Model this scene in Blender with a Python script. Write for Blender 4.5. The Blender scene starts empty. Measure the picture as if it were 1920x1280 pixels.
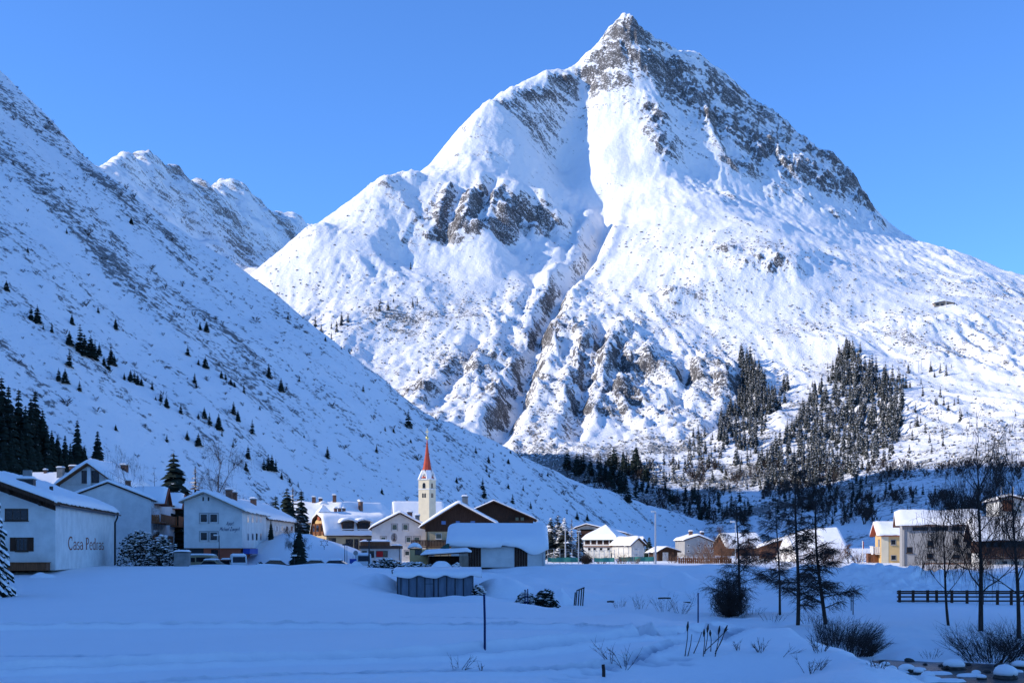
import bpy, math, random
import numpy as np
from mathutils import Vector, Matrix, noise as mnoise

R = math.radians
S = bpy.context.scene
COL = S.collection
F = 2400.0          # focal length in pixels of the 1920 px wide photograph
HY = 1030.0         # row of the horizon
ZC = 2.0            # camera height above the village floor (z = 0)

# ------------------------------------------------------------------ camera
cam = bpy.data.cameras.new('camera')
cam.sensor_width = 36.0
cam.lens = 45.0
cam.shift_y = (HY - 640.0) / 1920.0
cam.clip_start = 0.5
cam.clip_end = 30000.0
camo = bpy.data.objects.new('camera', cam)
COL.objects.link(camo)
camo.location = (0, 0, ZC)
camo.rotation_euler = (R(90), 0, 0)
S.camera = camo

# ------------------------------------------------------------------ light
SUN_EL = 25.0
SUN_BEHIND = 9.0    # degrees the sun stands behind the camera, on its left
to_sun = Vector((-math.cos(R(SUN_EL)) * math.cos(R(SUN_BEHIND)),
                 -math.cos(R(SUN_EL)) * math.sin(R(SUN_BEHIND)),
                 math.sin(R(SUN_EL))))
TB = math.tan(R(SUN_BEHIND)); TS = math.tan(R(SUN_EL)) / math.cos(R(SUN_BEHIND))    # how the sun's rays run back over the ground
W = bpy.data.worlds.new('World')
S.world = W
W.use_nodes = True
nt = W.node_tree
nt.nodes.clear()
sky = nt.nodes.new('ShaderNodeTexSky')
sky.sky_type = 'NISHITA'
sky.sun_disc = False
sky.sun_elevation = R(SUN_EL)
sky.sun_rotation = math.atan2(to_sun.x, to_sun.y)
sky.altitude = 1600
sky.air_density = 1.0
sky.dust_density = 0.0
sky.ozone_density = 6.0
bg = nt.nodes.new('ShaderNodeBackground')
bg.inputs['Strength'].default_value = 0.15
wo = nt.nodes.new('ShaderNodeOutputWorld')
tint = nt.nodes.new('ShaderNodeMix'); tint.data_type = 'RGBA'; tint.blend_type = 'MULTIPLY'
tint.inputs[0].default_value = 1.0
tint.inputs[7].default_value = (0.82, 1.10, 1.42, 1)     # deep winter blue
nt.links.new(sky.outputs['Color'], tint.inputs[6])
nt.links.new(tint.outputs[2], bg.inputs['Color'])
nt.links.new(bg.outputs['Background'], wo.inputs['Surface'])
sl = bpy.data.lights.new('sun', 'SUN')
sl.energy = 3.6
sl.angle = R(0.5)
sl.color = (1.0, 0.93, 0.83)
so = bpy.data.objects.new('sun', sl)
COL.objects.link(so)
so.rotation_euler = to_sun.to_track_quat('Z', 'Y').to_euler()
so.location = (-200, -100, 300)
S.view_settings.view_transform = 'Standard'
S.view_settings.look = 'None'
S.view_settings.exposure = 0.42
S.view_settings.gamma = 1.0
S.view_settings.use_curve_mapping = False
S.cycles.max_bounces = 6
S.cycles.diffuse_bounces = 3
S.cycles.transparent_max_bounces = 6

# ------------------------------------------------------------------ helpers
def W3(px, py, Y):
    return ((px - 960.0) / F * Y, Y, ZC + (HY - py) / F * Y)

class Noise2:
    def __init__(s, seed):
        r = np.random.RandomState(seed)
        s.p = r.permutation(512)
        a = r.rand(512) * 2 * np.pi
        s.gx, s.gy = np.cos(a), np.sin(a)
    def __call__(s, x, y):
        xi = np.floor(x).astype(np.int64); yi = np.floor(y).astype(np.int64)
        xf = x - xi; yf = y - yi
        u = xf * xf * xf * (xf * (xf * 6 - 15) + 10); v = yf * yf * yf * (yf * (yf * 6 - 15) + 10)
        def g(ix, iy, dx, dy):
            h = s.p[(s.p[ix & 511] + iy) & 511]
            return s.gx[h] * dx + s.gy[h] * dy
        n00 = g(xi, yi, xf, yf); n10 = g(xi + 1, yi, xf - 1, yf)
        n01 = g(xi, yi + 1, xf, yf - 1); n11 = g(xi + 1, yi + 1, xf - 1, yf - 1)
        return (n00 * (1 - u) + n10 * u) * (1 - v) + (n01 * (1 - u) + n11 * u) * v
NS = [Noise2(i) for i in range(12)]
def fbm(x, y, wl, octs, gain=0.5, ridged=False, k=0):
    t = np.zeros_like(x, dtype=float); a = 1.0; f = 1.0 / wl
    for o in range(octs):
        n = NS[(o + k) % 12](x * f + 17.3 * o + 5 * k, y * f - 9.1 * o)
        t += a * ((0.5 - np.abs(n) * 1.6) if ridged else n)
        a *= gain; f *= 2.07
    return t

class RBF:
    def __init__(s, pts, c=20.0, lam=0.0):
        pts = np.array(pts, float)
        key = np.unique(np.round(pts[:, :2]), axis=0, return_index=True)[1]
        pts = pts[key]
        s.p = pts[:, :2] / 100.0; s.c = (c / 100.0) ** 2
        n = len(pts)
        d = np.sqrt(((s.p[:, None] - s.p[None]) ** 2).sum(-1) + s.c)
        A = np.zeros((n + 3, n + 3)); A[:n, :n] = d - lam * np.eye(n)
        Pm = np.c_[np.ones(n), s.p]; A[:n, n:] = Pm; A[n:, :n] = Pm.T
        s.w = np.linalg.solve(A, np.r_[pts[:, 2], 0, 0, 0])
    def __call__(s, x, y):
        sh = np.shape(x); x = np.ravel(x) / 100.0; y = np.ravel(y) / 100.0
        out = np.empty(x.shape); n = len(s.p)
        for i in range(0, len(x), 20000):
            xx = x[i:i + 20000, None]; yy = y[i:i + 20000, None]
            d = np.sqrt((xx - s.p[:, 0]) ** 2 + (yy - s.p[:, 1]) ** 2 + s.c)
            out[i:i + 20000] = d @ s.w[:n] + s.w[n] + s.w[n + 1] * xx[:, 0] + s.w[n + 2] * yy[:, 0]
        return out.reshape(sh)

def lines_to_points(lines, step=45.0):
    out = []
    for ln in lines:
        w = [np.array(W3(*p)) for p in ln]
        out.append(w[0])
        for a, b in zip(w[:-1], w[1:]):
            n = max(1, int(np.hypot(*(b - a)[:2]) / step))
            for i in range(1, n + 1):
                out.append(a + (b - a) * i / n)
    return out

def smoothstep(a, b, x):
    t = np.clip((x - a) / (b - a), 0, 1)
    return t * t * (3 - 2 * t)

def grid_object(name, X, Y, Z, mat, attrs=None, kind='structure'):
    ny, nx = X.shape
    me = bpy.data.meshes.new(name)
    co = np.stack([X, Y, Z], -1).reshape(-1, 3).astype(np.float32)
    me.vertices.add(len(co)); me.vertices.foreach_set('co', co.ravel())
    i = np.arange(ny * nx).reshape(ny, nx)
    q = np.stack([i[:-1, :-1], i[:-1, 1:], i[1:, 1:], i[1:, :-1]], -1).reshape(-1, 4)
    me.loops.add(q.size); me.loops.foreach_set('vertex_index', q.ravel().astype(np.int32))
    me.polygons.add(len(q))
    me.polygons.foreach_set('loop_start', np.arange(0, q.size, 4, dtype=np.int32))
    me.polygons.foreach_set('use_smooth', np.ones(len(q), bool))
    me.update(calc_edges=True)
    for k, v in (attrs or {}).items():
        a = me.attributes.new(k, 'FLOAT', 'POINT')
        a.data.foreach_set('value', np.ravel(v).astype(np.float32))
    me.materials.append(mat)
    o = bpy.data.objects.new(name, me)
    COL.objects.link(o)
    o['kind'] = kind
    return o

# ------------------------------------------------------------------ materials
class M:
    pass
def newmat(name):
    m = bpy.data.materials.new(name); m.use_nodes = True
    t = m.node_tree; b = t.nodes['Principled BSDF']
    return m, t, b
def node(t, typ, **kw):
    n = t.nodes.new(typ)
    for k, v in kw.items():
        if k in n.inputs.keys():
            n.inputs[k].default_value = v
        else:
            setattr(n, k, v)
    return n
def math_(t, op, a, b=None, clamp=False):
    n = t.nodes.new('ShaderNodeMath'); n.operation = op; n.use_clamp = clamp
    for i, v in enumerate((a, b)):
        if v is None: continue
        if isinstance(v, (int, float)): n.inputs[i].default_value = v
        else: t.links.new(v, n.inputs[i])
    return n.outputs[0]
def mixc(t, fac, a, b):
    n = t.nodes.new('ShaderNodeMix'); n.data_type = 'RGBA'
    for s, v in ((n.inputs[0], fac), (n.inputs[6], a), (n.inputs[7], b)):
        if isinstance(v, (int, float)): s.default_value = v
        elif isinstance(v, tuple): s.default_value = (*v, 1)
        else: t.links.new(v, s)
    return n.outputs[2]
def ramp(t, fac, a, b):
    n = t.nodes.new('ShaderNodeMapRange'); n.interpolation_type = 'SMOOTHSTEP'
    t.links.new(fac, n.inputs[0]); n.inputs[1].default_value = a; n.inputs[2].default_value = b
    return n.outputs[0]
def noise_t(t, vec, scale, detail=4, rough=0.55):
    n = node(t, 'ShaderNodeTexNoise', Scale=scale, Detail=detail, Roughness=rough)
    if vec is not None: t.links.new(vec, n.inputs['Vector'])
    return n.outputs['Fac']

SNOW = (0.92, 0.90, 0.88)
def terrain_material(name, streak, rock_a, rock_b, scrub_col, streak_scale=1.0, bump=1.0):
    """snow over rock: the vertex attributes say how bare (rock) and how bushy (scrub) a place is"""
    m, t, b = newmat(name)
    geo = t.nodes.new('ShaderNodeNewGeometry')
    pos = geo.outputs['Position']
    # a frame whose x axis runs along the strata / fall line, and is squashed
    d = Vector(streak).normalized(); q = d.to_track_quat('X', 'Z').to_euler()
    mp = node(t, 'ShaderNodeMapping', vector_type='TEXTURE')
    mp.inputs['Rotation'].default_value = q
    t.links.new(pos, mp.inputs['Vector'])
    sc = node(t, 'ShaderNodeVectorMath', operation='MULTIPLY')
    sc.inputs[1].default_value = (0.18, 1, 1)
    t.links.new(mp.outputs[0], sc.inputs[0])
    st = sc.outputs[0]
    rock = node(t, 'ShaderNodeAttribute', attribute_name='rock').outputs['Fac']
    scrub = node(t, 'ShaderNodeAttribute', attribute_name='scrub').outputs['Fac']
    n1 = noise_t(t, st, 0.11 * streak_scale, 8, 0.66)
    n2 = noise_t(t, pos, 0.22, 6, 0.66)
    n5 = noise_t(t, pos, 0.55, 4, 0.7)
    n = math_(t, 'ADD', math_(t, 'ADD', math_(t, 'MULTIPLY', n1, 0.62), math_(t, 'MULTIPLY', n2, 0.36)), math_(t, 'MULTIPLY', n5, 0.22))
    n = math_(t, 'ADD', math_(t, 'MULTIPLY', n, 1.7), -0.42)
    rv = math_(t, 'ADD', n, math_(t, 'MULTIPLY', rock, 0.49))
    rmask = math_(t, 'MULTIPLY', ramp(t, rv, 0.90, 0.95), math_(t, 'SUBTRACT', 1.0, math_(t, 'MULTIPLY', ramp(t, math_(t, 'ADD', math_(t, 'MULTIPLY', n5, .6), math_(t, 'MULTIPLY', n1, .4)), 0.515, 0.60), 0.82)))     # snow caught on the ledges
    n3 = noise_t(t, pos, 0.33, 4, 0.7)
    n4 = noise_t(t, st, 0.045 * streak_scale, 4, 0.6)
    sv = math_(t, 'ADD', math_(t, 'ADD', math_(t, 'MULTIPLY', n3, 0.75), math_(t, 'MULTIPLY', n4, 0.45)), math_(t, 'MULTIPLY', scrub, 0.4))
    smask = math_(t, 'MULTIPLY', ramp(t, sv, 0.86, 0.96), 0.85)
    rc = mixc(t, noise_t(t, st, 0.09, 6, 0.7), rock_a, rock_b)
    c = mixc(t, smask, SNOW, scrub_col)
    c = mixc(t, rmask, c, rc)
    t.links.new(c, b.inputs['Base Color'])
    b.inputs['Roughness'].default_value = 0.75
    b.inputs['Specular IOR Level'].default_value = 0.15
    hb = math_(t, 'ADD', math_(t, 'MULTIPLY', noise_t(t, pos, 0.11, 9, 0.7), 5.0 * bump),
               math_(t, 'ADD', math_(t, 'MULTIPLY', rmask, 1.2), math_(t, 'MULTIPLY', smask, 1.0)))
    hb = math_(t, 'ADD', hb, math_(t, 'MULTIPLY', math_(t, 'MULTIPLY', n1, rock), 7.0))
    bp = node(t, 'ShaderNodeBump', Strength=0.55, Distance=1.0)
    t.links.new(hb, bp.inputs['Height'])
    t.links.new(bp.outputs[0], b.inputs['Normal'])
    return m

# ================================================================== the main mountain
MT_LINES = [
    # skyline, left shoulder to summit to right shoulder
    [(430, 585, 1680), (490, 522, 1700), (545, 480, 1720), (590, 437, 1750), (640, 431, 1770), (685, 396, 1800), (720, 346, 1850), (770, 336, 1890),
     (822, 331, 1950), (850, 290, 1990), (880, 245, 2025), (915, 205, 2065), (960, 181, 2115), (1000, 171, 2160), (1030, 162, 2190),
     (1060, 149, 2220), (1075, 156, 2232), (1090, 150, 2244), (1110, 121, 2258), (1130, 92, 2270), (1150, 56, 2290), (1166, 37, 2300)],
    [(1166, 37, 2300), (1182, 48, 2305), (1200, 67, 2315), (1235, 92, 2330), (1270, 111, 2340), (1300, 107, 2350), (1330, 120, 2355), (1370, 150, 2360),
     (1410, 195, 2360), (1440, 216, 2360), (1480, 250, 2360), (1520, 285, 2350), (1560, 310, 2345), (1590, 336, 2330), (1605, 360, 2320),
     (1625, 395, 2300), (1645, 425, 2280), (1690, 455, 2230), (1750, 470, 2180), (1810, 485, 2140), (1860, 505, 2100), (1920, 520, 2060), (2050, 560, 2000), (2300, 640, 1900)],
    # arete towards the camera
    [(1166, 37, 2300), (1196, 78, 2272), (1214, 130, 2220), (1222, 190, 2155), (1240, 250, 2095), (1252, 300, 2045), (1270, 345, 1985)],
    # lit left face of the summit, and the bowl under it
    [(1130, 110, 2255), (1150, 170, 2190), (1170, 230, 2125), (1180, 300, 2055), (1200, 350, 1990)],
    [(1092, 168, 2235), (1068, 225, 2180), (1046, 272, 2132), (1040, 310, 2098), (1062, 350, 2050), (1085, 365, 2020)],
    [(1110, 230, 2155), (1110, 300, 2080), (1140, 345, 2020)],
    # sub ridge left of the bowl: its crest falls towards the camera
    [(965, 225, 2085), (985, 280, 2030), (1000, 330, 1985)],
    [(1042, 200, 2175), (1024, 250, 2122), (1022, 300, 2072)],
    [(915, 207, 2062), (905, 260, 2000), (890, 320, 1920), (870, 365, 1870), (850, 395, 1835)],
    [(1005, 370, 1950), (1030, 365, 1985)],
    [(940, 330, 1930), (985, 380, 1890), (1015, 405, 1890)],
    [(800, 400, 1830), (780, 450, 1770), (760, 490, 1740)],
    [(870, 400, 1830), (905, 440, 1790), (940, 468, 1775)],
    [(905, 375, 1880), (960, 415, 1835), (1000, 432, 1850)],
    # snow rib and smooth apron
    [(1062, 402, 1955), (1010, 436, 1885), (940, 472, 1800), (860, 500, 1740), (790, 540, 1670)],
    [(1098, 420, 1935), (1070, 490, 1830)],
    [(700, 450, 1740), (640, 490, 1690), (580, 530, 1650)],
    [(900, 545, 1680), (800, 600, 1580), (700, 640, 1510), (640, 640, 1500)],
    [(1000, 520, 1760), (960, 570, 1670), (900, 620, 1560)],
    # the long gully
    [(1135, 378, 2010), (1130, 435, 1925), (1108, 495, 1830), (1060, 548, 1735), (1035, 590, 1660), (1012, 645, 1560), (990, 715, 1440), (962, 785, 1320), (936, 832, 1235), (900, 870, 1150)],
    # rib on its right
    [(1200, 352, 1990), (1165, 395, 1950), (1150, 450, 1865), (1120, 525, 1750), (1072, 585, 1650), (1045, 640, 1545), (1030, 690, 1455)],
    # rib on its left
    [(1040, 470, 1850), (1030, 530, 1745), (985, 590, 1640), (960, 650, 1535), (930, 720, 1420), (890, 790, 1290), (870, 840, 1200)],
    # second gully and ribs in the crags
    [(1135, 610, 1590), (1115, 680, 1470), (1098, 740, 1375), (1085, 800, 1270), (1060, 850, 1180)],
    [(1100, 640, 1540), (1070, 720, 1400), (1045, 790, 1275)],
    [(1168, 650, 1525), (1160, 720, 1410), (1130, 790, 1290)],
    [(1200, 670, 1510), (1210, 740, 1385), (1180, 800, 1280)],
    [(1290, 690, 1480), (1300, 750, 1365), (1290, 800, 1280)],
    [(1362, 705, 1450), (1372, 750, 1360), (1340, 800, 1270)],
    [(1390, 715, 1445), (1398, 760, 1350)],
    # dark right face of the summit: along its foot
    [(1290, 320, 2075), (1340, 335, 2085), (1400, 352, 2095), (1450, 385, 2085), (1520, 410, 2080), (1600, 440, 2110), (1650, 462, 2110)],
    [(1250, 180, 2215), (1300, 230, 2195), (1380, 300, 2160), (1460, 350, 2140), (1560, 405, 2130)],
    [(1280, 140, 2280), (1360, 210, 2265), (1450, 280, 2240), (1540, 340, 2230), (1610, 400, 2220)],
    [(1330, 220, 2225), (1345, 270, 2160), (1365, 310, 2120)],
    # slope under the arete and the round knoll
    [(1270, 345, 1985), (1310, 400, 1890), (1350, 430, 1830), (1410, 424, 1830), (1470, 440, 1815), (1520, 462, 1790)],
    [(1300, 360, 2000), (1380, 395, 1940), (1440, 420, 1910)],
    [(1440, 440, 1870), (1520, 470, 1850), (1600, 485, 1880), (1680, 500, 1930)],
    [(1250, 420, 1860), (1230, 480, 1770), (1210, 540, 1690), (1180, 590, 1620)],
    [(1400, 470, 1740), (1380, 520, 1680), (1340, 570, 1630), (1260, 610, 1600)],
    [(1500, 500, 1700), (1530, 530, 1680), (1560, 555, 1660)],
    [(1560, 500, 1760), (1640, 525, 1760), (1720, 548, 1740), (1800, 560, 1690)],
    [(1760, 500, 1960), (1850, 530, 1900), (1930, 560, 1850)],
    # terraces
    [(1330, 600, 1610), (1450, 600, 1600), (1580, 600, 1590), (1700, 590, 1600), (1800, 580, 1640), (1920, 590, 1640), (2100, 620, 1600)],
    [(1300, 650, 1540), (1440, 655, 1520), (1560, 640, 1520), (1680, 635, 1530), (1800, 640, 1510), (1920, 650, 1500)],
    [(1460, 710, 1420), (1560, 690, 1420), (1680, 690, 1410), (1800, 700, 1390), (1920, 710, 1370), (2100, 720, 1370)],
    [(1420, 790, 1270), (1540, 770, 1270), (1680, 780, 1220), (1800, 785, 1160), (1920, 785, 1120), (2100, 790, 1100)],
    [(1100, 862, 1130), (1200, 862, 1120), (1300, 850, 1130), (1420, 850, 1120), (1560, 850, 1080), (1680, 848, 1010), (1800, 843, 940), (1920, 838, 900), (2100, 840, 880)],
    # foot
    [(1050, 905, 1060), (1180, 922, 1035), (1280, 932, 1010), (1400, 920, 980), (1540, 912, 930), (1640, 890, 890), (1760, 878, 835), (1920, 878, 785), (2100, 870, 760)],
    [(1150, 965, 920), (1280, 985, 870), (1400, 985, 830), (1520, 972, 790), (1640, 955, 740), (1780, 945, 690), (1920, 935, 660), (2100, 930, 640)],
    [(1150, 1012, 800), (1300, 1016, 740), (1450, 1016, 690), (1600, 1016, 640), (1780, 1014, 580), (1920, 1012, 540), (2150, 1010, 520)],
    # hidden foot behind the left hillside
    [(600, 800, 1300), (750, 850, 1150), (850, 920, 1000)],
    [(300, 660, 1600), (450, 700, 1450), (600, 760, 1350)],
]
mt_pts = lines_to_points(MT_LINES)
mt_pts += [np.array(p, float) for p in [
    (-700, 1500, 60), (-700, 1900, 100), (-500, 2300, 250), (-100, 2700, 480), (200, 2800, 600), (600, 2800, 520), (1000, 2600, 420), (1300, 2300, 380),
    (-250, 2150, 430), (0, 2400, 640), (1500, 1900, 330), (1400, 1200, 190), (900, 500, 5), (-400, 1150, 20), (0, 600, -30), (400, 480, -20), (-700, 1100, 10)]]
mt_rbf = RBF(mt_pts, c=14.0)
MX = np.arange(-640, 1180, 2.6); MY = np.arange(500, 2700, 2.8)
mX, mY = np.meshgrid(MX, MY)

def blobs(specs, X, Y, Z):
    """soft patches round points given on the slope (px, py, Y, radius across, radius up, weight)"""
    out = np.zeros_like(X)
    for px, py, yy, rx, rz, w in specs:
        x0, y0, z0 = W3(px, py, yy)
        d = ((X - x0) / rx) ** 2 + ((Z - z0) / rz) ** 2 + ((Y - y0) / (2.2 * max(rx, rz))) ** 2
        out = np.maximum(out, w * np.exp(-d * 0.8))
    return out
ROCK = [(1185, 75, 2290, 50, 45, .85), (1145, 115, 2245, 45, 45, .75), (1115, 145, 2245, 35, 25, .6), (1200, 120, 2240, 40, 30, .6), (722, 352, 1850, 45, 22, .4), (775, 345, 1890, 45, 18, .4), (832, 338, 1950, 40, 30, .45), (690, 400, 1800, 40, 25, .4), (600, 442, 1750, 40, 20, .35), (880, 250, 2015, 35, 25, .4), (1480, 380, 2120, 60, 30, .5), (1570, 420, 2150, 50, 22, .6), (1640, 430, 2230, 30, 20, .7), (1350, 180, 2300, 60, 40, .6), (1280, 165, 2250, 60, 40, .6), (1470, 270, 2280, 60, 45, .6), (940, 195, 2080, 30, 14, .55), (985, 178, 2130, 40, 13, .55), (1060, 156, 2210, 30, 14, .6), (1380, 175, 2340, 55, 30, .6), (1420, 210, 2345, 50, 30, .7), (1470, 248, 2350, 50, 30, .75), (1510, 285, 2345, 50, 30, .75), (1550, 312, 2340, 50, 30, .8), (1590, 348, 2320, 40, 30, .85), (1618, 392, 2300, 30, 30, .85), (1300, 125, 2345, 40, 20, .5), (1240, 105, 2325, 40, 22, .6), (760, 400, 1830, 40, 30, .5), (880, 300, 1960, 40, 25, .35), (1080, 470, 1830, 20, 40, .3), (1255, 135, 2260, 60, 35, .85), (1130, 165, 2210, 60, 25, .55),
        (1300, 190, 2230, 70, 50, .75), (1360, 240, 2210, 80, 55, .75), (1430, 285, 2230, 80, 55, .8), (1500, 330, 2220, 75, 45, .85), (1560, 360, 2230, 65, 40, .9), (1605, 395, 2240, 35, 35, .9),
        (1330, 150, 2330, 60, 40, .5), (1420, 220, 2330, 70, 40, .6), (1520, 300, 2320, 70, 40, .75), (1400, 320, 2140, 50, 30, .55),
        (1225, 215, 2120, 28, 55, .7), (1245, 275, 2070, 25, 40, .55), (1180, 200, 2160, 50, 30, .3),
        (1010, 230, 2110, 60, 45, .26), (960, 195, 2080, 40, 25, .32), (1020, 175, 2150, 50, 20, .34),
        (820, 410, 1820, 50, 40, .65), (905, 385, 1860, 60, 30, .8), (880, 435, 1800, 60, 30, .9), (960, 405, 1850, 60, 28, .65), (810, 450, 1780, 60, 35, .5), (850, 380, 1860, 45, 25, .6),
        (1330, 350, 1990, 60, 35, .45), (1370, 375, 1960, 40, 25, .65), (690, 520, 1680, 55, 25, .42), (720, 540, 1660, 60, 25, .45), (620, 600, 1580, 70, 30, .4),
        (1070, 600, 1630, 40, 45, .6), (1040, 650, 1540, 38, 40, .8), (1020, 575, 1690, 40, 40, .5), (980, 620, 1600, 50, 50, .4), (960, 700, 1440, 55, 50, .5),
        (1100, 700, 1440, 30, 55, .6), (1160, 690, 1470, 25, 60, .8), (1150, 770, 1330, 45, 40, .7), (1210, 710, 1440, 45, 45, .55), (1290, 720, 1430, 50, 40, .55), (1360, 735, 1390, 38, 35, .75),
        (1230, 795, 1270, 35, 25, .6), (1350, 488, 1730, 45, 10, .7), (1440, 510, 1700, 50, 18, .8), (1420, 500, 1700, 35, 12, .6), (1255, 575, 1640, 25, 14, .6), (900, 740, 1370, 60, 50, .5), (830, 720, 1380, 70, 40, .4), (790, 745, 1330, 22, 30, .9),
        (880, 800, 1260, 50, 40, .5), (1010, 850, 1190, 40, 25, .55), (1090, 770, 1320, 40, 45, .45), (1700, 625, 1560, 50, 14, .5), (1780, 620, 1570, 60, 12, .45), (1880, 715, 1380, 40, 20, .6), (1860, 560, 1880, 60, 16, .4), (1640, 520, 1800, 60, 20, .3)]
SCRUB = [(830, 600, 1570, 170, 50, .5), (930, 680, 1440, 130, 80, .45), (1250, 600, 1610, 160, 50, .45), (1250, 700, 1430, 160, 80, .6), (1180, 800, 1270, 150, 60, .45), (1400, 620, 1580, 120, 40, .5),
         (1550, 600, 1600, 170, 30, .35), (1700, 640, 1520, 150, 40, .5), (1860, 650, 1500, 120, 60, .4), (1850, 560, 1850, 150, 40, .4), (1500, 820, 1200, 170, 60, .5), (1300, 880, 1080, 200, 40, .4),
         (1150, 900, 1040, 170, 50, .9), (1330, 960, 900, 170, 30, .8), (1600, 930, 880, 130, 40, .8), (1780, 930, 800, 120, 40, .35), (1880, 870, 950, 90, 14, .9), (650, 560, 1620, 120, 40, .25), (1380, 480, 1760, 150, 30, .3), (1080, 660, 1520, 60, 80, .5)]
SMOOTH = [(900, 500, 1780, 110, 60, 1), (1000, 470, 1830, 80, 50, 1), (780, 520, 1680, 90, 30, .7), (1130, 300, 2080, 55, 90, .9), (1080, 400, 1960, 40, 60, .9), (1180, 480, 1780, 70, 90, .9), (1300, 470, 1770, 90, 50, .8), (1420, 440, 1830, 60, 30, .9),
          (1560, 480, 1800, 110, 50, .9), (1680, 520, 1800, 120, 40, .8), (1550, 560, 1660, 120, 50, .7), (1700, 570, 1670, 150, 40, .7), (1450, 390, 2050, 90, 40, .8), (900, 300, 1950, 60, 70, .7), (1000, 350, 1960, 40, 60, .9), (700, 400, 1800, 100, 60, .5), (560, 500, 1700, 90, 50, .5), (1800, 740, 1300, 110, 60, .8), (1700, 760, 1270, 80, 60, .8)]
def mount_height(X, Y):
    Z = mt_rbf(X, Y)
    wx = X + 25 * fbm(X, Y, 220, 2, k=5); wy = Y + 25 * fbm(X, Y, 220, 2, k=7)
    rk = np.clip(blobs(ROCK, X, Y, Z), 0, 1)
    hi = smoothstep(40, 300, Z)
    lowc = smoothstep(330, 190, Z) * smoothstep(50, 120, Z)                    # crags over the valley
    lowc = lowc * np.clip(.55 + 1.1 * fbm(X, Y, 230, 2, .5, k=10), .12, 1.2)
    rough = np.clip(.22 + .9 * lowc + 1.0 * rk + .9 * np.clip(fbm(X, Y, 260, 2, .5, k=11), -.3, 1) - .75 * np.clip(blobs(SMOOTH, X, Y, Z), 0, 1), .05, 1.6)
    n = fbm(wx, wy, 170, 3, 0.5, ridged=True, k=1) * (4 + 7 * hi)
    n += fbm(wx * 1.5 + .25 * Y, wy * 0.22, 70, 3, 0.55, ridged=True, k=8) * (1.2 + 10 * lowc + 5.5 * hi * rough)   # gullies and ribs
    n += fbm(wx * 1.5 - .3 * Y, wy * 0.3, 24, 3, 0.6, ridged=True, k=2) * (1.1 + 1.9 * rough + 4 * rk)
    n += fbm(wx + 0.6 * Y, wy * 0.45, 55, 3, 0.55, ridged=True, k=5) * (13 * rk)
    n += fbm(wx, wy, 24, 4, 0.62, ridged=True, k=3) * (.35 + 1.5 * rough + 5.5 * rk) * .8
    n += fbm(X, Y, 9, 2, 0.6, ridged=True, k=4) * (0.15 + 1.3 * rough + 3.4 * rk) * .7
    n *= smoothstep(-10, 25, Z)
    return Z + n, rk
mZ, m_rk = mount_height(mX, mY)
def carve(path, width, depth, k):
    global mZ
    w = [W3(*p) for p in path]; best = np.full(mX.shape, 1e9); tt = np.zeros(mX.shape); L0 = 0; LT = sum(math.hypot(b[0] - a[0], b[1] - a[1]) for a, b in zip(w[:-1], w[1:]))
    jx = mX + 7 * fbm(mX, mY, 40, 2, .5, k=k); jy = mY
    for a, b in zip(w[:-1], w[1:]):
        L = math.hypot(b[0] - a[0], b[1] - a[1]); ux, uy = (b[0] - a[0]) / L, (b[1] - a[1]) / L
        t = np.clip((jx - a[0]) * ux + (jy - a[1]) * uy, 0, L); d = np.hypot(jx - a[0] - t * ux, jy - a[1] - t * uy)
        m = d < best; best[m] = d[m]; tt[m] = (L0 + t[m]) / LT; L0 += L
    env = smoothstep(0, .12, tt) * smoothstep(1, .9, tt)
    mZ += env * depth * .68 * (-np.exp(-(best / width) ** 2) + .45 * np.exp(-((best - 1.9 * width) / (.8 * width)) ** 2))
carve([(1120, 365, 2030), (1133, 400, 1975), (1130, 435, 1925), (1108, 495, 1830), (1060, 548, 1735), (1035, 590, 1660), (1012, 645, 1560), (990, 715, 1440), (962, 785, 1320), (936, 832, 1235), (910, 860, 1170)], 13, 26, 3)
carve([(1140, 600, 1610), (1115, 680, 1470), (1098, 740, 1375), (1085, 800, 1270), (1062, 850, 1180)], 10, 17, 4)
carve([(1170, 640, 1540), (1160, 720, 1410), (1140, 770, 1320)], 8, 15, 5)
carve([(1200, 660, 1520), (1192, 720, 1415), (1180, 790, 1300)], 7, 11, 6)
carve([(1290, 690, 1480), (1282, 740, 1385), (1270, 790, 1300)], 8, 10, 7)
carve([(1385, 700, 1460), (1398, 735, 1400), (1380, 790, 1300), (1340, 840, 1200)], 9, 14, 8)
carve([(1060, 380, 1990), (1040, 430, 1910), (1010, 490, 1820)], 7, 8, 9)
carve([(1088, 400, 1960), (1075, 460, 1870), (1050, 520, 1780)], 7, 9, 10)
carve([(1105, 410, 1945), (1095, 460, 1880), (1080, 500, 1820)], 5, 7, 1)
carve([(870, 360, 1880), (845, 420, 1810), (830, 470, 1760)], 9, 16, 2)
carve([(930, 350, 1920), (900, 410, 1830), (895, 460, 1780)], 8, 15, 5)
carve([(1010, 520, 1760), (985, 600, 1630), (950, 690, 1480), (915, 760, 1350)], 10, 12, 6)
carve([(900, 640, 1540), (850, 720, 1390), (800, 760, 1290)], 9, 9, 7)
carve([(1340, 230, 2220), (1360, 300, 2150), (1400, 345, 2110)], 10, 14, 3)
carve([(1420, 250, 2260), (1450, 320, 2190), (1500, 380, 2140)], 9, 12, 4)
m_low = smoothstep(330, 190, mZ) * smoothstep(60, 120, mZ) * smoothstep(330, 220, mX)
gy, gx = np.gradient(mZ, MY, MX)
slope = np.hypot(gx, gy)
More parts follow.
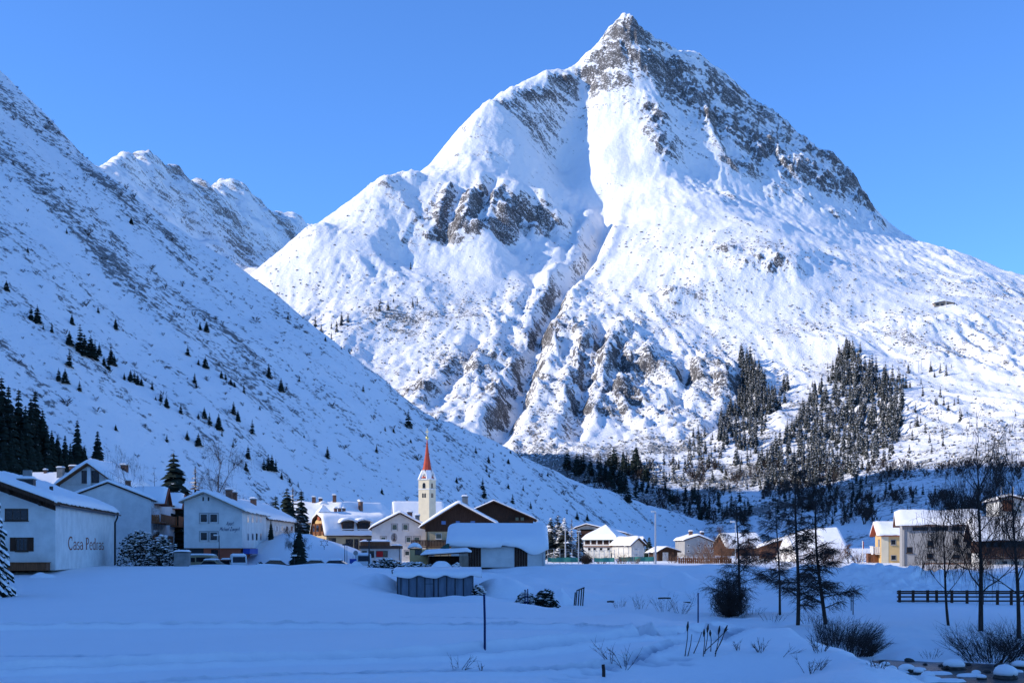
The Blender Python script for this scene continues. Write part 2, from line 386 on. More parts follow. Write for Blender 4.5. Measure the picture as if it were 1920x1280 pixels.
m_rock = np.clip(m_rk * 0.50 + 0.75 * smoothstep(1.0, 2.3, slope) * (0.36 + .8 * m_rk) + 0.16 * smoothstep(0.75, 1.2, slope) + .16 * smoothstep(250, 420, mZ) * np.clip(fbm(mX, mY, 120, 4, .6, k=9) * 2 + .3, 0, 1) * (1 - .8 * np.clip(blobs(SMOOTH, mX, mY, mZ), 0, 1)) + .42 * m_low * np.clip(fbm(mX, mY, 45, 4, .6, k=6) * 1.8 + .25, 0, 1), 0, 1.2)
m_scrub = np.clip(0.28 + .62 * blobs(SCRUB, mX, mY, mZ), 0, .85) * (0.6 + 0.8 * np.clip(fbm(mX, mY, 90, 3, k=6) + .5, 0, 1)) * smoothstep(2.0, 1.0, slope)
M.mountain = terrain_material('mountain_snow_rock', (1, 0.12, -0.8), (0.045, 0.042, 0.044), (0.165, 0.15, 0.138), (0.075, 0.07, 0.06))
grid_object('mountain', mX, mY, mZ, M.mountain, {'rock': m_rock, 'scrub': m_scrub})

# ================================================================== far ridge
def far_plane(px, py):
    al, t = (px - 960) / F, (HY - py) / F
    return (px, py, 973.0 / (0.9 * -al + 0.35 - t))
FR_LINES = [[far_plane(*q) for q in ln] for ln in (
    [(100, 420), (165, 362), (198, 328), (208, 318), (218, 308), (232, 306), (250, 303), (262, 305), (275, 300), (285, 301), (300, 318), (318, 330), (332, 331), (345, 347), (352, 343), (376, 341), (390, 352), (402, 356), (412, 348), (422, 351), (432, 346), (442, 347), (456, 353), (462, 366), (480, 370), (500, 390), (520, 398), (540, 410), (560, 424), (584, 434), (620, 455)],
    [(205, 360), (260, 380), (330, 420), (400, 460), (480, 500)], [(300, 350), (350, 400), (420, 450), (500, 490)], [(440, 380), (470, 430), (520, 480)], [(250, 330), (280, 350)], [(520, 430), (550, 470)], [(160, 420), (260, 480), (380, 540), (500, 560)])]
fp = lines_to_points(FR_LINES, 70) + [np.array(p, float) for p in [(-1900, 3300, 500), (-1700, 4200, 500), (-1200, 4700, 450), (-500, 4700, 500), (-1500, 2600, 600), (-300, 3900, 500)]]
fp += [np.array((q[0] - 170, q[1] + 130, q[2] - 150)) for q in lines_to_points(FR_LINES[:1], 200)[2:]]
fr_rbf = RBF(fp, c=20)
FX = np.arange(-1500, -150, 6.0); FY = np.arange(2300, 4400, 7.0)
fX, fY = np.meshgrid(FX, FY)
fZ = fr_rbf(fX, fY) - 16 + fbm(fX, fY, 260, 3, .5, ridged=True, k=2) * 34 + fbm(fX * .5 + .3 * fY, fY, 70, 4, .62, ridged=True, k=4) * 26
fgy, fgx = np.gradient(fZ, FY, FX)
f_rock = np.clip(0.22 + 0.35 * smoothstep(.6, 1.4, np.hypot(fgx, fgy)) + .5 * fbm(fX, fY, 200, 3, k=1), 0, 1)
M.far = terrain_material('far_mountain_snow_rock', (1, 0.2, -0.75), (0.13, 0.11, 0.10), (0.22, 0.19, 0.17), (0.1, 0.1, 0.1), streak_scale=0.9)
grid_object('mountain', fX, fY, fZ, M.far, {'rock': f_rock, 'scrub': f_rock * 0})

# ================================================================== shaded left hillside (and an unseen flank shaped to throw the foreground shadow)
H_SIL = np.array([(-1400, -900), (-600, -330), (-200, -30), (0, 140), (40, 185), (90, 236), (145, 285), (200, 330), (300, 415), (400, 482), (490, 548), (600, 640), (700, 712), (800, 782), (900, 828),
                  (1000, 868), (1100, 916), (1200, 946), (1300, 974), (1360, 990), (1450, 1004), (1560, 1018), (1700, 1030)], float)
ha = (H_SIL[:, 0] - 960) / F; ht = (HY - H_SIL[:, 1]) / F
H_YC = 196.2 / np.maximum(0.78 * (0.459 - 0.888 * ha) - ht, 0.12)
# where the edge of the ridge's shadow falls (x, y, z): the ridge is as high as that needs
SH = [(40, 40, 260), (45, 75, 60), (39, 97, 2), (36, 108, 0), (14, 146, 3), (-38, 160, 6), (-36, 174, 6), (-60, 205, 7), (-78, 222, 4), (-60, 330, -4), (-30, 385, -4), (-160, 400, 66), (-180, 450, 96),
      (330, 570, 15), (335, 640, 45), (330, 710, 52), (312, 780, 50), (277, 830, 52), (252, 890, 51), (225, 930, 45), (180, 980, 45), (135, 1010, 50), (95, 1035, 62), (47, 1130, 86), (0, 1250, 20), (0, 1500, -20)]
SHP = sorted((y + TB * (250 - x), z - TS * (250 - x)) for x, y, z in SH)
SH_Y = [q[0] for q in SHP]; SH_Z = [q[1] for q in SHP]
def hill_height(X, Y):
    a = X / np.maximum(Y, 1.0)
    d = -0.888 * (X + 115) + 0.459 * (Y - 320)
    pl = 0.78 * d
    pl = np.where(pl > 0, pl, pl * 0.4)
    yc = np.interp(a, ha, H_YC)
    over = np.maximum(0, Y - yc)
    z = pl - over * 1.05 * smoothstep(0, 40, over) * np.where(Y > 250, 1, 0)
    ext = np.maximum(0, -0.43 * Y - X)
    z = z + 0.30 * ext * smoothstep(350, 600, Y) 
    # unseen flank beside the camera, added to block the sun from the field
    e = np.maximum(0, Y + TB * (250 - X) - (217 + TB * 310))
    fl = np.minimum(0.85 * (-62 - 0.35 * np.maximum(0, Y - 110) - X), 110 + 0.45 * (-190 - X)) - 1.25 * e
    fl = np.where(fl > 0, fl, fl * .3)
    gap = 0.2 * (-190 - X)
    z = np.maximum(np.maximum(z, np.minimum(fl, 900)), np.minimum(gap, 400) - 8)
    # the ridge above: how high its shadow reaches on the slopes across the valley
    yl = Y + TB * (250 - X)
    zl = np.interp(yl, SH_Y, SH_Z) + fbm(yl, yl * 0, 60, 2, .5, k=4) * 7 * smoothstep(600, 760, yl)
    z = np.minimum(z, zl + TS * (250 - X) + 4 * np.maximum(0, X + 0.43 * Y))
    return np.minimum(z, 1100)
HX = np.r_[np.arange(-2600, -520, 26.0), np.arange(-520, 300, 2.6)]
HYs = np.r_[np.arange(-900, 60, 30.0), np.arange(60, 280, 10.0), np.arange(280, 900, 2.5), np.arange(900, 1700, 6.0)]
hX, hY = np.meshgrid(HX, HYs)
h0 = hill_height(hX, hY)
U = (0.888 * hX - 0.459 * hY); V = (0.459 * hX + 0.888 * hY)      # down the fall line / across it
am = smoothstep(0, 60, h0)
g1 = fbm(U * 0.22 + 30, V, 60, 3, .5, ridged=True, k=3)
hZ = h0 + am * (g1 * 3.2 + fbm(hX, hY, 120, 3, .5, k=5) * 5 + fbm(U * .35, V, 18, 3, .55, k=6) * 1.7 + fbm(hX, hY, 7, 2, .6, k=8) * 0.35)
hgy, hgx = np.gradient(hZ, HYs, HX)
hs = np.hypot(hgx, hgy)
HROCK = [(20, 180, 1110, 60, 35, .7), (90, 250, 1020, 50, 25, .45), (60, 330, 900, 120, 60, .3), (200, 400, 800, 140, 60, .32), (320, 500, 760, 70, 30, .4), (270, 660, 560, 22, 9, .85), (300, 665, 560, 14, 7, .9),
         (370, 545, 700, 40, 20, .5), (420, 560, 720, 35, 18, .55), (530, 628, 730, 22, 9, .7), (590, 665, 700, 18, 9, .8), (80, 300, 900, 30, 16, .5), (30, 160, 1130, 40, 30, .6), (240, 430, 780, 30, 14, .5), (460, 650, 640, 35, 12, .5)]
h_rk = blobs(HROCK, hX, hY, hZ)
strip = np.clip(fbm(U * 0.12, V, 34, 3, .5, k=9) * 1.3 + .1, 0, 1)
fine_ = np.clip(fbm(hX, hY, 9, 3, .65, k=10) + .45, 0, 1.2)
h_rock = np.clip(h_rk * .75 + 0.30 * smoothstep(.9, 1.5, hs) + .07 * strip * fine_ * smoothstep(60, 220, hZ), 0, 1.1)
h_scrub = np.clip(0.50 + 0.62 * strip * (.25 + .75 * fine_) * (0.6 + .4 * smoothstep(20, 160, hZ)), 0, .74) * smoothstep(2, 18, hZ)
M.hill = terrain_material('hillside_snow_scrub', (0.888, -0.459, -0.62), (0.045, 0.042, 0.04), (0.10, 0.09, 0.08), (0.06, 0.052, 0.048), streak_scale=1.6, bump=.35)
grid_object('hillside', hX, hY, hZ, M.hill, {'rock': h_rock, 'scrub': h_scrub})

# ------------------------------------------------------------------ look-ups on the terrain
def bil(XS, YS, Z, x, y):
    i = np.clip(np.searchsorted(XS, x) - 1, 0, len(XS) - 2); j = np.clip(np.searchsorted(YS, y) - 1, 0, len(YS) - 2)
    fx = (x - XS[i]) / (XS[i + 1] - XS[i]); fy = (y - YS[j]) / (YS[j + 1] - YS[j])
    return (Z[j, i] * (1 - fx) + Z[j, i + 1] * fx) * (1 - fy) + (Z[j + 1, i] * (1 - fx) + Z[j + 1, i + 1] * fx) * fy
HIT_Y = {'hill': np.arange(200, 1300, 1.0), 'mountain': np.arange(505, 2690, 1.0)}
def hit(which, px, py):
    """where the line of sight through a photograph pixel meets that slope"""
    yy = HIT_Y[which]
    xx = (px - 960) / F * yy
    zz = ZC + (HY - py) / F * yy
    h = bil(HX, HYs, hZ, xx, yy) if which == 'hill' else bil(MX, MY, mZ, xx, yy)
    k = np.argmax(h >= zz)
    if h[k] < zz[k]: return None
    return (xx[k], yy[k], h[k])

# ================================================================== valley floor
def T(px, py, Y):
    return W3(px, py, Y)
CREST = [(0, 88), (4.7, 80), (7.2, 72), (9.3, 64), (10.9, 59.6), (12.1, 55.7), (12.2, 49), (11.9, 43), (11.2, 37.6), (10.6, 34.0), (10.5, 28), (11, 15)]
gp = []
for x in (-300, -120, -60, -45, -30, -15, -5, 3, 8):
    for y, z in ((-60, -1.0), (5, -1.3), (30, -1.45), (45, -1.55), (60, -1.6), (78, -1.6)):
        gp.append((x, y, z))
for x, y in CREST:
    gp.append((x - 1.2, y - .6, -1.6)); gp.append((x, y, -1.68))
    gp.append((x + 3.2, y + 3.5, -2.7 if y > 60 else -3.0))
# left: field runs to 100 m, then up to the houses
for x in (-120, -60, -48, -36, -24, -14):
    gp += [(x, 90, -1.65), (x, 101, -1.7), (x, 112, -1.2), (x, 124, -.35), (x, 134, 0.02), (x, 150, 0.1), (x, 190, .2)]
# the dip in the middle
for x in (-8, 0, 8, 16, 22):
    gp += [(x, 96, -2.5), (x, 108, -2.35), (x, 114, -2.2), (x, 122, -1.55), (x, 134, -.75), (x, 148, .12), (x, 165, .2), (x, 200, .25)]
gp += [(-12, 100, -2.0), (12, 70, -2.9), (18, 78, -2.7), (20, 90, -2.4), (6, 84, -2.55), (9, 76, -2.7)]
# right: lower terrace, fence line, upper bank and plateau
for x in (26, 34, 44, 60, 90):
    gp += [(x, 82, -1.95), (x, 90, -1.95), (x, 95, -1.75), (x, 101, -.6), (x, 107, -.1), (x, 118, .05), (x, 150, .15), (x, 200, .25)]
for x, dy in ((18, 1), (22, 0), (28, 0), (34, 0), (42, 0), (60, 0)):
    gp += [(x, 72 + dy, -2.3), (x, 66 + dy, -3.0)]
# creek bed
for x, y in ((13.2, 27), (13.5, 36), (14, 44), (15.5, 52), (18, 58), (22, 60), (28, 60.5), (36, 60), (46, 59), (70, 58)):
    gp += [(x, y, -3.75)]
for x, y in ((17.5, 30), (18, 40), (20, 48), (24, 52), (32, 52), (45, 50), (70, 48)):
    gp += [(x, y, -3.7), (x + 4, y - 5, -3.2), (x + 9, y - 12, -2.6)]
for x in (-300, -100, 0, 100, 300):
    gp += [(x, 260, .4), (x, 400, 1.5), (x, 700, 4), (x, 1200, 4)]
gp += [(x, y, -2.0) for x in (40, 90, 300) for y in (-60, 5, 25)]
g_rbf = RBF(gp, c=4.0)
GX = np.r_[-6000, -3000, -1500, -800, np.arange(-400, -60, 8.0), np.arange(-60, -48, 1.0), np.arange(-48, 46, .24), np.arange(46, 120, 1.6), np.arange(120, 420, 8.0), 800, 1500, 3000, 6000]
GY = np.r_[-1500, -600, -200, np.arange(-60, 24, 4.0), np.arange(24, 30, .24), np.arange(30, 76, .11), np.arange(76, 110, .24), np.arange(110, 170, .6), np.arange(170, 420, 5.0), np.arange(420, 1000, 20.0), 1500, 3000, 6000, 12000]
gX, gY = np.meshgrid(GX, GY)
gZ = np.empty_like(gX)
gZ[:] = g_rbf(np.clip(gX, -300, 300), np.clip(gY, -60, 1200))
# the field breaks off to the creek along its crest
cp = np.array(CREST, float)
mreg = (gX > -2) & (gX < 60) & (gY > 14) & (gY < 92)
xs_, ys_ = gX[mreg], gY[mreg]; best_ = np.full(xs_.shape, 1e9); sg_ = np.ones(xs_.shape)
for (x0, y0), (x1, y1) in zip(CREST[:-1], CREST[1:]):
    x0 -= .5; x1 -= .5
    L_ = math.hypot(x1 - x0, y1 - y0); ux, uy = (x1 - x0) / L_, (y1 - y0) / L_
    t_ = np.clip((xs_ - x0) * ux + (ys_ - y0) * uy, 0, L_); dx, dy = xs_ - x0 - t_ * ux, ys_ - y0 - t_ * uy
    dd = np.hypot(dx, dy); u_ = dd < best_; best_[u_] = dd[u_]; sg_[u_] = np.sign(ux * dy - uy * dx)[u_]
out_ = np.where(sg_ > 0, best_, 0)
floor_ = np.where(ys_ > 62, -2.65, np.where(ys_ > 54, -2.65 - (62 - ys_) / 8 * .7, -3.35))
cap_ = np.maximum(floor_, -1.66 - .16 * out_ ** 1.6)
zz_ = gZ[mreg]
lim_ = smoothstep(14, 6, out_)
gZ[mreg] = np.where((out_ > 0) & (ys_ < 90), np.where(xs_ < 16, np.minimum(zz_, cap_), zz_), zz_)
# creek channel
FE = ([13, 16, 19.5, 24, 30, 36, 60], [58.5, 62.5, 62.8, 61.5, 59.0, 57.5, 54]); NE = ([13, 14.5, 17, 20, 24, 30, 36, 60], [20, 30, 54, 55.2, 54, 52, 50.5, 47])
fe = np.interp(gX, *FE); ne = np.interp(gX, *NE) + .5 * fbm(gX, gY, 5, 2, k=1)
fe = fe + .5 * fbm(gX, gY, 4, 2, k=3)
inr = (gX > 12.5) & (gX < 120) & (gY < 82) & (gY > 10)
far_ = -3.42 + .055 * np.maximum(0, gY - fe) ** 1.25 + .35 * smoothstep(0, .7, gY - fe)
gZ = np.where(inr & (gY >= fe), np.minimum(gZ, far_), gZ)
gZ = np.where(inr & (gY < fe) & (gY > ne), -3.95 + .25 * fbm(gX, gY, 2.2, 2, k=5), gZ)
gZ = np.where(inr & (gY <= ne) & (gX > 13.5), np.minimum(gZ, -3.40 + .06 * (ne - gY)), gZ)
# snowy embankment under the dormer hotel
bz = np.interp(gX, [-44, -40, -37, -34, -31, -27.7, -24.7, -20.8, -17], [0, 1.4, 3.2, 4.5, 4.8, 4.0, 2.7, .9, 0]) * smoothstep(166, 186, gY) * smoothstep(207, 190, gY)
bz = .88 * bz * (1 + .25 * fbm(gX, gY, 6, 3, .5, k=7))
gZ += bz
# ploughed street, lower than the field's snow
gZ -= .85 * smoothstep(149.2, 150.8, gY) * smoothstep(167, 163.5, gY) * smoothstep(-47, -45, gX) * smoothstep(-17, -19, gX)
nearm = smoothstep(160, 100, gY) * smoothstep(60, 40, np.abs(gX))
gZ += nearm * (fbm(gX, gY, 14, 3, .5, k=2) * 0.11 + fbm(gX, gY, 2.6, 2, .5, k=4) * 0.025)
wind = smoothstep(90, 110, gY) * smoothstep(155, 140, gY) * smoothstep(-16, -4, gX)
gZ += wind * (fbm(gX, gY, 9, 3, .55, k=5) * .9)
rub = smoothstep(24, 27, gX) * smoothstep(95, 97, gY) * smoothstep(106, 103, gY)
gZ += rub * np.abs(fbm(gX, gY, 2.2, 3, .6, k=6)) * 1.0
bankm = smoothstep(-2.0, -3.0, gZ) * smoothstep(12, 14, gX)
gZ += bankm * fbm(gX, gY, 3.0, 3, .55, k=8) * .35
# groomed cross-country tracks: polylines in plan, with two ruts each
g_packed_shade = np.zeros_like(gZ)  # how much groove shade is painted into the trodden snow
def track(pts, half, depth, rough, ruts=(), k=0):
    global gZ
    px = np.array([p[0] for p in pts]); py_ = np.array([p[1] for p in pts])
    d = np.full(gX.shape, 1e9)
    m = (gX > px.min() - 8) & (gX < px.max() + 8) & (gY > py_.min() - 8) & (gY < py_.max() + 8)
    xs, ys = gX[m], gY[m]; best = np.full(xs.shape, 1e9); sign = np.zeros(xs.shape)
    for (x0, y0), (x1, y1) in zip(pts[:-1], pts[1:]):
        L = math.hypot(x1 - x0, y1 - y0); ux, uy = (x1 - x0) / L, (y1 - y0) / L
        t = np.clip((xs - x0) * ux + (ys - y0) * uy, 0, L)
        dx, dy = xs - x0 - t * ux, ys - y0 - t * uy
        dd = np.hypot(dx, dy); s = np.sign(ux * dy - uy * dx)
        u = dd < best; best[u] = dd[u]; sign[u] = s[u]
    sd = best * sign
    prof = -depth * smoothstep(half, half * .7, best)
    prof += depth * .7 * np.exp(-((best - half * 1.05) / .25) ** 2) * (0.75 + fbm(xs, ys, .9, 2, .6, k=k) * .45)
    for r in ruts: prof -= .28 * np.exp(-((sd - r) / .17) ** 2)
    prof += rough * smoothstep(half * 1.25, half, best) * fbm(xs, ys, .7, 2, .6, k=k + 1)
    gZ[m] += prof
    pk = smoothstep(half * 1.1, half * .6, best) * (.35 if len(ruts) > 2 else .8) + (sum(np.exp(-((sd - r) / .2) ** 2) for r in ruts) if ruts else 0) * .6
    g_packed_shade[m] = np.maximum(g_packed_shade[m], np.clip(pk * (.55 + 1.1 * np.clip(fbm(xs * .5, ys * 2, 1.6, 3, .6, k=k + 2) + .35, 0, 1)), 0, 1))
def fpt(px, py, z=-1.57):
    Y = (ZC - z) * F / (py - HY)
    return ((px - 960) / F * Y, Y)
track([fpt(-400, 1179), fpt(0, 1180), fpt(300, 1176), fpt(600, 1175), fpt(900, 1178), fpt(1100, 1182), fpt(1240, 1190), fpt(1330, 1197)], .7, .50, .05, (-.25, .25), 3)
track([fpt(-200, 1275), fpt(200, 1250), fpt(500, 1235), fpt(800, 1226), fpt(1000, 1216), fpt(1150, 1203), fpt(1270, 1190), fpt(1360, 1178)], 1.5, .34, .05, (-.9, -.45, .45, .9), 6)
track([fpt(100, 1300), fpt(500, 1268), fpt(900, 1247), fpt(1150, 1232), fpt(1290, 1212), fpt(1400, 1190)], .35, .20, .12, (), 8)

# footprints
fr_ = random.Random(4)
def prints(a, b, n, side=.16, deep=.16):
    global gZ
    for i in range(n):
        t = i / (n - 1); x = a[0] + (b[0] - a[0]) * t + fr_.gauss(0, .08) + .5 * math.sin(t * 7); y = a[1] + (b[1] - a[1]) * t + (side if i % 2 else -side) + fr_.gauss(0, .05)
        i0, i1 = np.searchsorted(GX, [x - .8, x + .8]); j0, j1 = np.searchsorted(GY, [y - .8, y + .8])
        sx, sy = gX[j0:j1, i0:i1] - x, gY[j0:j1, i0:i1] - y
        g_packed_shade[j0:j1, i0:i1] = np.maximum(g_packed_shade[j0:j1, i0:i1], .8 * np.exp(-(sx / .2) ** 2 - (sy / .16) ** 2))
        gZ[j0:j1, i0:i1] += -deep * np.exp(-(sx / .22) ** 2 - (sy / .17) ** 2) + deep * .35 * np.exp(-((sx + .35) / .2) ** 2 - (sy / .2) ** 2)
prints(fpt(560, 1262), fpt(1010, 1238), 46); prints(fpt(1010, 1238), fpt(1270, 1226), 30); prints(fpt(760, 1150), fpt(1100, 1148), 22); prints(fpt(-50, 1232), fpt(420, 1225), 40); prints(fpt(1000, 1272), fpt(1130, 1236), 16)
def snow_material():
    m, t, b = newmat('snow')
    geo = t.nodes.new('ShaderNodeNewGeometry'); pos = geo.outputs['Position']
    c = mixc(t, noise_t(t, pos, 0.25, 5), (0.90, 0.88, 0.86), (0.95, 0.93, 0.91))
    pk = node(t, 'ShaderNodeAttribute', attribute_name='packed_shade').outputs['Fac']     # packed snow, with the shade of ruts and prints painted into its colour
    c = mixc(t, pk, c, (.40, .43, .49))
    t.links.new(c, b.inputs['Base Color'])
    b.inputs['Roughness'].default_value = 0.6
    b.inputs['Specular IOR Level'].default_value = 0.2
    h = math_(t, 'ADD', math_(t, 'MULTIPLY', noise_t(t, pos, 1.3, 6, .6), .12), math_(t, 'MULTIPLY', noise_t(t, pos, 9, 5, .65), .035))
    bp = node(t, 'ShaderNodeBump', Strength=0.6, Distance=1.0)
    t.links.new(h, bp.inputs['Height']); t.links.new(bp.outputs[0], b.inputs['Normal'])
    return m
M.snow = snow_material()
grid_object('ground', gX, gY, gZ, M.snow, {'packed_shade': g_packed_shade})
def gz(x, y):
    return float(bil(GX, GY, gZ, np.array([x]), np.array([y]))[0])

# ================================================================== building kit
def plain(name, col, var=.12, scale=1.5, rough=.8, bump=.0, spec=.2, metal=0., stretch=None):
    m, t, b = newmat(name)
    geo = t.nodes.new('ShaderNodeTexCoord'); pos = geo.outputs['Object']
    if stretch:
        s = node(t, 'ShaderNodeVectorMath', operation='MULTIPLY'); s.inputs[1].default_value = stretch
        t.links.new(pos, s.inputs[0]); pos = s.outputs[0]
    lo = tuple(max(0, c * (1 - var)) for c in col); hi = tuple(min(1, c * (1 + var)) for c in col)
    nz = noise_t(t, pos, scale, 6, .6)
    t.links.new(mixc(t, ramp(t, nz, .3, .7), lo, hi), b.inputs['Base Color'])
    b.inputs['Roughness'].default_value = rough
    b.inputs['Specular IOR Level'].default_value = spec
    b.inputs['Metallic'].default_value = metal
    if bump:
        bp = node(t, 'ShaderNodeBump', Strength=.5, Distance=bump)
        t.links.new(nz, bp.inputs['Height']); t.links.new(bp.outputs[0], b.inputs['Normal'])
    return m
M.white = plain('white_plaster', (.66, .65, .62), .10, .7, bump=.02)
M.offwhite = plain('off_white_plaster', (.54, .52, .48), .13, .7, bump=.02)
M.grey = plain('grey_plaster', (.33, .32, .31), .1, .6, bump=.02)
M.cream = plain('cream_plaster', (.66, .57, .40), .06, .7, bump=.02)
M.ochre = plain('ochre_plaster', (.60, .40, .18), .08, .7, bump=.02)
M.beige = plain('beige_plaster', (.50, .38, .22), .08, .7)
M.redwall = plain('red_brown_wall', (.34, .09, .05), .15, 1.2)
M.wood = plain('dark_brown_wood', (.055, .028, .018), .35, 2.0, stretch=(6, 6, .5), bump=.02)
M.woodmid = plain('brown_wood', (.16, .065, .03), .3, 2.0, stretch=(6, 6, .5), bump=.02)
M.woodwarm = plain('warm_brown_wood', (.30, .11, .045), .25, 2.0, stretch=(6, 6, .5), bump=.02)
M.woodlight = plain('pale_weathered_boards', (.30, .24, .18), .3, 2.0, stretch=(6, 6, .4), bump=.02)
M.glass = plain('dark_window_glass', (.015, .018, .022), .2, .6, rough=.08, spec=.6)
M.blueglass = plain('blue_window_glass', (.03, .10, .30), .2, .6, rough=.15, spec=.6)
M.frame = plain('white_window_frame', (.68, .67, .64), .04)
M.darkframe = plain('dark_window_frame', (.06, .04, .03), .2)
M.metal = plain('dark_metal', (.03, .032, .036), .2, rough=.5)
M.greymetal = plain('grey_metal', (.42, .43, .44), .08, rough=.5, metal=.3)
M.brick = plain('chimney_brick', (.16, .085, .06), .3, 4, bump=.03)
M.concrete = plain('grey_concrete', (.22, .22, .21), .2, 1.2)
M.spire = plain('red_spire_sheet', (.42, .065, .035), .15, .8, rough=.5)
M.gold = plain('gilded_ball', (.8, .62, .25), .05, rough=.3, metal=.8)
M.bluepaint = plain('dark_blue_paint', (.015, .03, .10), .1)
M.signblue = plain('blue_sign_face', (.02, .07, .35), .05, rough=.4)
M.redpaint = plain('red_cloth', (.42, .02, .02), .2)
M.green = plain('green_net_cloth', (.05, .22, .18), .15)
M.letter = plain('brown_lettering', (.26, .07, .035), .1)
M.panel = plain('blue_grey_sheet_panel', (.13, .17, .22), .18, 1.1, stretch=(3, 3, .5))

class MB:
    def __init__(s): s.v = []; s.f = []; s.mi = []; s.cur = 0
    def add(s, vs, fs):
        n = len(s.v); s.v += [tuple(map(float, q)) for q in vs]
        for f in fs: s.f.append(tuple(i + n for i in f)); s.mi.append(s.cur)
        return s
    def box(s, x0, x1, y0, y1, z0, z1):
        return s.add([(x0, y0, z0), (x1, y0, z0), (x1, y1, z0), (x0, y1, z0), (x0, y0, z1), (x1, y0, z1), (x1, y1, z1), (x0, y1, z1)],
                     [(0, 3, 2, 1), (4, 5, 6, 7), (0, 1, 5, 4), (1, 2, 6, 5), (2, 3, 7, 6), (3, 0, 4, 7)])
    def prism(s, poly, axis, a, b):
        """poly in the plane across axis ('v': points (u,z); 'u': points (v,z)), swept from a to b"""
        n = len(poly)
        mk = (lambda p, t: (p[0], t, p[1])) if axis == 'v' else (lambda p, t: (t, p[0], p[1]))
        vs = [mk(p, a) for p in poly] + [mk(p, b) for p in poly]
        fs = [tuple(range(n - 1, -1, -1)), tuple(range(n, 2 * n))] + [(i, (i + 1) % n, n + (i + 1) % n, n + i) for i in range(n)]
        return s.add(vs, fs)
    def tube(s, pts, rad, n=6, cap=True):
        pts = [Vector(p) for p in pts]
        if not hasattr(rad, '__len__'): rad = [rad] * len(pts)
        rings = []
        t0 = (pts[1] - pts[0]).normalized()
        ax = t0.orthogonal().normalized()
        for i, p in enumerate(pts):
            t = (pts[min(i + 1, len(pts) - 1)] - pts[max(i - 1, 0)])
            t = t.normalized() if t.length > 1e-9 else t0
            ax = (ax - t * ax.dot(t)); ax = ax.normalized() if ax.length > 1e-6 else t.orthogonal().normalized()
            b = t.cross(ax)
            rings.append([p + (ax * math.cos(k * 2 * math.pi / n) + b * math.sin(k * 2 * math.pi / n)) * rad[i] for k in range(n)])
        vs = [q for r in rings for q in r]
        fs = []
        for i in range(len(pts) - 1):
            for k in range(n):
                fs.append((i * n + k, i * n + (k + 1) % n, (i + 1) * n + (k + 1) % n, (i + 1) * n + k))
        if cap: fs += [tuple(range(n - 1, -1, -1)), tuple(range((len(pts) - 1) * n, len(pts) * n))]
        return s.add(vs, fs)
    def lathe(s, prof, n=12, c=(0, 0)):
        vs = []; fs = []
        for r, z in prof:
            for k in range(n):
                a = 2 * math.pi * k / n; vs.append((c[0] + r * math.cos(a), c[1] + r * math.sin(a), z))
        for i in range(len(prof) - 1):
            for k in range(n):
                fs.append((i * n + k, i * n + (k + 1) % n, (i + 1) * n + (k + 1) % n, (i + 1) * n + k))
        return s.add(vs, fs)
    def mesh(s, name, mats, smooth=False):
        me = bpy.data.meshes.new(name); me.from_pydata(s.v, [], s.f)
        if not isinstance(mats, (list, tuple)): mats = [mats]
        for m in mats: me.materials.append(m)
        if len(mats) > 1: me.polygons.foreach_set('material_index', s.mi)
        if smooth: me.polygons.foreach_set('use_smooth', [True] * len(me.polygons))
        me.update(); return me
    def build(s, name, mats, parent=None, loc=None, smooth=False):
        o = bpy.data.objects.new(name, s.mesh(name, mats, smooth)); COL.objects.link(o)
        if parent: o.parent = parent
        if loc: o.location = loc
        return o

def thing(name, label, cat, loc=(0, 0, 0), yaw=0., group=None):
    o = bpy.data.objects.new(name, None); COL.objects.link(o)
    o.empty_display_size = .5
    o.location = loc; o.rotation_euler = (0, 0, yaw)
    return tag(o, label, cat, group)
def tag(o, label, cat, group=None):
    o['label'] = label; o['category'] = cat
    if group: o['group'] = group
    return o
rng = random.Random(7)

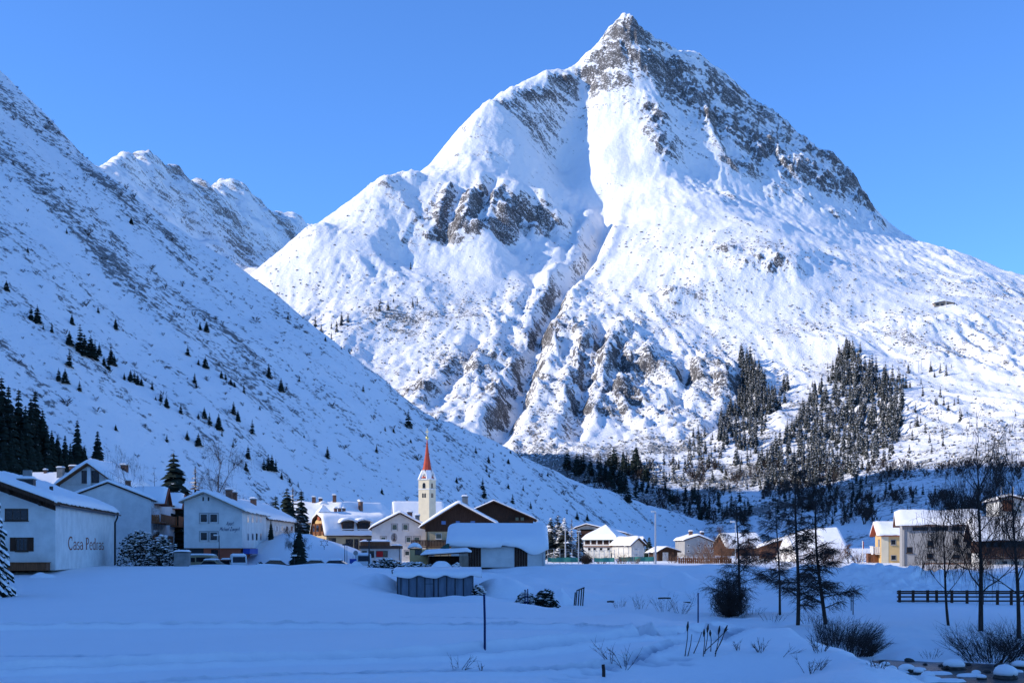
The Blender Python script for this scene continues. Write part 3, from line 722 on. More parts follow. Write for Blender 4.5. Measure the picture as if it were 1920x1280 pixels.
def snow_slab(prof, l0, l1, thick, axis, seed=0, lump=.38, over=.3, nl=None):
    """a quilt of snow over a roof line: prof = points (s, z) across, swept from l0 to l1; rounded rims, uneven depth and edge"""
    P = [Vector((p[0], p[1])) for p in prof]
    L = [0.0]
    for a, b in zip(P[:-1], P[1:]): L.append(L[-1] + (b - a).length)
    tot = L[-1]; ns = max(8, int(tot / .45)); nl = nl or max(8, int((l1 - l0) / .5))
    ns = min(ns, 40); nl = min(nl, 70)
    def at(d):
        for i in range(len(P) - 1):
            if d <= L[i + 1] or i == len(P) - 2:
                t = (d - L[i]) / (L[i + 1] - L[i]); return P[i] + (P[i + 1] - P[i]) * t
    top = []; bot = []
    for j in range(nl + 1):
        l = l0 + (l1 - l0) * j / nl
        for i in range(ns + 1):
            d = tot * i / ns; p = at(d)
            e1 = max(0, 1 - min(d, tot - d) / (thick * 1.1)); e2 = max(0, 1 - min(l - l0, l1 - l) / (thick * 1.1))
            rim = math.sqrt(max(0, 1 - e1 * e1)) * math.sqrt(max(0, 1 - e2 * e2 * .9))
            nv = mnoise.noise(Vector((l * .35 + seed * 7.7, d * .35, seed)))
            nf = mnoise.noise(Vector((l * 1.6 + seed * 3.1, d * 1.6, seed + 9)))
            h = thick * (.25 + .75 * rim) * (1 + lump * nv + lump * .35 * nf)
            off = 0.0
            if i == 0 or i == ns: off = over * (.5 + .9 * mnoise.noise(Vector((l * .9 + seed, seed * 2.3, i)))) * (-1 if i == 0 else 1)
            sag = -abs(off) * .7
            mk = (lambda s_, t_, z_: (s_, t_, z_)) if axis == 'v' else (lambda s_, t_, z_: (t_, s_, z_))
            top.append(mk(p.x + off, l, p.y + h + sag)); bot.append(mk(p.x + off * .8, l, p.y + .012 + sag))
    mb = MB(); n = len(top); w = ns + 1
    fs = []
    for j in range(nl):
        for i in range(ns):
            a = j * w + i; q = (a, a + 1, a + 1 + w, a + w)
            if axis == 'v': fs.append(q); fs.append(tuple(n + x for x in reversed(q)))
            else: fs.append(tuple(reversed(q))); fs.append(tuple(n + x for x in q))
    rimv = [i for i in range(w)] + [j * w + ns for j in range(1, nl + 1)] + [nl * w + i for i in range(ns - 1, -1, -1)] + [j * w for j in range(nl - 1, 0, -1)]
    for a, b in zip(rimv, rimv[1:] + rimv[:1]): fs.append((a, n + a, n + b, b) if axis == 'v' else (b, n + b, n + a, a))
    mb.add(top + bot, fs)
    return mb

class House:
    """local frame: u along the front (to the right), v away from the viewer, z up"""
    def __init__(s, name, label, cat, px, Y, yaw, z0=0., group=None):
        s.O = Vector(((px - 960) / F * Y, Y)); s.z0 = z0; s.yaw = R(yaw)
        s.U = Vector((math.cos(s.yaw), math.sin(s.yaw))); s.V = Vector((-math.sin(s.yaw), math.cos(s.yaw)))
        s.e = thing(name, label, cat, (s.O.x, s.O.y, z0), s.yaw, group)
    def fr(s, px, py, v=0.):
        r = Vector(((px - 960) / F, 1.0)); t = (v + s.O.dot(s.V)) / r.dot(s.V)
        return ((r * t - s.O).dot(s.U), ZC + (HY - py) / F * t - s.z0)
    def sd(s, px, py, u=0.):
        r = Vector(((px - 960) / F, 1.0)); t = (u + s.O.dot(s.U)) / r.dot(s.U)
        return ((r * t - s.O).dot(s.V), ZC + (HY - py) / F * t - s.z0)
    def wall(s, poly, axis, a, b, mat, name='wall'):
        return MB().prism(poly, axis, a, b).build(name, mat, s.e)
    def boxp(s, name, mat, u0, u1, v0, v1, z0, z1, parent=None):
        return MB().box(u0, u1, v0, v1, z0, z1).build(name, mat, parent or s.e)
    def roof(s, prof, axis, l0, l1, mat, t=.18, snow=.5, seed=0, lump=.38, over=.3, ext=0.):
        """prof: roof line from eave to eave; slab under it, snow over it"""
        low = [(p[0], p[1] - t) for p in prof]
        r = MB().prism((list(prof) + low[::-1]) if axis == 'u' else (low + list(prof)[::-1]), axis, l0, l1).build('roof', mat, s.e)
        if snow:
            q = snow_slab(prof, l0 - ext, l1 + ext, snow, axis, seed, lump, over)
            sn = q.build('roof_snow', M.snow, r, smooth=True)
        return r
    def gable(s, ul, ur, ua, ze_l, ze_r, za, depth, wallm, roofm, snow=.5, ov=.5, fo=.8, base=0., seed=0, t=.2, wall2=None, z2=None):
        """gable towards the viewer"""
        poly = [(ul, base), (ur, base), (ur, ze_r), (ua, za), (ul, ze_l)]
        if wall2:
            s.wall([(ul, base), (ur, base), (ur, z2), (ul, z2)], 'v', 0, depth, wallm)
            s.wall([(ul - .06, z2), (ur + .06, z2), (ur + .06, ze_r), (ua, za), (ul - .06, ze_l)], 'v', -.06, depth, wall2, 'upper_wall')
        else: s.wall(poly, 'v', 0, depth, wallm)
        sl = (za - ze_l) / (ua - ul); sr = (za - ze_r) / (ur - ua)
        prof = [(ul - ov, ze_l - sl * ov + t + .02), (ua, za + t + .02), (ur + ov, ze_r - sr * ov + t + .02)]
        return s.roof(prof, 'v', -fo, depth + .4, roofm, t, snow, seed)
    def eaves(s, u0, u1, v1, ze, zr, wallm, roofm, snow=.5, ov=.5, so=.6, base=0., seed=0, t=.2, vr=None, zb=None):
        """eaves towards the viewer, ridge along u"""
        vr = vr if vr is not None else v1 / 2; zb = zb if zb is not None else ze
        s.wall([(0, base), (0, ze), (vr, zr), (v1, zb), (v1, base)], 'u', u0, u1, wallm)
        sf = (zr - ze) / vr; sb = (zr - zb) / (v1 - vr)
        prof = [(-ov, ze - sf * ov + t + .02), (vr, zr + t + .02), (v1 + ov, zb - sb * ov + t + .02)]
        return s.roof(prof, 'u', u0 - so, u1 + so, roofm, t, snow, seed)
    def win(s, face, a0, a1, z0, z1, at=0., fm=None, gm=None, bars=0, fw=.06, sill=True, shut=None, surround=None):
        """a window on face 'f' (front, v=at), 'r' (right, u=at) or 'l' (left, u=at)"""
        a0, a1 = min(a0, a1), max(a0, a1); z0, z1 = min(z0, z1), max(z0, z1)
        fm = fm or M.frame; gm = gm or M.glass
        def bx(mb, p0, p1, d0, d1, q0, q1):        # d: depth outwards
            if face == 'f': mb.box(p0, p1, at - d1, at - d0, q0, q1)
            elif face == 'r': mb.box(at + d0, at + d1, p0, p1, q0, q1)
            else: mb.box(at - d1, at - d0, p0, p1, q0, q1)
        w = MB()
        bx(w, a0, a0 + fw, .003, .034, z0, z1); bx(w, a1 - fw, a1, .003, .034, z0, z1)
        bx(w, a0 + fw, a1 - fw, .003, .034, z0, z0 + fw); bx(w, a0 + fw, a1 - fw, .003, .034, z1 - fw, z1)
        for b in range(bars):
            c = a0 + (a1 - a0) * (b + 1) / (bars + 1); bx(w, c - fw * .35, c + fw * .35, .004, .033, z0 + fw, z1 - fw)
        o = w.build('window', fm, s.e)
        g = MB(); bx(g, a0 + fw, a1 - fw, .002, .026, z0 + fw, z1 - fw); g.build('pane', gm, o)
        if sill:
            q = MB(); bx(q, a0 - .08, a1 + .08, .004, .16, z0 - .07, z0 - .002); q.build('sill', fm, o)
        if shut:
            sw = (a1 - a0) * .5
            for c in (a0 - sw - .01, a1 + .01):
                q = MB(); bx(q, c, c + sw, .004, .06, z0, z1); q.build('shutter', shut, o)
        if surround:
            q = MB(); m_ = .16
            bx(q, a0 - m_, a0 - .002, .002, .03, z0 - m_, z1 + m_); bx(q, a1 + .002, a1 + m_, .002, .03, z0 - m_, z1 + m_); bx(q, a0 - .002, a1 + .002, .002, .03, z1 + .002, z1 + m_)
            q.build('surround', surround, o)
        return o
    def winp(s, px0, py0, px1, py1, v=0., **k):
        a, za = s.fr(px0, py0, v); b, zb = s.fr(px1, py1, v)
        return s.win('f', a, b, zb, za, v, **k)
    def winr(s, px0, py0, px1, py1, u, **k):
        a, za = s.sd(px0, py0, u); b, zb = s.sd(px1, py1, u)
        return s.win('r' if k.pop('face', 'r') == 'r' else 'l', a, b, zb, za, u, **k)
    def chimney(s, u, v, z0, z1, w=.8, d=.8, mat=None, cap=True):
        c = MB().box(u - w / 2, u + w / 2, v - d / 2, v + d / 2, z0, z1).build('chimney', mat or M.brick, s.e)
        if cap:
            MB().box(u - w / 2 - .08, u + w / 2 + .08, v - d / 2 - .08, v + d / 2 + .08, z1 + .002, z1 + .1).build('chimney_cap', M.concrete, c)
            snow_slab([(u - w / 2 - .1, z1 + .1), (u, z1 + .1), (u + w / 2 + .1, z1 + .1)], v - d / 2 - .1, v + d / 2 + .1, .25, 'v', u, .2, .03).build('snow_cap', M.snow, c, smooth=True)
        return c
    def balcony(s, face, a0, a1, z, h, d, mat, at=0.):
        def bx(mb, p0, p1, d0, d1, q0, q1):
            if face == 'f': mb.box(p0, p1, at - d1, at - d0, q0, q1)
            elif face == 'r': mb.box(at + d0, at + d1, p0, p1, q0, q1)
            else: mb.box(at - d1, at - d0, p0, p1, q0, q1)
        a0, a1 = min(a0, a1), max(a0, a1)
        b = MB(); bx(b, a0, a1, .003, d, z - .15, z)
        o = b.build('balcony', mat, s.e)
        r = MB(); n = max(3, int((a1 - a0) / .22)); st = (a1 - a0) / n
        for i in range(n): bx(r, a0 + i * st + .02, a0 + (i + 1) * st - .02, d - .06, d - .01, z + .04, z + h - .09)
        m = max(2, int(d / .22)); st = d / m
        for e in (a0 + .01, a1 - .06):
            for i in range(m - 1): bx(r, e, e + .05, i * st + .02, (i + 1) * st - .02, z + .04, z + h - .09)
        rl = r.build('railing', mat, o)
        t = MB(); bx(t, a0 - .03, a1 + .03, d - .1, d + .04, z + h - .085, z + h); t.build('handrail', mat, o)
        return o

# ================================================================== lettering (flat print on the walls)
def arc(cx, cy, rx, ry, a0, a1, n=10):
    return [(cx + rx * math.cos(R(a0 + (a1 - a0) * i / n)), cy + ry * math.sin(R(a0 + (a1 - a0) * i / n))) for i in range(n + 1)]
SERIF = {  # strokes (points, width at ends) on a unit x-height of .62, cap height 1
    'C': ([(arc(.36, .5, .33, .5, 55, 305, 14), .085), ([(.55, .97), (.55, .70)], .035), ([(.56, .10), (.60, .24)], .03)], .72),
    'P': ([([(.14, 0), (.14, 1)], .10), (arc(.2, .73, .33, .26, 90, -90, 8), .07), ([(.14, .99), (.22, .99)], .04), ([(.14, .47), (.22, .47)], .04), ([(.02, .015), (.27, .015)], .035), ([(.02, .985), (.14, .985)], .035)], .64),
    'a': ([([(.42, 0), (.42, .45)], .085), (arc(.25, .45, .17, .16, 0, 165, 8), .06), (arc(.23, .17, .17, .17, 60, 330, 10), .06), ([(.40, .02), (.52, .03)], .04)], .56),
    's': ([(arc(.21, .46, .15, .15, 30, 250, 8) , .06), (arc(.21, .16, .17, .155, 80, -150, 8), .07)], .46),
    'e': ([(arc(.27, .31, .22, .31, 15, 320, 14), .065), ([(.06, .34), (.48, .34)], .04)], .56),
    'd': ([([(.42, 0), (.42, 1)], .085), (arc(.25, .31, .20, .31, 25, 335, 12), .065), ([(.30, .985), (.42, .985)], .03), ([(.40, .015), (.54, .015)], .035)], .6),
    'r': ([([(.14, 0), (.14, .6)], .085), (arc(.29, .42, .15, .19, 170, 50, 6), .05), ([(.02, .015), (.28, .015)], .035), ([(.03, .6), (.14, .6)], .03)], .45),
    ' ': ([], .36)}
SCRIPT = {
    'A': ([([(0, 0), (.42, 1), (.5, 0)], .09), ([(.12, .35), (.52, .38)], .06)], .62), 'M': ([([(0, 0), (.2, 1), (.34, .3), (.62, 1), (.62, 0)], .08)], .76),
    'Z': ([([(.1, .95), (.58, 1), (.02, .03), (.56, 0)], .09)], .64), 'p': ([([(.1, -.35), (.2, .6)], .08), (arc(.3, .32, .2, .28, 140, -160, 8), .07)], .56),
    'a': ([(arc(.22, .28, .2, .28, 40, 330, 8), .07), ([(.42, .58), (.4, .05), (.5, .02)], .08)], .52), 'r': ([([(.08, 0), (.14, .6)], .08), (arc(.3, .4, .17, .2, 165, 50, 5), .06)], .42),
    't': ([([(.16, 1), (.12, .1), (.3, .03)], .08), ([(0, .62), (.34, .64)], .05)], .36), 'i': ([([(.1, .6), (.08, .05), (.2, .02)], .08), ([(.12, .8), (.13, .88)], .09)], .26),
    'c': ([(arc(.22, .3, .2, .3, 50, 310, 8), .07)], .46), 'h': ([([(.08, 0), (.14, 1)], .08), (arc(.26, .35, .15, .24, 160, 0, 6), .06), ([(.41, .35), (.4, .02)], .07)], .52),
    'e': ([(arc(.22, .3, .2, .3, 10, 310, 9), .065), ([(.03, .3), (.42, .33)], .05)], .48), 'l': ([([(.14, 1.02), (.08, .1), (.2, .02)], .08)], .26),
    'n': ([([(.08, 0), (.12, .6)], .08), (arc(.25, .36, .15, .22, 160, 0, 6), .06), ([(.40, .36), (.4, .02)], .07)], .52),
    'g': ([(arc(.22, .32, .19, .27, 40, 330, 8), .07), ([(.42, .6), (.38, -.25), (.2, -.36), (.04, -.25)], .07)], .52), ' ': ([], .3)}
def text_mesh(mb, text, font, place, height, slant=0., sx=1.):
    """place(s, h) -> point on the wall; flat ribbons 1 cm thick are laid along every stroke"""
    x = 0.0
    for ch in text:
        strokes, adv = font[ch]
        for pts, w in strokes:
            for (a, b), (c, d) in zip(pts[:-1], pts[1:]):
                L = math.hypot(c - a, d - b)
                if L < 1e-6: continue
                w_ = w * 1.45; nx, ny = -(d - b) / L * w_ / 2, (c - a) / L * w_ / 2
                q = [(a + nx, b + ny), (a - nx, b - ny), (c - nx, d - ny), (c + nx, d + ny)]
                q = [((x + p[0] + slant * p[1]) * height * sx, p[1] * height) for p in q]
                vs = [place(*p, .004) for p in q] + [place(*p, .014) for p in q]
                mb.add(vs, [(4, 5, 6, 7), (3, 2, 1, 0), (0, 1, 5, 4), (1, 2, 6, 5), (2, 3, 7, 6), (3, 0, 4, 7)])
        x += adv
    return x * height * sx
def text_width(text, font): return sum(font[c][1] for c in text)

# ================================================================== houses at the near edge of the village
# white house whose long wall carries its name
h = House('white_house', 'white house with brown lettering on its long wall and a broad snowy roof', 'house', 104, 125, 8, 0.0)
EZ, RZ = 6.35, 9.5
h.gable(-17, 0, -8.5, EZ, EZ, RZ, 35, M.white, M.wood, snow=.55, ov=.35, fo=2.3, seed=1, t=.42)
for u in (-1.4, -4.2, -7.0, -10):
    zz = EZ + (RZ - EZ) * (min(-u, 17 + u)) / 8.5 - .05
    MB().prism([(-1.35, zz - .25), (0.0, zz - .55), (0.0, zz), (-1.35, zz)], 'u', u - .14, u + .14).build('roof_bracket', M.wood, h.e)
MB().prism([(-8.5, RZ - .02), (0.02, EZ - .02), (.02, EZ - .55), (-8.5, RZ - .62)], 'v', -.10, -.004).prism([(-17.02, EZ - .02), (-8.5, RZ - .021), (-8.5, RZ - .621), (-17.02, EZ - .55)], 'v', -.10, -.004).build('gable_boarding', M.wood, h.e)
for a in ((9, 953, 53, 976), (30, 1007, 52, 1033)):
    h.winp(*a, fm=M.darkframe, bars=2, fw=.1, shut=M.wood if a[0] == 30 else None)
v0, zt = h.sd(128, 1006); v1, _ = h.sd(195, 1006); _, zb = h.sd(128, 1029.5)
hh = zt - zb
sx = (v1 - v0) / (text_width('Casa Pedras', SERIF) * hh)
xx = 0.0
for ch in 'Casa Pedras':
    tm = MB(); w_ = text_mesh(tm, ch, SERIF, lambda s_, q, d: (d, v0 + xx + s_, zb + q), hh, 0, sx)
    if tm.v: tm.build('letter', M.letter, h.e)
    xx += w_
vd, _ = h.sd(214, 1000)
MB().tube([(.45, vd - .3, EZ - .1), (.4, vd, EZ - .35), (.12, vd, EZ - 1.0), (.12, vd, .0)], .11, 8).build('drainpipe', M.metal, h.e)
MB().tube([(.62, -1.2, EZ - .08), (.62, 35, EZ - .08)], .09, 6).build('gutter', M.metal, h.e)
cu, cv = -3.6, 4.0
c = h.chimney(cu, cv, 7.3, 9.0, 1.5, 1.2, M.metal)
MB().box(cu - .45, cu + .35, cv + .3, cv + .9, 9.3, 10.0).build('chimney_pot', M.concrete, c)
MB().tube([(-2.9, 12, 7.6), (-2.9, 12, 8.75)], .2, 8).build('vent_pipe', M.metal, h.e)
MB().box(-8.2, -4.6, -1.9, -.05, 0, .75).box(-8.3, -4.5, -2.0, -.05, .752, .82).build('plank_box', M.concrete, h.e)
MB().box(-4.4, -.5, -1.7, -.05, 0, .72).box(-4.5, -.4, -1.8, -.05, .722, .79).build('plank_box', M.woodmid, h.e)

# house far behind with a sunlit roof
h = House('sunlit_roof_house', 'house behind the long white house, only its dazzling sunlit roof showing', 'house', 36, 215, -6, 3.0)
h.eaves(0, 11.6, 10, 6.6, 11.6, M.offwhite, M.wood, snow=.5, seed=2, vr=5)
h.chimney(5.2, 4.4, 11.0, 12.9, 1.0, 1.0, M.concrete); h.chimney(7.2, 5.2, 11.3, 13.2, 1.3, 1.1, M.brick); h.chimney(2.2, 5, 11.2, 12.6, .5, .5, M.brick)

# chalet with the tall glazed gable
h = House('gabled_chalet', 'grey chalet with tall glazed gable windows and a steep snow slab roof', 'house', 168, 190, -6, 0.0)
h.gable(-4.6, 4.0, 0, 11.6, 11.8, 14.6, 12, M.offwhite, M.woodmid, snow=.7, ov=.6, fo=1.0, seed=3, t=.22)
for a in ((153, 882, 164.5, 906), (171, 882, 186, 905)): h.winp(*a, fm=M.darkframe, bars=2, sill=False)
MB().box(-.25, .3, -.35, -.01, 8, 14.2).build('post', M.white, h.e)
h.balcony('f', -3.6, 3.4, 10.6, .9, .5, M.offwhite)
h.chimney(1.8, 8.5, 13.0, 15.0, .9, .9)

# plain gable house with little cross gables and balconies
h = House('balcony_house', 'house with a blank gable wall, two small dormers and brown balconies down its side', 'house', 283, 175, 8, 0.0)
h.gable(-11.4, 0, -5.7, 8.75, 8.75, 11.0, 34, M.white, M.wood, snow=.4, ov=.25, fo=.3, seed=4)
for k, (pa, pb, za, zb_) in enumerate(((284, 311, 963, 978), (319, 343, 967, 985), (328, 345, 1003, 1019), (286, 308, 1003, 1017))):
    va, z1 = h.sd(pa, za); vb, _ = h.sd(pb, za); _, zl = h.sd(pa, zb_)
    h.balcony('r', va, vb, zl, max(1.0, z1 - zl), 1.3, M.woodwarm)
    h.win('r', va + .5, va + (vb - va) * .55, zl + .02, zl + 2.0, 0, fm=M.frame, sill=False)
for pa, pb in ((282, 309), (313, 343)):
    va, _ = h.sd(pa, 940); vb, _ = h.sd(pb, 940); m_ = (va + vb) / 2; w_ = min((vb - va) / 2, 3.4)
    MB().prism([(m_ - w_, 8.35), (m_ + w_, 8.35), (m_, 10.5)], 'u', -3.2, 1.2).build('dormer_gable', M.wood, h.e)
    r = MB().prism([(m_ - w_ - .3, 8.25), (m_, 10.55), (m_ + w_ + .3, 8.25), (m_ + w_ + .3, 8.41), (m_, 10.73), (m_ - w_ - .3, 8.41)], 'u', -3.3, 1.6).build('dormer_roof', M.redwall, h.e)
    snow_slab([(m_ - w_ - .3, 8.42), (m_, 10.74), (m_ + w_ + .3, 8.42)], -3.2, 1.4, .4, 'u', m_, .2, .1).build('roof_snow', M.snow, r, smooth=True)
h.chimney(-5, 13, 10.6, 12, .7, .7)

# apartment house with the script lettering
h = House('apartment_house', 'white apartment house with dark blue script lettering over a red-brown ground floor', 'house', 454, 165, 3, 0.0)
zl = h.fr(345, 939)[1]; zr = h.fr(454, 957)[1]; ua, za = h.fr(383, 925); ul = h.fr(345, 1000)[0]; z2 = h.fr(400, 1027)[1]
h.wall([(ul + .25, 0), (-.25, 0), (-.25, z2), (ul + .25, z2)], 'v', .3, 21.8, M.redwall)
h.wall([(ul, z2 + .002), (0, z2 + .002), (0, zr), (ua, za), (ul, zl)], 'v', 0, 22, M.white, 'upper_wall')
h.roof([(ul - .5, zl - .1), (ua, za + .2), (.55, zr - .05)], 'v', -.8, 22.6, M.woodlight, .16, .4, 5)
for a in ((375.5, 963, 389, 979), (393.5, 963, 408, 979), (375.5, 997, 389, 1013), (393.5, 997, 408, 1013)): h.winp(*a, surround=M.grey)
for px in (381, 391):
    u, z = h.fr(px, 935); MB().box(u - .1, u + .1, -.02, -.003, z - .25, z + .25).build('vent_slot', M.metal, h.e)
for px in (465, 473.4, 481, 488.5):
    for pa, pb in ((965, 979.5), (998.5, 1013)):
        va, zt = h.sd(px - 1.7, pa); vb, _ = h.sd(px + 1.7, pa); _, zb = h.sd(px, pb)
        h.win('r', va, vb, zb, zt, 0, bars=0, sill=False)
tm = MB()
for txt, pa, pb, pt, pbot in (('Apart', 424, 437.5, 977.5, 984), ('Michael Zangerl', 412, 449, 987.5, 994.5)):
    u0, zt = h.fr(pa, pt); u1, _ = h.fr(pb, pt); _, zb = h.fr(pa, pbot)
    sx = (u1 - u0) / (text_width(txt, SCRIPT) * (zt - zb))
    xx = 0.0
    for ch in txt:
        tm = MB(); w_ = text_mesh(tm, ch, SCRIPT, lambda s_, q, d: (u0 + xx + s_, -d, zb + q), zt - zb, .22, sx)
        if tm.v: tm.build('letter', M.bluepaint, h.e)
        xx += w_
u0, _ = h.fr(350, 1040); u1, _ = h.fr(381, 1040); MB().box(u0, u1, .27, .296, 0, z2 - .05).build('garage_door', M.metal, h.e)
u0, _ = h.fr(395, 1040); u1, _ = h.fr(408, 1040); MB().box(u0, u1, .27, .296, 0, z2 - .2).build('door', M.glass, h.e)
for px in (474, 480, 487, 492, 497):
    v, _ = h.sd(px, 1045); MB().box(-.5, -.02, v - .35, v + .35, 0, z2).build('pillar', M.redwall, h.e)
for vv, uu in ((8, -3.0), (9.5, -2.6), (11, -3.2)): h.chimney(uu, vv, 8.0, 9.7 + .3 * (uu < -2.8), .8, .8, M.brick)
va, zt = h.sd(455.5, 1028); vb, _ = h.sd(471, 1028)
MB().prism([(va, 1.45), (vb, 1.45), (vb, 2.15), (va, 2.15)], 'u', .01, .9).build('awning', M.signblue, h.e)

# long house behind it
h = House('long_guesthouse', 'pale guesthouse wall with white shutters behind the lettered apartment house', 'house', 498, 188, 0, 0.0)
h.gable(-9, 0, -4.5, 6.6, 6.6, 8.9, 25, M.offwhite, M.wood, snow=.5, ov=.5, fo=.5, seed=6)
for px in (507, 517, 527, 536, 545):
    for pa, pb in ((985, 995), (1006, 1017), (1027, 1038)):
        va, zt = h.sd(px, pa); vb, _ = h.sd(px + 3.5, pa); _, zb = h.sd(px, pb)
        h.win('r', va, vb, zb, zt, 0, bars=1, shut=M.frame if px in (517, 527) else None)
h.chimney(-3, 6, 8.2, 9.6)

# ================================================================== middle of the village
h = House('broad_roof_house', 'broad low house with a wide smooth snow roof and three chimneys', 'house', 538, 262, 0, 0.0)
h.eaves(0, 10.3, 12, 7.8, 11.2, M.beige, M.wood, snow=.7, ov=.8, so=.7, seed=7, vr=6)
for u, z in ((4.6, 12.9), (6.0, 12.6), (8.9, 13.3)): h.chimney(u, 6, 11, z, .7, .7)
h.winp(545, 981, 552, 990); h.winp(557, 981, 564, 990)
h = House('cottage', 'low house with a lavender snow roof sloping to the right behind the dormer hotel', 'house', 634, 268, -42, 0.0)
h.gable(-6.5, 6.5, 0, 7.0, 6.6, 11.4, 12, M.beige, M.wood, snow=.55, ov=.6, seed=8)
h.chimney(2.5, 4, 9.5, 12.0, .7, .7); h.chimney(-1.2, 7, 10.8, 12.4, .6, .6)

# hotel with a mansard roof and dormers
h = House('dormer_hotel', 'hotel with a snowy mansard roof, two dark dormers and a sunlit wooden end gallery', 'hotel', 612, 222, 24, 0.0)
Wd, Dp = 11.2, 9.0
h.wall([(0, 0), (0, 4.5), (Dp, 4.5), (Dp, 0)], 'u', 0, Wd, M.beige)
mp = [(-.5, 4.5), (1.5, 7.5), (4.5, 8.3), (7.5, 7.5), (9.5, 4.5)]
h.wall([(.2, 4.502), (1.6, 7.1), (4.5, 7.9), (7.4, 7.1), (8.8, 4.502)], 'u', .05, Wd - .05, M.ochre, 'upper_wall')
h.roof(mp, 'u', -.5, Wd + .4, M.wood, .2, .5, 9, over=.1)
for pa, pb in ((641, 663), (670, 693)):
    u0, z0 = h.fr(pa, 984); u1, _ = h.fr(pb, 984); zlo, zhi = 5.2, 7.2
    d = MB().box(u0, u1, -.25, 2.0, zlo, zhi - .3).build('dormer', M.wood, h.e)
    g = MB(); n = 3
    for i in range(n):
        a = u0 + .15 + (u1 - u0 - .3) * i / n; g.box(a, a + (u1 - u0 - .3) / n - .1, -.3, -.252, zlo + .55, zhi - .5)
    g.build('pane', M.glass, d)
    MB().box(u0 - .05, u1 + .05, -.42, -.255, zlo + .28, zlo + .45).build('sill', M.frame, d)
    snow_slab([(u0 - .5, zhi - .5), (u0 + .2, zhi - .15), ((u0 + u1) / 2, zhi), (u1 - .2, zhi - .15), (u1 + .5, zhi - .5)], -.7, 2.3, .5, 'v', pa, .15, .1).build('roof_snow', M.snow, d, smooth=True)
# the gallery on the sunlit left end: panels and arched openings
for v in (1.0, 3.4, 6.2):
    w = 1.6 if v != 3.4 else 2.2
    f = MB().box(-.32, .04, v - .1, v + w, 4.6, 6.6).build('gallery_panel', M.woodmid, h.e)
    pts = [(v + .25, 5.2), (v + w - .3, 5.2)] + [(v + w / 2 - .02 + (w / 2 - .28) * math.cos(R(a)), 6.0 + .35 * math.sin(R(a))) for a in range(0, 181, 30)]
    MB().prism(pts, 'u', -.36, -.322).build('opening', M.glass, f)
t_ = MB().box(-.2, 1.6, 3.6, 5.2, 7.2, 8.6).build('turret', M.redwall, h.e)
MB().add([(-.5, 3.3, 8.6), (1.9, 3.3, 8.6), (1.9, 5.5, 8.6), (-.5, 5.5, 8.6), (.7, 4.4, 10.0)], [(0, 1, 4), (1, 2, 4), (2, 3, 4), (3, 0, 4), (3, 2, 1, 0)]).build('turret_roof', M.snow, t_)
snow_slab([(-.1, 10.0), (.7, 10.1), (1.5, 10.0)], 3.7, 5.1, .5, 'v', 3, .2, .1).build('snow_cap', M.snow, t_, smooth=True)
for a in ((616, 1008, 630, 1024), (648, 1010, 662, 1030), (664, 1010, 672, 1030)): h.winp(*a, fm=M.darkframe)
u0, _ = h.fr(675, 1005); u1, _ = h.fr(695, 1005)
MB().prism([(-1.6, 3.0), (-.01, 3.9), (-.01, 3.7), (-1.6, 2.5)], 'u', u0, u1).build('awning', M.redpaint, h.e)
for k, pa in enumerate((646, 654, 662)): h.chimney(h.fr(pa, 980)[0], 5.6, 8.0, 9.3, .5, .5, cap=True)

# ---- church
h = House('church', 'village church with cream tower and slender red spire, snowy nave roof', 'church', 804.7, 380, -28, 1.0)
s_ = 3.75
_, zw = h.fr(804.7, 899); _, zt = h.fr(804.7, 883); _, ztip = h.fr(801, 823)
h.wall([(-s_, 0), (0, 0), (0, zw), (-s_, zw)], 'v', 0, s_, M.cream, 'tower')
zc = h.fr(804, 917)[1]
MB().box(-s_ - .12, .12, -.12, s_ + .12, zc, zc + .3).build('string_course', M.white, h.e)
MB().box(-s_ - .2, .2, -.2, s_ + .2, zw + .002, zw + .35).build('cornice', M.white, h.e)
gz_ = zt + .6
for poly, ax, a, b in (([(-s_, zw + .36), (0, zw + .36), (-s_ / 2, gz_)], 'v', .02, s_ - .02), ([(0.02, zw + .37), (s_ - .02, zw + .37), (s_ / 2, gz_ - .01)], 'u', -s_ + .01, -.01)):
    g = MB().prism(poly, ax, a, b).build('clock_gable', M.white, h.e)
for face, at in (('f', 0), ('r', 0)):
    mb = MB(); cz = zw + 1.2
    ring = [(math.cos(R(k * 24)) * .58, math.sin(R(k * 24)) * .58) for k in range(15)]
    if face == 'f': mb.prism([(-s_ / 2 + x, cz + y) for x, y in ring], 'v', -.06, .015)
    else: mb.prism([(s_ / 2 + x, cz + y) for x, y in ring], 'u', -.015, .06)
    ck = mb.build('clock_face', M.offwhite, h.e)
    hb = MB()
    for ang, ln in ((60, .6), (170, .42)):
        dx, dz = math.cos(R(ang)) * ln, math.sin(R(ang)) * ln
        if face == 'f': hb.tube([(-s_ / 2, -.09, cz), (-s_ / 2 + dx, -.09, cz + dz)], .07, 4)
        else: hb.tube([(.09, s_ / 2, cz), (.09, s_ / 2 + dx, cz + dz)], .07, 4)
    hb.build('clock_hands', M.metal, ck)
cx, cy = -s_ / 2, s_ / 2
prof = [(2.3, zw + .55), (1.85, zw + 1.35), (1.55, zt), (1.15, zt + 1.8), (.6, zt + 5.2), (.09, ztip)]
MB().lathe(prof, 8, (cx, cy)).build('spire', M.spire, h.e)
q = MB()
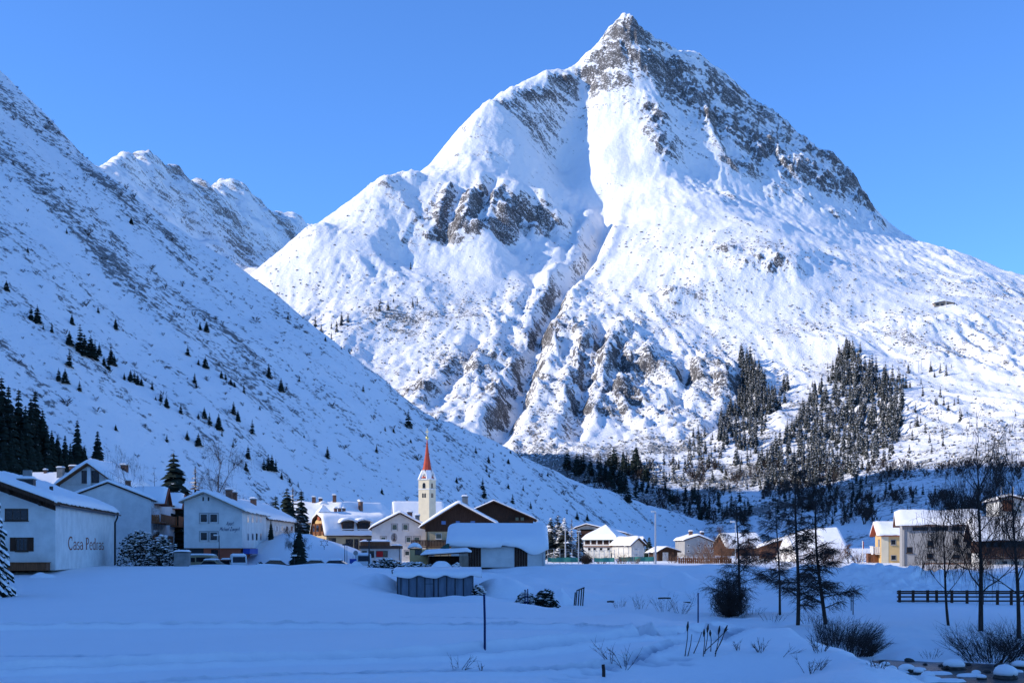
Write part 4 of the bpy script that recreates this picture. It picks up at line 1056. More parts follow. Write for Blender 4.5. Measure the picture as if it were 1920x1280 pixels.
for k in range(4):
    a = R(45 + 90 * k); dx, dy = math.cos(a), math.sin(a)
    q.add([(cx + dx * 2.66 - dy * .75, cy + dy * 2.66 + dx * .75, zw + .38), (cx + dx * 2.66 + dy * .75, cy + dy * 2.66 - dx * .75, zw + .38), (cx + dx * 1.6 + dy * .7, cy + dy * 1.6 - dx * .7, zt + .4), (cx + dx * 1.6 - dy * .7, cy + dy * 1.6 + dx * .7, zt + .4),
           (cx + dx * 2.06 - dy * .75, cy + dy * 2.06 + dx * .75, zw + .2), (cx + dx * 2.06 + dy * .75, cy + dy * 2.06 - dx * .75, zw + .2), (cx + dx * 1.2 + dy * .7, cy + dy * 1.2 - dx * .7, zt + .2), (cx + dx * 1.2 - dy * .7, cy + dy * 1.2 + dx * .7, zt + .2)],
          [(0, 1, 2, 3), (7, 6, 5, 4), (0, 4, 5, 1), (1, 5, 6, 2), (2, 6, 7, 3), (3, 7, 4, 0)])
q.build('spire_snow', M.snow, h.e)
b = MB().lathe([(0.02, ztip - .1), (.42, ztip + .2), (.5, ztip + .55), (.38, ztip + .95), (.02, ztip + 1.1)], 8, (cx, cy)).build('spire_ball', M.gold, h.e, smooth=True)
MB().box(cx - .07, cx + .07, cy - .07, cy + .07, ztip + 1.0, ztip + 3.4).box(cx - .6, cx + .6, cy - .065, cy + .065, ztip + 2.3, ztip + 2.5).build('spire_cross', M.gold, b)
def lancet(face, c, z0, z1, w):
    pts = [(c - w / 2, z0), (c + w / 2, z0)] + [(c + w / 2 * math.cos(R(a)), z1 - w * .6 + w * .6 * math.sin(R(a))) for a in range(0, 181, 30)]
    MB().prism(pts, 'v' if face == 'f' else 'u', -.05, .05).build('window', M.glass, h.e)
for pf, pr in ((795, 810),):
    lancet('f', h.fr(pf, 910)[0], h.fr(pf, 915)[1], h.fr(pf, 904.5)[1], 1.0); lancet('r', h.sd(810, 910)[0], h.sd(810, 915)[1], h.sd(810, 905)[1], 1.0)
for px in (793, 797): lancet('f', h.fr(px, 928)[0], h.fr(px, 932.5)[1], h.fr(px, 924)[1], .5)
for px in (809.2, 811.4): lancet('r', h.sd(px, 928)[0], h.sd(px, 932.5)[1], h.sd(px, 924)[1], .48)
# nave
n0 = Vector(((742 - 960) / F * 392, 391)) - h.O
nu, nv = n0.dot(h.U), n0.dot(h.V)
nav = MB(); A = R(28 + 12)
def nv_(u, v, z): return (nu + u * math.cos(A) - v * math.sin(A), nv + u * math.sin(A) + v * math.cos(A), z)
L_, D_, e_, r_ = 15.0, 8.8, 9.0, 15.4
nav.add([nv_(0, 0, -4), nv_(0, D_, -4), nv_(0, D_, e_), nv_(0, D_ / 2, r_), nv_(0, 0, e_), nv_(L_, 0, -4), nv_(L_, D_, -4), nv_(L_, D_, e_), nv_(L_, D_ / 2, r_), nv_(L_, 0, e_)],
        [(4, 3, 2, 1, 0), (5, 6, 7, 8, 9), (0, 5, 9, 4), (2, 7, 6, 1), (4, 9, 8, 3), (3, 8, 7, 2)])
nv_o = nav.build('nave', M.white, h.e)
sm = snow_slab([(-.6, e_ - .5), (D_ / 2, r_ + .08), (D_ + .6, e_ - .5)], -.5, L_ + .5, .5, 'u', 11, .2, .2)
sm.v = [nv_(x, y, z) for x, y, z in sm.v]; sm.build('roof_snow', M.snow, nv_o, smooth=True)
bp_ = MB().add([nv_(3.3, 3.9, 14.65), nv_(5.2, 4.1, 14.95), nv_(6.8, 2.6, 12.75), nv_(5.8, 2.0, 11.9), nv_(4.4, 2.9, 13.2)], [(0, 1, 2, 3, 4)])
bp_.v = [(x, y, z + .62) for x, y, z in bp_.v]; bp_.build('bare_roof_patch', M.brick, nv_o)

# ---- white gabled inn
h = House('gabled_inn', 'white gabled inn with a painted round emblem and framed windows', 'inn', 697, 200, 4, 0.0)
ua, za = h.fr(750, 963); ur, zr = h.fr(790, 981); _, zl = h.fr(697, 991)
ur2 = 2 * ua
h.gable(0, ur2, ua, zl, zl, za, 12, M.white, M.wood, snow=.35, ov=.35, fo=.9, seed=12)
for a in ((735, 982.5, 744.5, 993), (755.5, 982.5, 765, 993), (714, 1006, 723.5, 1014), (761.5, 1006, 770.5, 1016), (776, 1006, 787, 1015), (759, 1032, 768, 1041)): h.winp(*a, surround=M.grey)
uc, zc = h.fr(739, 1007)
em = MB().prism([(uc + .5 * math.cos(R(k * 20)), zc + .72 * math.sin(R(k * 20))) for k in range(18)], 'v', -.012, .002).build('painted_emblem', M.grey, h.e)
# a figure with raised arms in the ring
fg = MB()
for pts, w in (([(0, -.5), (.02, .1), (0, .38)], .13), ([(-.02, -.1), (-.18, -.55)], .08), ([(.02, -.1), (.2, -.52)], .08), ([(0, .2), (-.3, .32)], .06), ([(0, .2), (.28, .05)], .06), ([(0, .42), (.03, .55)], .13), ([(-.32, .5), (-.3, -.2)], .03)):
    fg.tube([(uc + x, -.03, zc + z) for x, z in pts], w * .5, 5)
fg.build('figure', M.darkframe, em)
h.chimney(ua + 1.5, 3.5, za - 1.4, za + .3, .8, .7)
h.chimney(ua + 2.7, 5, za - 1.8, za - .2, .7, .7, M.concrete)

# ---- flat shop in front of it
h = House('flat_roof_shop', 'flat-roofed white shop with a red window display and wooden parapet', 'shop', 676, 172, 2, 0.0)
ue, _ = h.fr(749, 1030); zb0 = h.fr(700, 1028)[1]; zb1 = h.fr(700, 1022.5)[1]; zs = h.fr(700, 1015)[1]; up, _ = h.fr(731, 1018)
h.wall([(0, 0), (ue, 0), (ue, zb0), (0, zb0)], 'v', 0, 6, M.offwhite)
MB().box(-.15, ue + .15, -.35, 6, zb0 + .002, zb1).build('fascia', M.darkframe, h.e)
p_ = MB().box(0, up, -.2, -.05, zb1 + .002, zs).build('parapet', M.woodmid, h.e)
snow_slab([(-.1, zs + .01), (up * .5, zs + .02), (up + .1, zs + .01)], -.35, 1.6, .28, 'v', 21, .2, .05).build('snow_cap', M.snow, p_, smooth=True)
snow_slab([(up + .2, zb1 + .01), (up + .8, zb1 + .01), (ue + .1, zb1 + .01)], -.3, 5.5, .2, 'v', 22, .2, .05).build('snow_cap', M.snow, h.e, smooth=True)
h.winp(679, 1032, 688, 1047, fm=M.darkframe, sill=False); h.winp(691, 1032, 701.5, 1045, fm=M.darkframe, sill=False)
o = h.winp(705, 1032, 727, 1044, fm=M.darkframe, sill=False, bars=0)
u0, z0 = h.fr(706, 1043); u1, z1 = h.fr(718, 1033); MB().box(u0, u1, -.05, -.026, z0, z1).build('curtain', M.redpaint, o)
MB().tube([(ue + .05, -.1, 0), (ue + .05, -.1, zb0)], .06, 6).build('drainpipe', M.metal, h.e)

# ---- brown chalet with blue panes
h = House('brown_chalet', 'dark brown timber chalet with three blue panes above a yellow ground floor', 'house', 860, 190, 0, 0.0)
zl = h.fr(793, 984)[1]; zr = h.fr(925, 982)[1]; za = h.fr(860, 946)[1]; z2 = h.fr(820, 996)[1]
h.gable(-4.9, 5.3, 0, zl, zr, za, 12, M.beige, M.wood, snow=.45, ov=.8, fo=1.0, seed=14, wall2=M.wood, z2=z2)
for a in ((827, 975.5, 836.5, 983.5), (854, 975.5, 863, 983.5), (881.5, 975.5, 891.5, 983.5)): h.winp(*a, v=-.07, gm=M.blueglass, fm=M.darkframe, sill=False)
h.winp(817, 999.5, 828, 1010, fm=M.frame)
h.winp(806, 1031, 814, 1042)
zbal = h.fr(800, 1024)[1]
h.balcony('f', *[h.fr(p, 1020)[0] for p in (772, 848)], zbal, h.fr(800, 1012)[1] - zbal, 1.2, M.wood)
c = h.chimney(.8, 4, za - .4, za + 1.3, .85, .8, M.concrete)
n_ = MB().box(h.fr(800, 1000)[0], h.fr(801.5, 1000)[0], -.05, -.01, 0, z2).build('drainpipe', M.metal, h.e)

h = House('timber_chalet', 'plain dark timber chalet rising behind the long snow-roofed garage', 'house', 926, 215, 0, 0.0)
za = h.fr(926, 941)[1]; zl = h.fr(893, 953)[1] - 1.3; zr = h.fr(1000, 973)[1]
h.gable(-6.6, 6.6, 0, zr, zr, za, 12, M.wood, M.wood, snow=.22, ov=.6, fo=1.0, seed=15)
h.winp(966, 969, 973, 976, fm=M.darkframe, sill=False); h.winp(975.5, 969, 983, 976, fm=M.darkframe, sill=False)
h.balcony('f', 2.6, 6.2, h.fr(970, 979.5)[1], .35, .8, M.wood)

# ---- garage with the long drooping snow roof
h = House('long_garage', 'long white garage with two dark doors under a drooping blue-white snow roof', 'garage', 844, 145, 0, 0.0)
ue, _ = h.fr(1022.5, 1040); zt = h.fr(900, 1019)[1]; zr = h.fr(930, 989, 4.5)[1]
h.wall([(0, 0), (0, zt), (4.5, zr - .25), (9, zt), (9, 0)], 'u', .1, ue, M.white)
r = MB().prism([(-.7, zt - .28), (4.5, zr - .2), (9.7, zt - .28), (9.7, zt - .12), (4.5, zr - .02), (-.7, zt - .12)], 'u', -.3, ue + .3).build('roof', M.wood, h.e)
mb = MB(); nu_, nv2 = 60, 26
top = []
for j in range(nu_ + 1):
    u = -.45 + (ue + .8) * j / nu_; f = j / nu_
    droop = .1 + .45 * smoothstep(.0, .12, .12 - f) * 0 + .25 * math.sin(f * 3.1) * (f < .55) + 1.05 * math.exp(-((f - .86) / .13) ** 2) + .12 * mnoise.noise(Vector((u * .8, 3, 1)))
    side = min(1, (f * 9)) * min(1, (1 - f) * 14); side = math.sqrt(max(0, 1 - (1 - side) ** 2))
    for i in range(nv2 + 1):
        g = i / nv2; v = -.95 + 10.6 * g
        zb_ = zt + (zr - zt) * (1 - abs(v - 4.5) / 5.2) + .0
        e = max(0, 1 - min(g, 1 - g) * 10)
        hgt = (.62 + .1 * mnoise.noise(Vector((u * .3, v * .3, 5)))) * (.15 + .85 * side) * math.sqrt(max(.02, 1 - e * e))
        z = zb_ + hgt - (droop * max(0, 1 - (v + .95) / 1.1) ** 1.5 if v < .3 else 0)
        top.append((u, v - .25 * max(0, 1 - (v + .95) / .8) * min(1, droop), z))
bot = [(x, y + (.22 if y < .2 else 0), min(z - .02, zt + (zr - zt) * (1 - abs(y - 4.5) / 5.2) + .02 if y > -.1 else z - .12)) for x, y, z in top]
n = len(top); w = nv2 + 1; fs = []
for j in range(nu_):
    for i in range(nv2):
        a = j * w + i; fs.append((a, a + w, a + w + 1, a + 1)); fs.append((n + a, n + a + 1, n + a + w + 1, n + a + w))
rim = [i for i in range(w)] + [j * w + nv2 for j in range(1, nu_ + 1)] + [nu_ * w + i for i in range(nv2 - 1, -1, -1)] + [j * w for j in range(nu_ - 1, 0, -1)]
for a, b in zip(rim, rim[1:] + rim[:1]): fs.append((a, b, n + b, n + a))
mb.add(top + bot, fs); mb.build('roof_snow', M.snow, r, smooth=True)
for pa, pb in ((877, 902), (964.5, 989)):
    u0, _ = h.fr(pa, 1040); u1, _ = h.fr(pb, 1040); d = MB()
    n = 5
    for k in range(n): d.box(u0 + (u1 - u0) * k / n + .008, u0 + (u1 - u0) * (k + 1) / n - .008, -.05, -.003, .02, zt - .3)
    d.build('door', M.wood, h.e)
MB().tube([(ue - .25, -.12, 0), (ue - .25, -.12, zt - .3)], .06, 6).build('drainpipe', M.greymetal, h.e)

# ---- lean-to and kiosk in front
h = House('lean_to', 'open wooden lean-to with pale boards on its right and a thick snow roof', 'shed', 803, 138, 0, 0.0)
u1, _ = h.fr(878, 1040); zt = h.fr(803, 1042)[1]; zr = h.fr(870, 1034)[1]
w_ = MB()
n = 9; ub = h.fr(861, 1040)[0]
for k in range(n):
    a = ub + (u1 - ub) * k / n; MB().box(a + .01, a + (u1 - ub) / n - .01, -.04, .0, 0, zt + (zr - zt) * .8 + .04 * (k % 3)).build('plank', M.woodlight, h.e)
MB().box(0, u1, 2.4, 2.5, 0, zt).build('back_wall', M.wood, h.e); MB().box(0, .12, .05, 2.39, 0, zt).build('side_wall', M.wood, h.e)
MB().box(u1 - .12, u1, .05, 2.39, 0, zt).build('side_wall', M.wood, h.e)
r = MB().prism([(-.7, zt), (u1 + .2, zt + .35), (u1 + .2, zt + .47), (-.7, zt + .12)], 'v', -.5, 3).build('roof', M.wood, h.e)
snow_slab([(-.75, zt + .13), (u1 * .5, zt + .31), (u1 + .25, zt + .48)], -.6, 3, .5, 'v', 31, .2, .1).build('roof_snow', M.snow, r, smooth=True)
h = House('kiosk', 'small yellow kiosk with a dark hatch and a lumpy snow cap', 'kiosk', 768, 140, 0, 0.0)
u1, _ = h.fr(802, 1040); zt = h.fr(780, 1029)[1]
h.wall([(0, 0), (u1, 0), (u1, zt), (0, zt)], 'v', 0, 2, M.ochre)
r = MB().box(-.15, u1 * .62, -.2, 2.1, zt + .002, zt + .1).build('roof', M.wood, h.e)
snow_slab([(-.2, zt + .1), (u1 * .3, zt + .25), (u1 * .62, zt + .1)], -.25, 2.1, .42, 'v', 33, .6, .05).build('roof_snow', M.snow, r, smooth=True)
h.winp(778, 1029.8, 791, 1040, fm=M.darkframe, bars=0, sill=False)
h = House('green_awning', 'small green tent awning beside the long garage', 'awning', 825, 143.4, 0, 0.0)
u1, _ = h.fr(842, 1025); za = h.fr(833, 1018)[1]; zb = h.fr(833, 1028)[1]
MB().prism([(0, zb), (u1, zb), (u1, za - .1), (u1 * .85, za), (u1 * .4, za - .25)], 'v', 0, 1.2).build('canopy', plain('dark_green_canvas', (.03, .09, .08), .2), h.e)
for u in (.05, u1 - .05): MB().tube([(u, .1, 0), (u, .1, zb)], .03, 5).build('post', M.metal, h.e)

# ---- half buried shed in the dip
zg = -2.25
h = House('sheet_shed', 'low blue-grey panelled shed half buried in the snowbank', 'shed', 745, 114, 2, zg)
u1, zt = h.fr(887, 1079)
h.wall([(.05, 0), (u1 - .05, 0), (u1 - .05, zt), (.05, zt)], 'v', .1, 5, M.metal, 'back_wall')
xs = [745, 751.7, 766.7, 781.7, 796.7, 813.3, 821.7, 837.7, 853.3, 869, 887]
us = [h.fr(x, 1100)[0] for x in xs]
for k, (a, b) in enumerate(zip(us[:-1], us[1:])):
    if k == 4:
        MB().box(a + .05, b - .05, .02, .06, .02, zt * .62).build('door', M.panel, h.e); MB().box(a + .05, b - .05, .02, .06, zt * .64, zt).build('panel', M.panel, h.e)
    else: MB().box(a + .045, b - .045, .02, .06, .02, zt + .02 * math.sin(k * 3)).build('panel', M.panel, h.e)
for u in us: MB().box(u - .042, u + .042, -.03, .08, 0, zt + .02).build('post', M.metal, h.e)
r = MB().box(-.35, u1 + .2, -.4, 6, zt + .03, zt + .14).build('roof', M.metal, h.e)
mb = MB(); ncol = 60; rows = []
for j in range(ncol + 1):
    u = -.5 + (u1 + 1.3) * j / ncol; sc = .26 + .24 * abs(math.sin(u * 1.35 + .5)) + .1 * mnoise.noise(Vector((u * 1.3, 2, 0)))
    rows.append([(u, 8, zt + .12), (u, 8, zt + .7), (u, 3, zt + .62), (u, .3, zt + .52), (u, -.4, zt + .36), (u, -.62, zt + .1), (u, -.55, zt + .32 - sc), (u, -.42, zt + .3 - sc), (u, -.42, zt + .03), (u, 2, zt + .145)])
vs = [p for r_ in rows for p in r_]; k = len(rows[0]); fs = [(j * k + i, j * k + (i + 1) % k, (j + 1) * k + (i + 1) % k, (j + 1) * k + i) for j in range(ncol) for i in range(k)] + [tuple(range(k)), tuple(range((ncol + 1) * k - 1, ncol * k - 1, -1))]
mb.add(vs, fs); mb.build('roof_snow', M.snow, r, smooth=True)
MB().tube([(-.4, -.5, zt + .2), (-.45, -.55, zt + .5), (-.3, -.6, zt + .58)], .05, 5).build('gutter_end', M.metal, h.e)

# ================================================================== right part of the village, in the sun
def windows_grid(h, xs, ys, w, hh, **k):
    for x in xs:
        for y in ys: h.winp(x, y, x + w, y + hh, **k)
# long-roofed building behind the tent-roofed hotel
h = House('eaved_building', 'white building with a long green-edged gable roof and dark balcony behind the tent-roofed hotel', 'building', 1100, 265, -9, 0.0)
ul = h.fr(1082, 1000)[0]; ur = h.fr(1174, 1000)[0]; za = h.fr(1100, 984)[1]; zl = h.fr(1082, 990)[1]; zr = h.fr(1174, 1001)[1]
h.gable(ul, ur, 0, zl, zr, za, 14, M.white, M.wood, snow=.18, ov=.6, fo=1.4, seed=41)
MB().box(ul + .1, h.fr(1115, 990)[0], -.06, -.003, 0, zl - .2).build('timber_front', M.wood, h.e)
h.boxp('balcony', M.wood, ul, h.fr(1115, 990)[0], -1.2, -.01, h.fr(1100, 1000)[1], h.fr(1100, 995)[1])
h.winp(1121, 990, 1126, 995); h.winp(1158, 1002, 1166, 1010)
# hotel with a tent roof
h = House('tent_roof_hotel', 'white hotel with a pointed snow tent roof and brown window gallery', 'hotel', 1155, 240, -24, 0.0)
ul = h.fr(1094, 1030)[0]; D = 5.2; ze = h.fr(1155, 1010.5)[1]; zap = h.fr(1133, 994)[1] + 1.0
h.wall([(ul, 0), (0, 0), (0, ze), (ul, ze)], 'v', 0, D + 1.5, M.white)
m_ = MB(); o_ = .55; a = (ul / 2, (D + 1.5) / 2, zap)
c4 = [(ul - o_, -o_, ze - .1), (o_, -o_, ze - .1), (o_, D + 1.5 + o_, ze - .1), (ul - o_, D + 1.5 + o_, ze - .1)]
m_.add(c4 + [a], [(0, 1, 4), (1, 2, 4), (2, 3, 4), (3, 0, 4), (3, 2, 1, 0)])
r = m_.build('roof', M.green, h.e)
sn = MB(); N = 14; cc = [Vector(c) for c in c4]; A_ = Vector(a); vs = []; fs = []
for k in range(4):
    b0 = len(vs)
    for i in range(N + 1):
        for j in range(N + 1):
            base = cc[k].lerp(cc[(k + 1) % 4], j / N); p = base.lerp(A_, i / N)
            p = p + Vector((0, 0, .04 + .36 * min(1, i / 3.) * (1 + .4 * mnoise.noise(p * .5)) * (1 - .5 * (i / N))))
            vs.append(tuple(p))
    for i in range(N):
        for j in range(N): q = b0 + i * (N + 1) + j; fs.append((q, q + 1, q + N + 2, q + N + 1))
sn.add(vs, fs); sn.build('roof_snow', M.snow, r, smooth=True)
for k in range(5): h.winp(1097 + k * 11.7, 1012.5, 1106 + k * 11.7, 1020, fm=M.woodmid, bars=2, sill=False)
h.boxp('gallery_band', M.woodmid, ul + .1, -.1, -.25, -.01, h.fr(1120, 1023)[1] - .2, h.fr(1120, 1021)[1] - .2)
for y in (1014, 1026, 1036):
    for p in (1158, 1163, 1168):
        va, zt = h.sd(p, y); vb, _ = h.sd(p + 3.4, y); _, zb = h.sd(p, y + 7); h.win('r', va, vb, zb, zt, 0, fm=M.woodmid, bars=0, sill=False)
windows_grid(h, (1102, 1112, 1124, 1138), (1026,), 6, 6)
u, _ = h.fr(1105, 1030); MB().box(ul + .5, -.5, -1.6, -.01, 0, h.fr(1120, 1036)[1]).build('terrace', M.offwhite, h.e)

h = House('small_white_house', 'small white house with a sunny snow slope on its left roof', 'house', 1184, 230, 18, 0.0)
za = h.fr(1195, 1010)[1]; ze = h.fr(1184, 1020)[1]; ua = h.fr(1195, 1010)[0]
h.gable(0, 2 * ua, ua, ze, ze, za, 9, M.offwhite, M.wood, snow=.4, ov=.4, seed=43)
windows_grid(h, (1187, 1191.5, 1196), (1027, 1037), 2.4, 4)
h = House('narrow_white_house', 'narrow white gable house tucked between small white house and dark spruce', 'house', 1199, 240, 18, 0.0)
za = h.fr(1204, 1011)[1]; ze = h.fr(1199, 1018)[1]; ua = h.fr(1204.5, 1011)[0]
h.gable(0, 2 * ua, ua, ze, ze, za, 9, M.offwhite, M.wood, snow=.35, ov=.3, seed=44)
windows_grid(h, (1201, 1205), (1024, 1034), 2.4, 4)
h = House('dark_hut', 'low dark timber hut beside the tall floodlight mast', 'hut', 1234, 198, 10, 0.0)
za = h.fr(1247, 1027)[1]; ua = h.fr(1247, 1030)[0]; ur = h.fr(1270, 1030)[0]; ze = h.fr(1236, 1034)[1]; zr = h.fr(1269, 1034)[1]
h.gable(0, ur, ua, ze, zr, za, 5, M.wood, M.wood, snow=.15, ov=.4, seed=45)
h.boxp('door', M.offwhite, ua - .4, ua + .5, -.05, -.003, 0, 1.6)
h = House('grey_house', 'tall grey house with rows of small windows and two chimneys on its ridge', 'house', 1284, 262, 4, 0.0)
za = h.fr(1310, 1005)[1]; ua = h.fr(1310, 1000)[0]; ur = h.fr(1337, 1000)[0]; ze = h.fr(1284, 1013)[1]; zr = h.fr(1337, 1016)[1]
h.gable(0, ur, ua, ze, zr, za, 10, M.grey, M.wood, snow=.4, ov=.25, fo=.3, seed=46)
windows_grid(h, (1289, 1309, 1320, 1326, 1332), (1020, 1030.5), 4.0, 4, surround=None)
windows_grid(h, (1307, 1319), (1010,), 3, 3); windows_grid(h, (1288, 1300, 1312, 1324), (1041,), 4, 4)
h.chimney(ua - .8, 4, za - .3, za + 1.0, .7, .7); h.chimney(ua + 1.6, 4, za - .5, za + .8, .7, .7)
MB().box(0, ur, -1.8, -.9, 0, .9).build('garden_wall', M.grey, h.e)
h = House('snowy_barn', 'long low barn behind bare trees with a full sunlit snow roof', 'barn', 1364, 290, 6, 0.0)
ur = h.fr(1430, 1020)[0]; ze = h.fr(1364, 1026)[1]; zr = h.fr(1396, 1004, 5)[1]
h.eaves(0, ur, 12, ze, zr, M.woodmid, M.wood, snow=.5, ov=.6, seed=47, vr=5)
windows_grid(h, (1372, 1388, 1404), (1034,), 8, 8, fm=M.darkframe)
h = House('brown_barn', 'brown timber barn with a sloping gable beside the snow-buried hall', 'barn', 1428, 222, -8, 0.0)
ur = h.fr(1497, 1020)[0]; zr = h.fr(1497, 1009)[1]; zl = h.fr(1428, 1026)[1]; zc = h.fr(1465, 1016)[1]
h.wall([(0, 0), (ur, 0), (ur, zr), (ur * .55, zc + .2), (0, zl)], 'v', 0, 8, M.woodmid)
h.roof([(-.5, zl + .05), (ur * .55, zc + .42), (ur + .2, zr + .22)], 'v', -.7, 8.4, M.wood, .2, .4, 48)
h.boxp('plinth', M.offwhite, -.02, ur + .02, -.04, 8.02, 0, .6)
windows_grid(h, (1437, 1455, 1473), (1036,), 9, 8, fm=M.darkframe, sill=False)
# hall whose snow roof runs almost to the ground
h = House('buried_hall', 'large hall whose bright snow roof slopes almost down to the ground', 'hall', 1496, 190, 0, 0.0)
ur = h.fr(1600, 1040)[0]
zs = [h.fr(p, q, 7)[1] for p, q in ((1490, 1003), (1520, 995), (1550, 989), (1585, 988), (1596, 1000))]
h.wall([(0.2, 0), (.2, .5), (7, 4.6), (14, .5), (14, 0)], 'u', .3, ur - .4, M.wood)
NU, NV = 48, 30; vs = []; fs = []
for j in range(NU + 1):
    f = j / NU; u = -.2 + (ur + .6) * f
    zr_ = np.interp(f, [0, .28, .55, .86, .95, 1], [zs[0], zs[1], zs[2], zs[3], zs[3] * .8, .4])
    for i in range(NV + 1):
        g = i / NV; v = -2.5 + 19 * g; k = 1 - abs(v - 7) / 9.5
        z = .05 + (zr_ - .05) * min(1, max(0, k) * 1.12) ** (.95) + .22 * mnoise.noise(Vector((u * .35, v * .35, 2))) * min(1, k * 4)
        z = z * min(1, (NU - j) / 2.) if j > NU - 2 else z
        vs.append((u + (.9 * k if j > NU * .9 else 0) * -1, v, z))
for j in range(NU):
    for i in range(NV): a = j * (NV + 1) + i; fs.append((a, a + NV + 1, a + NV + 2, a + 1))
n = len(vs); vs += [(x, y, -.2) for x, y, z in vs]
rim = [i for i in range(NV + 1)] + [j * (NV + 1) + NV for j in range(1, NU + 1)] + [NU * (NV + 1) + i for i in range(NV - 1, -1, -1)] + [j * (NV + 1) for j in range(NU - 1, 0, -1)]
for a, b in zip(rim, rim[1:] + rim[:1]): fs.append((b, a, n + a, n + b))
MB().add(vs, fs).build('roof_snow', M.snow, h.e, smooth=True)
# yellow house
h = House('yellow_house', 'yellow house with a little white balcony and two square windows in the sun', 'house', 1653, 172, -9, 0.0)
ur = h.fr(1690, 1040)[0]; ze = h.fr(1670, 1003)[1]; D = 7.0; zr = h.fr(1660, 984, 3.5)[1]
vl, _ = h.sd(1640, 1040, 0)
h.eaves(0, ur, D, ze, zr, M.ochre, M.redwall, snow=.45, ov=.4, so=.7, seed=50, vr=3.5)
h.winp(1670, 1011, 1680, 1021, fm=M.grey, bars=0); h.winp(1670.5, 1040, 1680.5, 1049.5, fm=M.grey, bars=0)
h.balcony('l', 1.2, 4.6, h.fr(1653, 1037)[1], 1.0, 1.0, M.frame, 0)
h.win('l', 2, 3.4, h.fr(1653, 1037)[1], h.fr(1653, 1037)[1] + 1.9, 0, fm=M.darkframe, sill=False)
MB().box(-.95, -.7, 1.2, 1.4, 0, h.fr(1653, 1037)[1]).build('post', M.woodmid, h.e); MB().box(-.95, -.7, 4.3, 4.5, 0, h.fr(1653, 1037)[1]).build('post', M.woodmid, h.e)
h.boxp('lit_corner_strip', M.cream, -.04, .9, -.03, -.003, 0, ze)  # sunlit left part of the wall, painted on as a cream strip
h.boxp('low_store', M.woodmid, -1.4, -.05, 3, 5.5, 0, 1.5)
# long pale apartment block
h = House('pale_apartment_block', 'long pale apartment block with a dark ribbon of top windows behind bare trees', 'building', 1692, 140, -15, 0.0)
ur = h.fr(1836, 1030)[0]; ze = h.fr(1700, 984)[1]; zr = h.fr(1700, 966, 4)[1]
h.eaves(0, ur, 9, ze, zr, M.grey, M.woodmid, snow=.45, ov=.5, so=.75, seed=51, vr=4.2)
for a, b in ((1711, 1740), (1745, 1778), (1784, 1804)):
    h.winp(a, 987.5, b, 994, fm=M.darkframe, bars=3, sill=False)
for a in ((1700, 1025, 1711, 1036), (1739, 1013, 1749, 1024), (1738, 1037, 1750, 1046), (1787, 1010, 1797, 1020), (1786, 1039, 1799, 1046), (1812, 1012, 1822, 1022), (1811, 1036, 1822, 1046)): h.winp(*a, fm=M.darkframe)
h.balcony('f', h.fr(1735, 1055)[0], h.fr(1822, 1055)[0], h.fr(1760, 1063.5)[1], .5, .9, M.woodmid)
MB().tube([(.15, -.1, 0), (.15, -.1, ze - .3)], .06, 6).build('drainpipe', M.grey, h.e)
# chalet at the right edge
h = House('edge_chalet', 'brown and white chalet with a wide snow roof at the right edge behind the birches', 'house', 1836, 128, -15, 0.0)
ur = 9.0; ze = h.fr(1880, 1009)[1]; zm = h.fr(1880, 1037)[1]; zr = h.fr(1880, 984, 4)[1]
h.wall([(0, 0), (0, zm), (9, zm), (9, 0)], 'u', 0, ur, M.white)
h.wall([(-.05, zm + .002), (-.05, ze), (4.2, zr), (9, ze), (9, zm + .002)], 'u', -.04, ur + .04, M.wood, 'upper_wall')
h.roof([(-1.3, ze - .1), (4.2, zr + .3), (9.6, ze - .1)], 'u', -.8, ur + .8, M.wood, .2, .6, 52)
h.balcony('f', .2, 4.4, zm - .4, 1.0, 1.3, M.wood)
windows_grid(h, (1848, 1862, 1882, 1900), (1016,), 9, 11, v=-.05, fm=M.darkframe)
windows_grid(h, (1850, 1880, 1902), (1050,), 10, 12)
# tall house on its far side
h = House('tall_chalet', 'tall chalet peeping over the wide snow roof, brown under its gable', 'house', 1894, 196, -10, 0.0)
za = h.fr(1894, 931)[1]; ul = h.fr(1873, 940)[0]; ur = h.fr(1919, 940)[0]; zl = h.fr(1873, 937)[1]
h.gable(ul, ur, 0, zl, h.fr(1919, 938)[1], za, 10, M.white, M.wood, snow=.3, ov=.35, fo=1.0, seed=53)
h.boxp('gallery', M.woodmid, ul + .5, .4, -.5, -.01, h.fr(1894, 958)[1], h.fr(1894, 937)[1])
for a in ((1898, 942, 1905, 949), (1908, 942, 1915, 949), (1898, 954, 1905, 961), (1908, 954, 1915, 961), (1876, 968, 1884, 976), (1898, 968, 1905, 976)): h.winp(*a)
for u in (-.9, .9): MB().tube([(u, 2, za - .2), (u, 2, za + 1.6)], .09, 6).build('flue_pipe', M.greymetal, h.e)

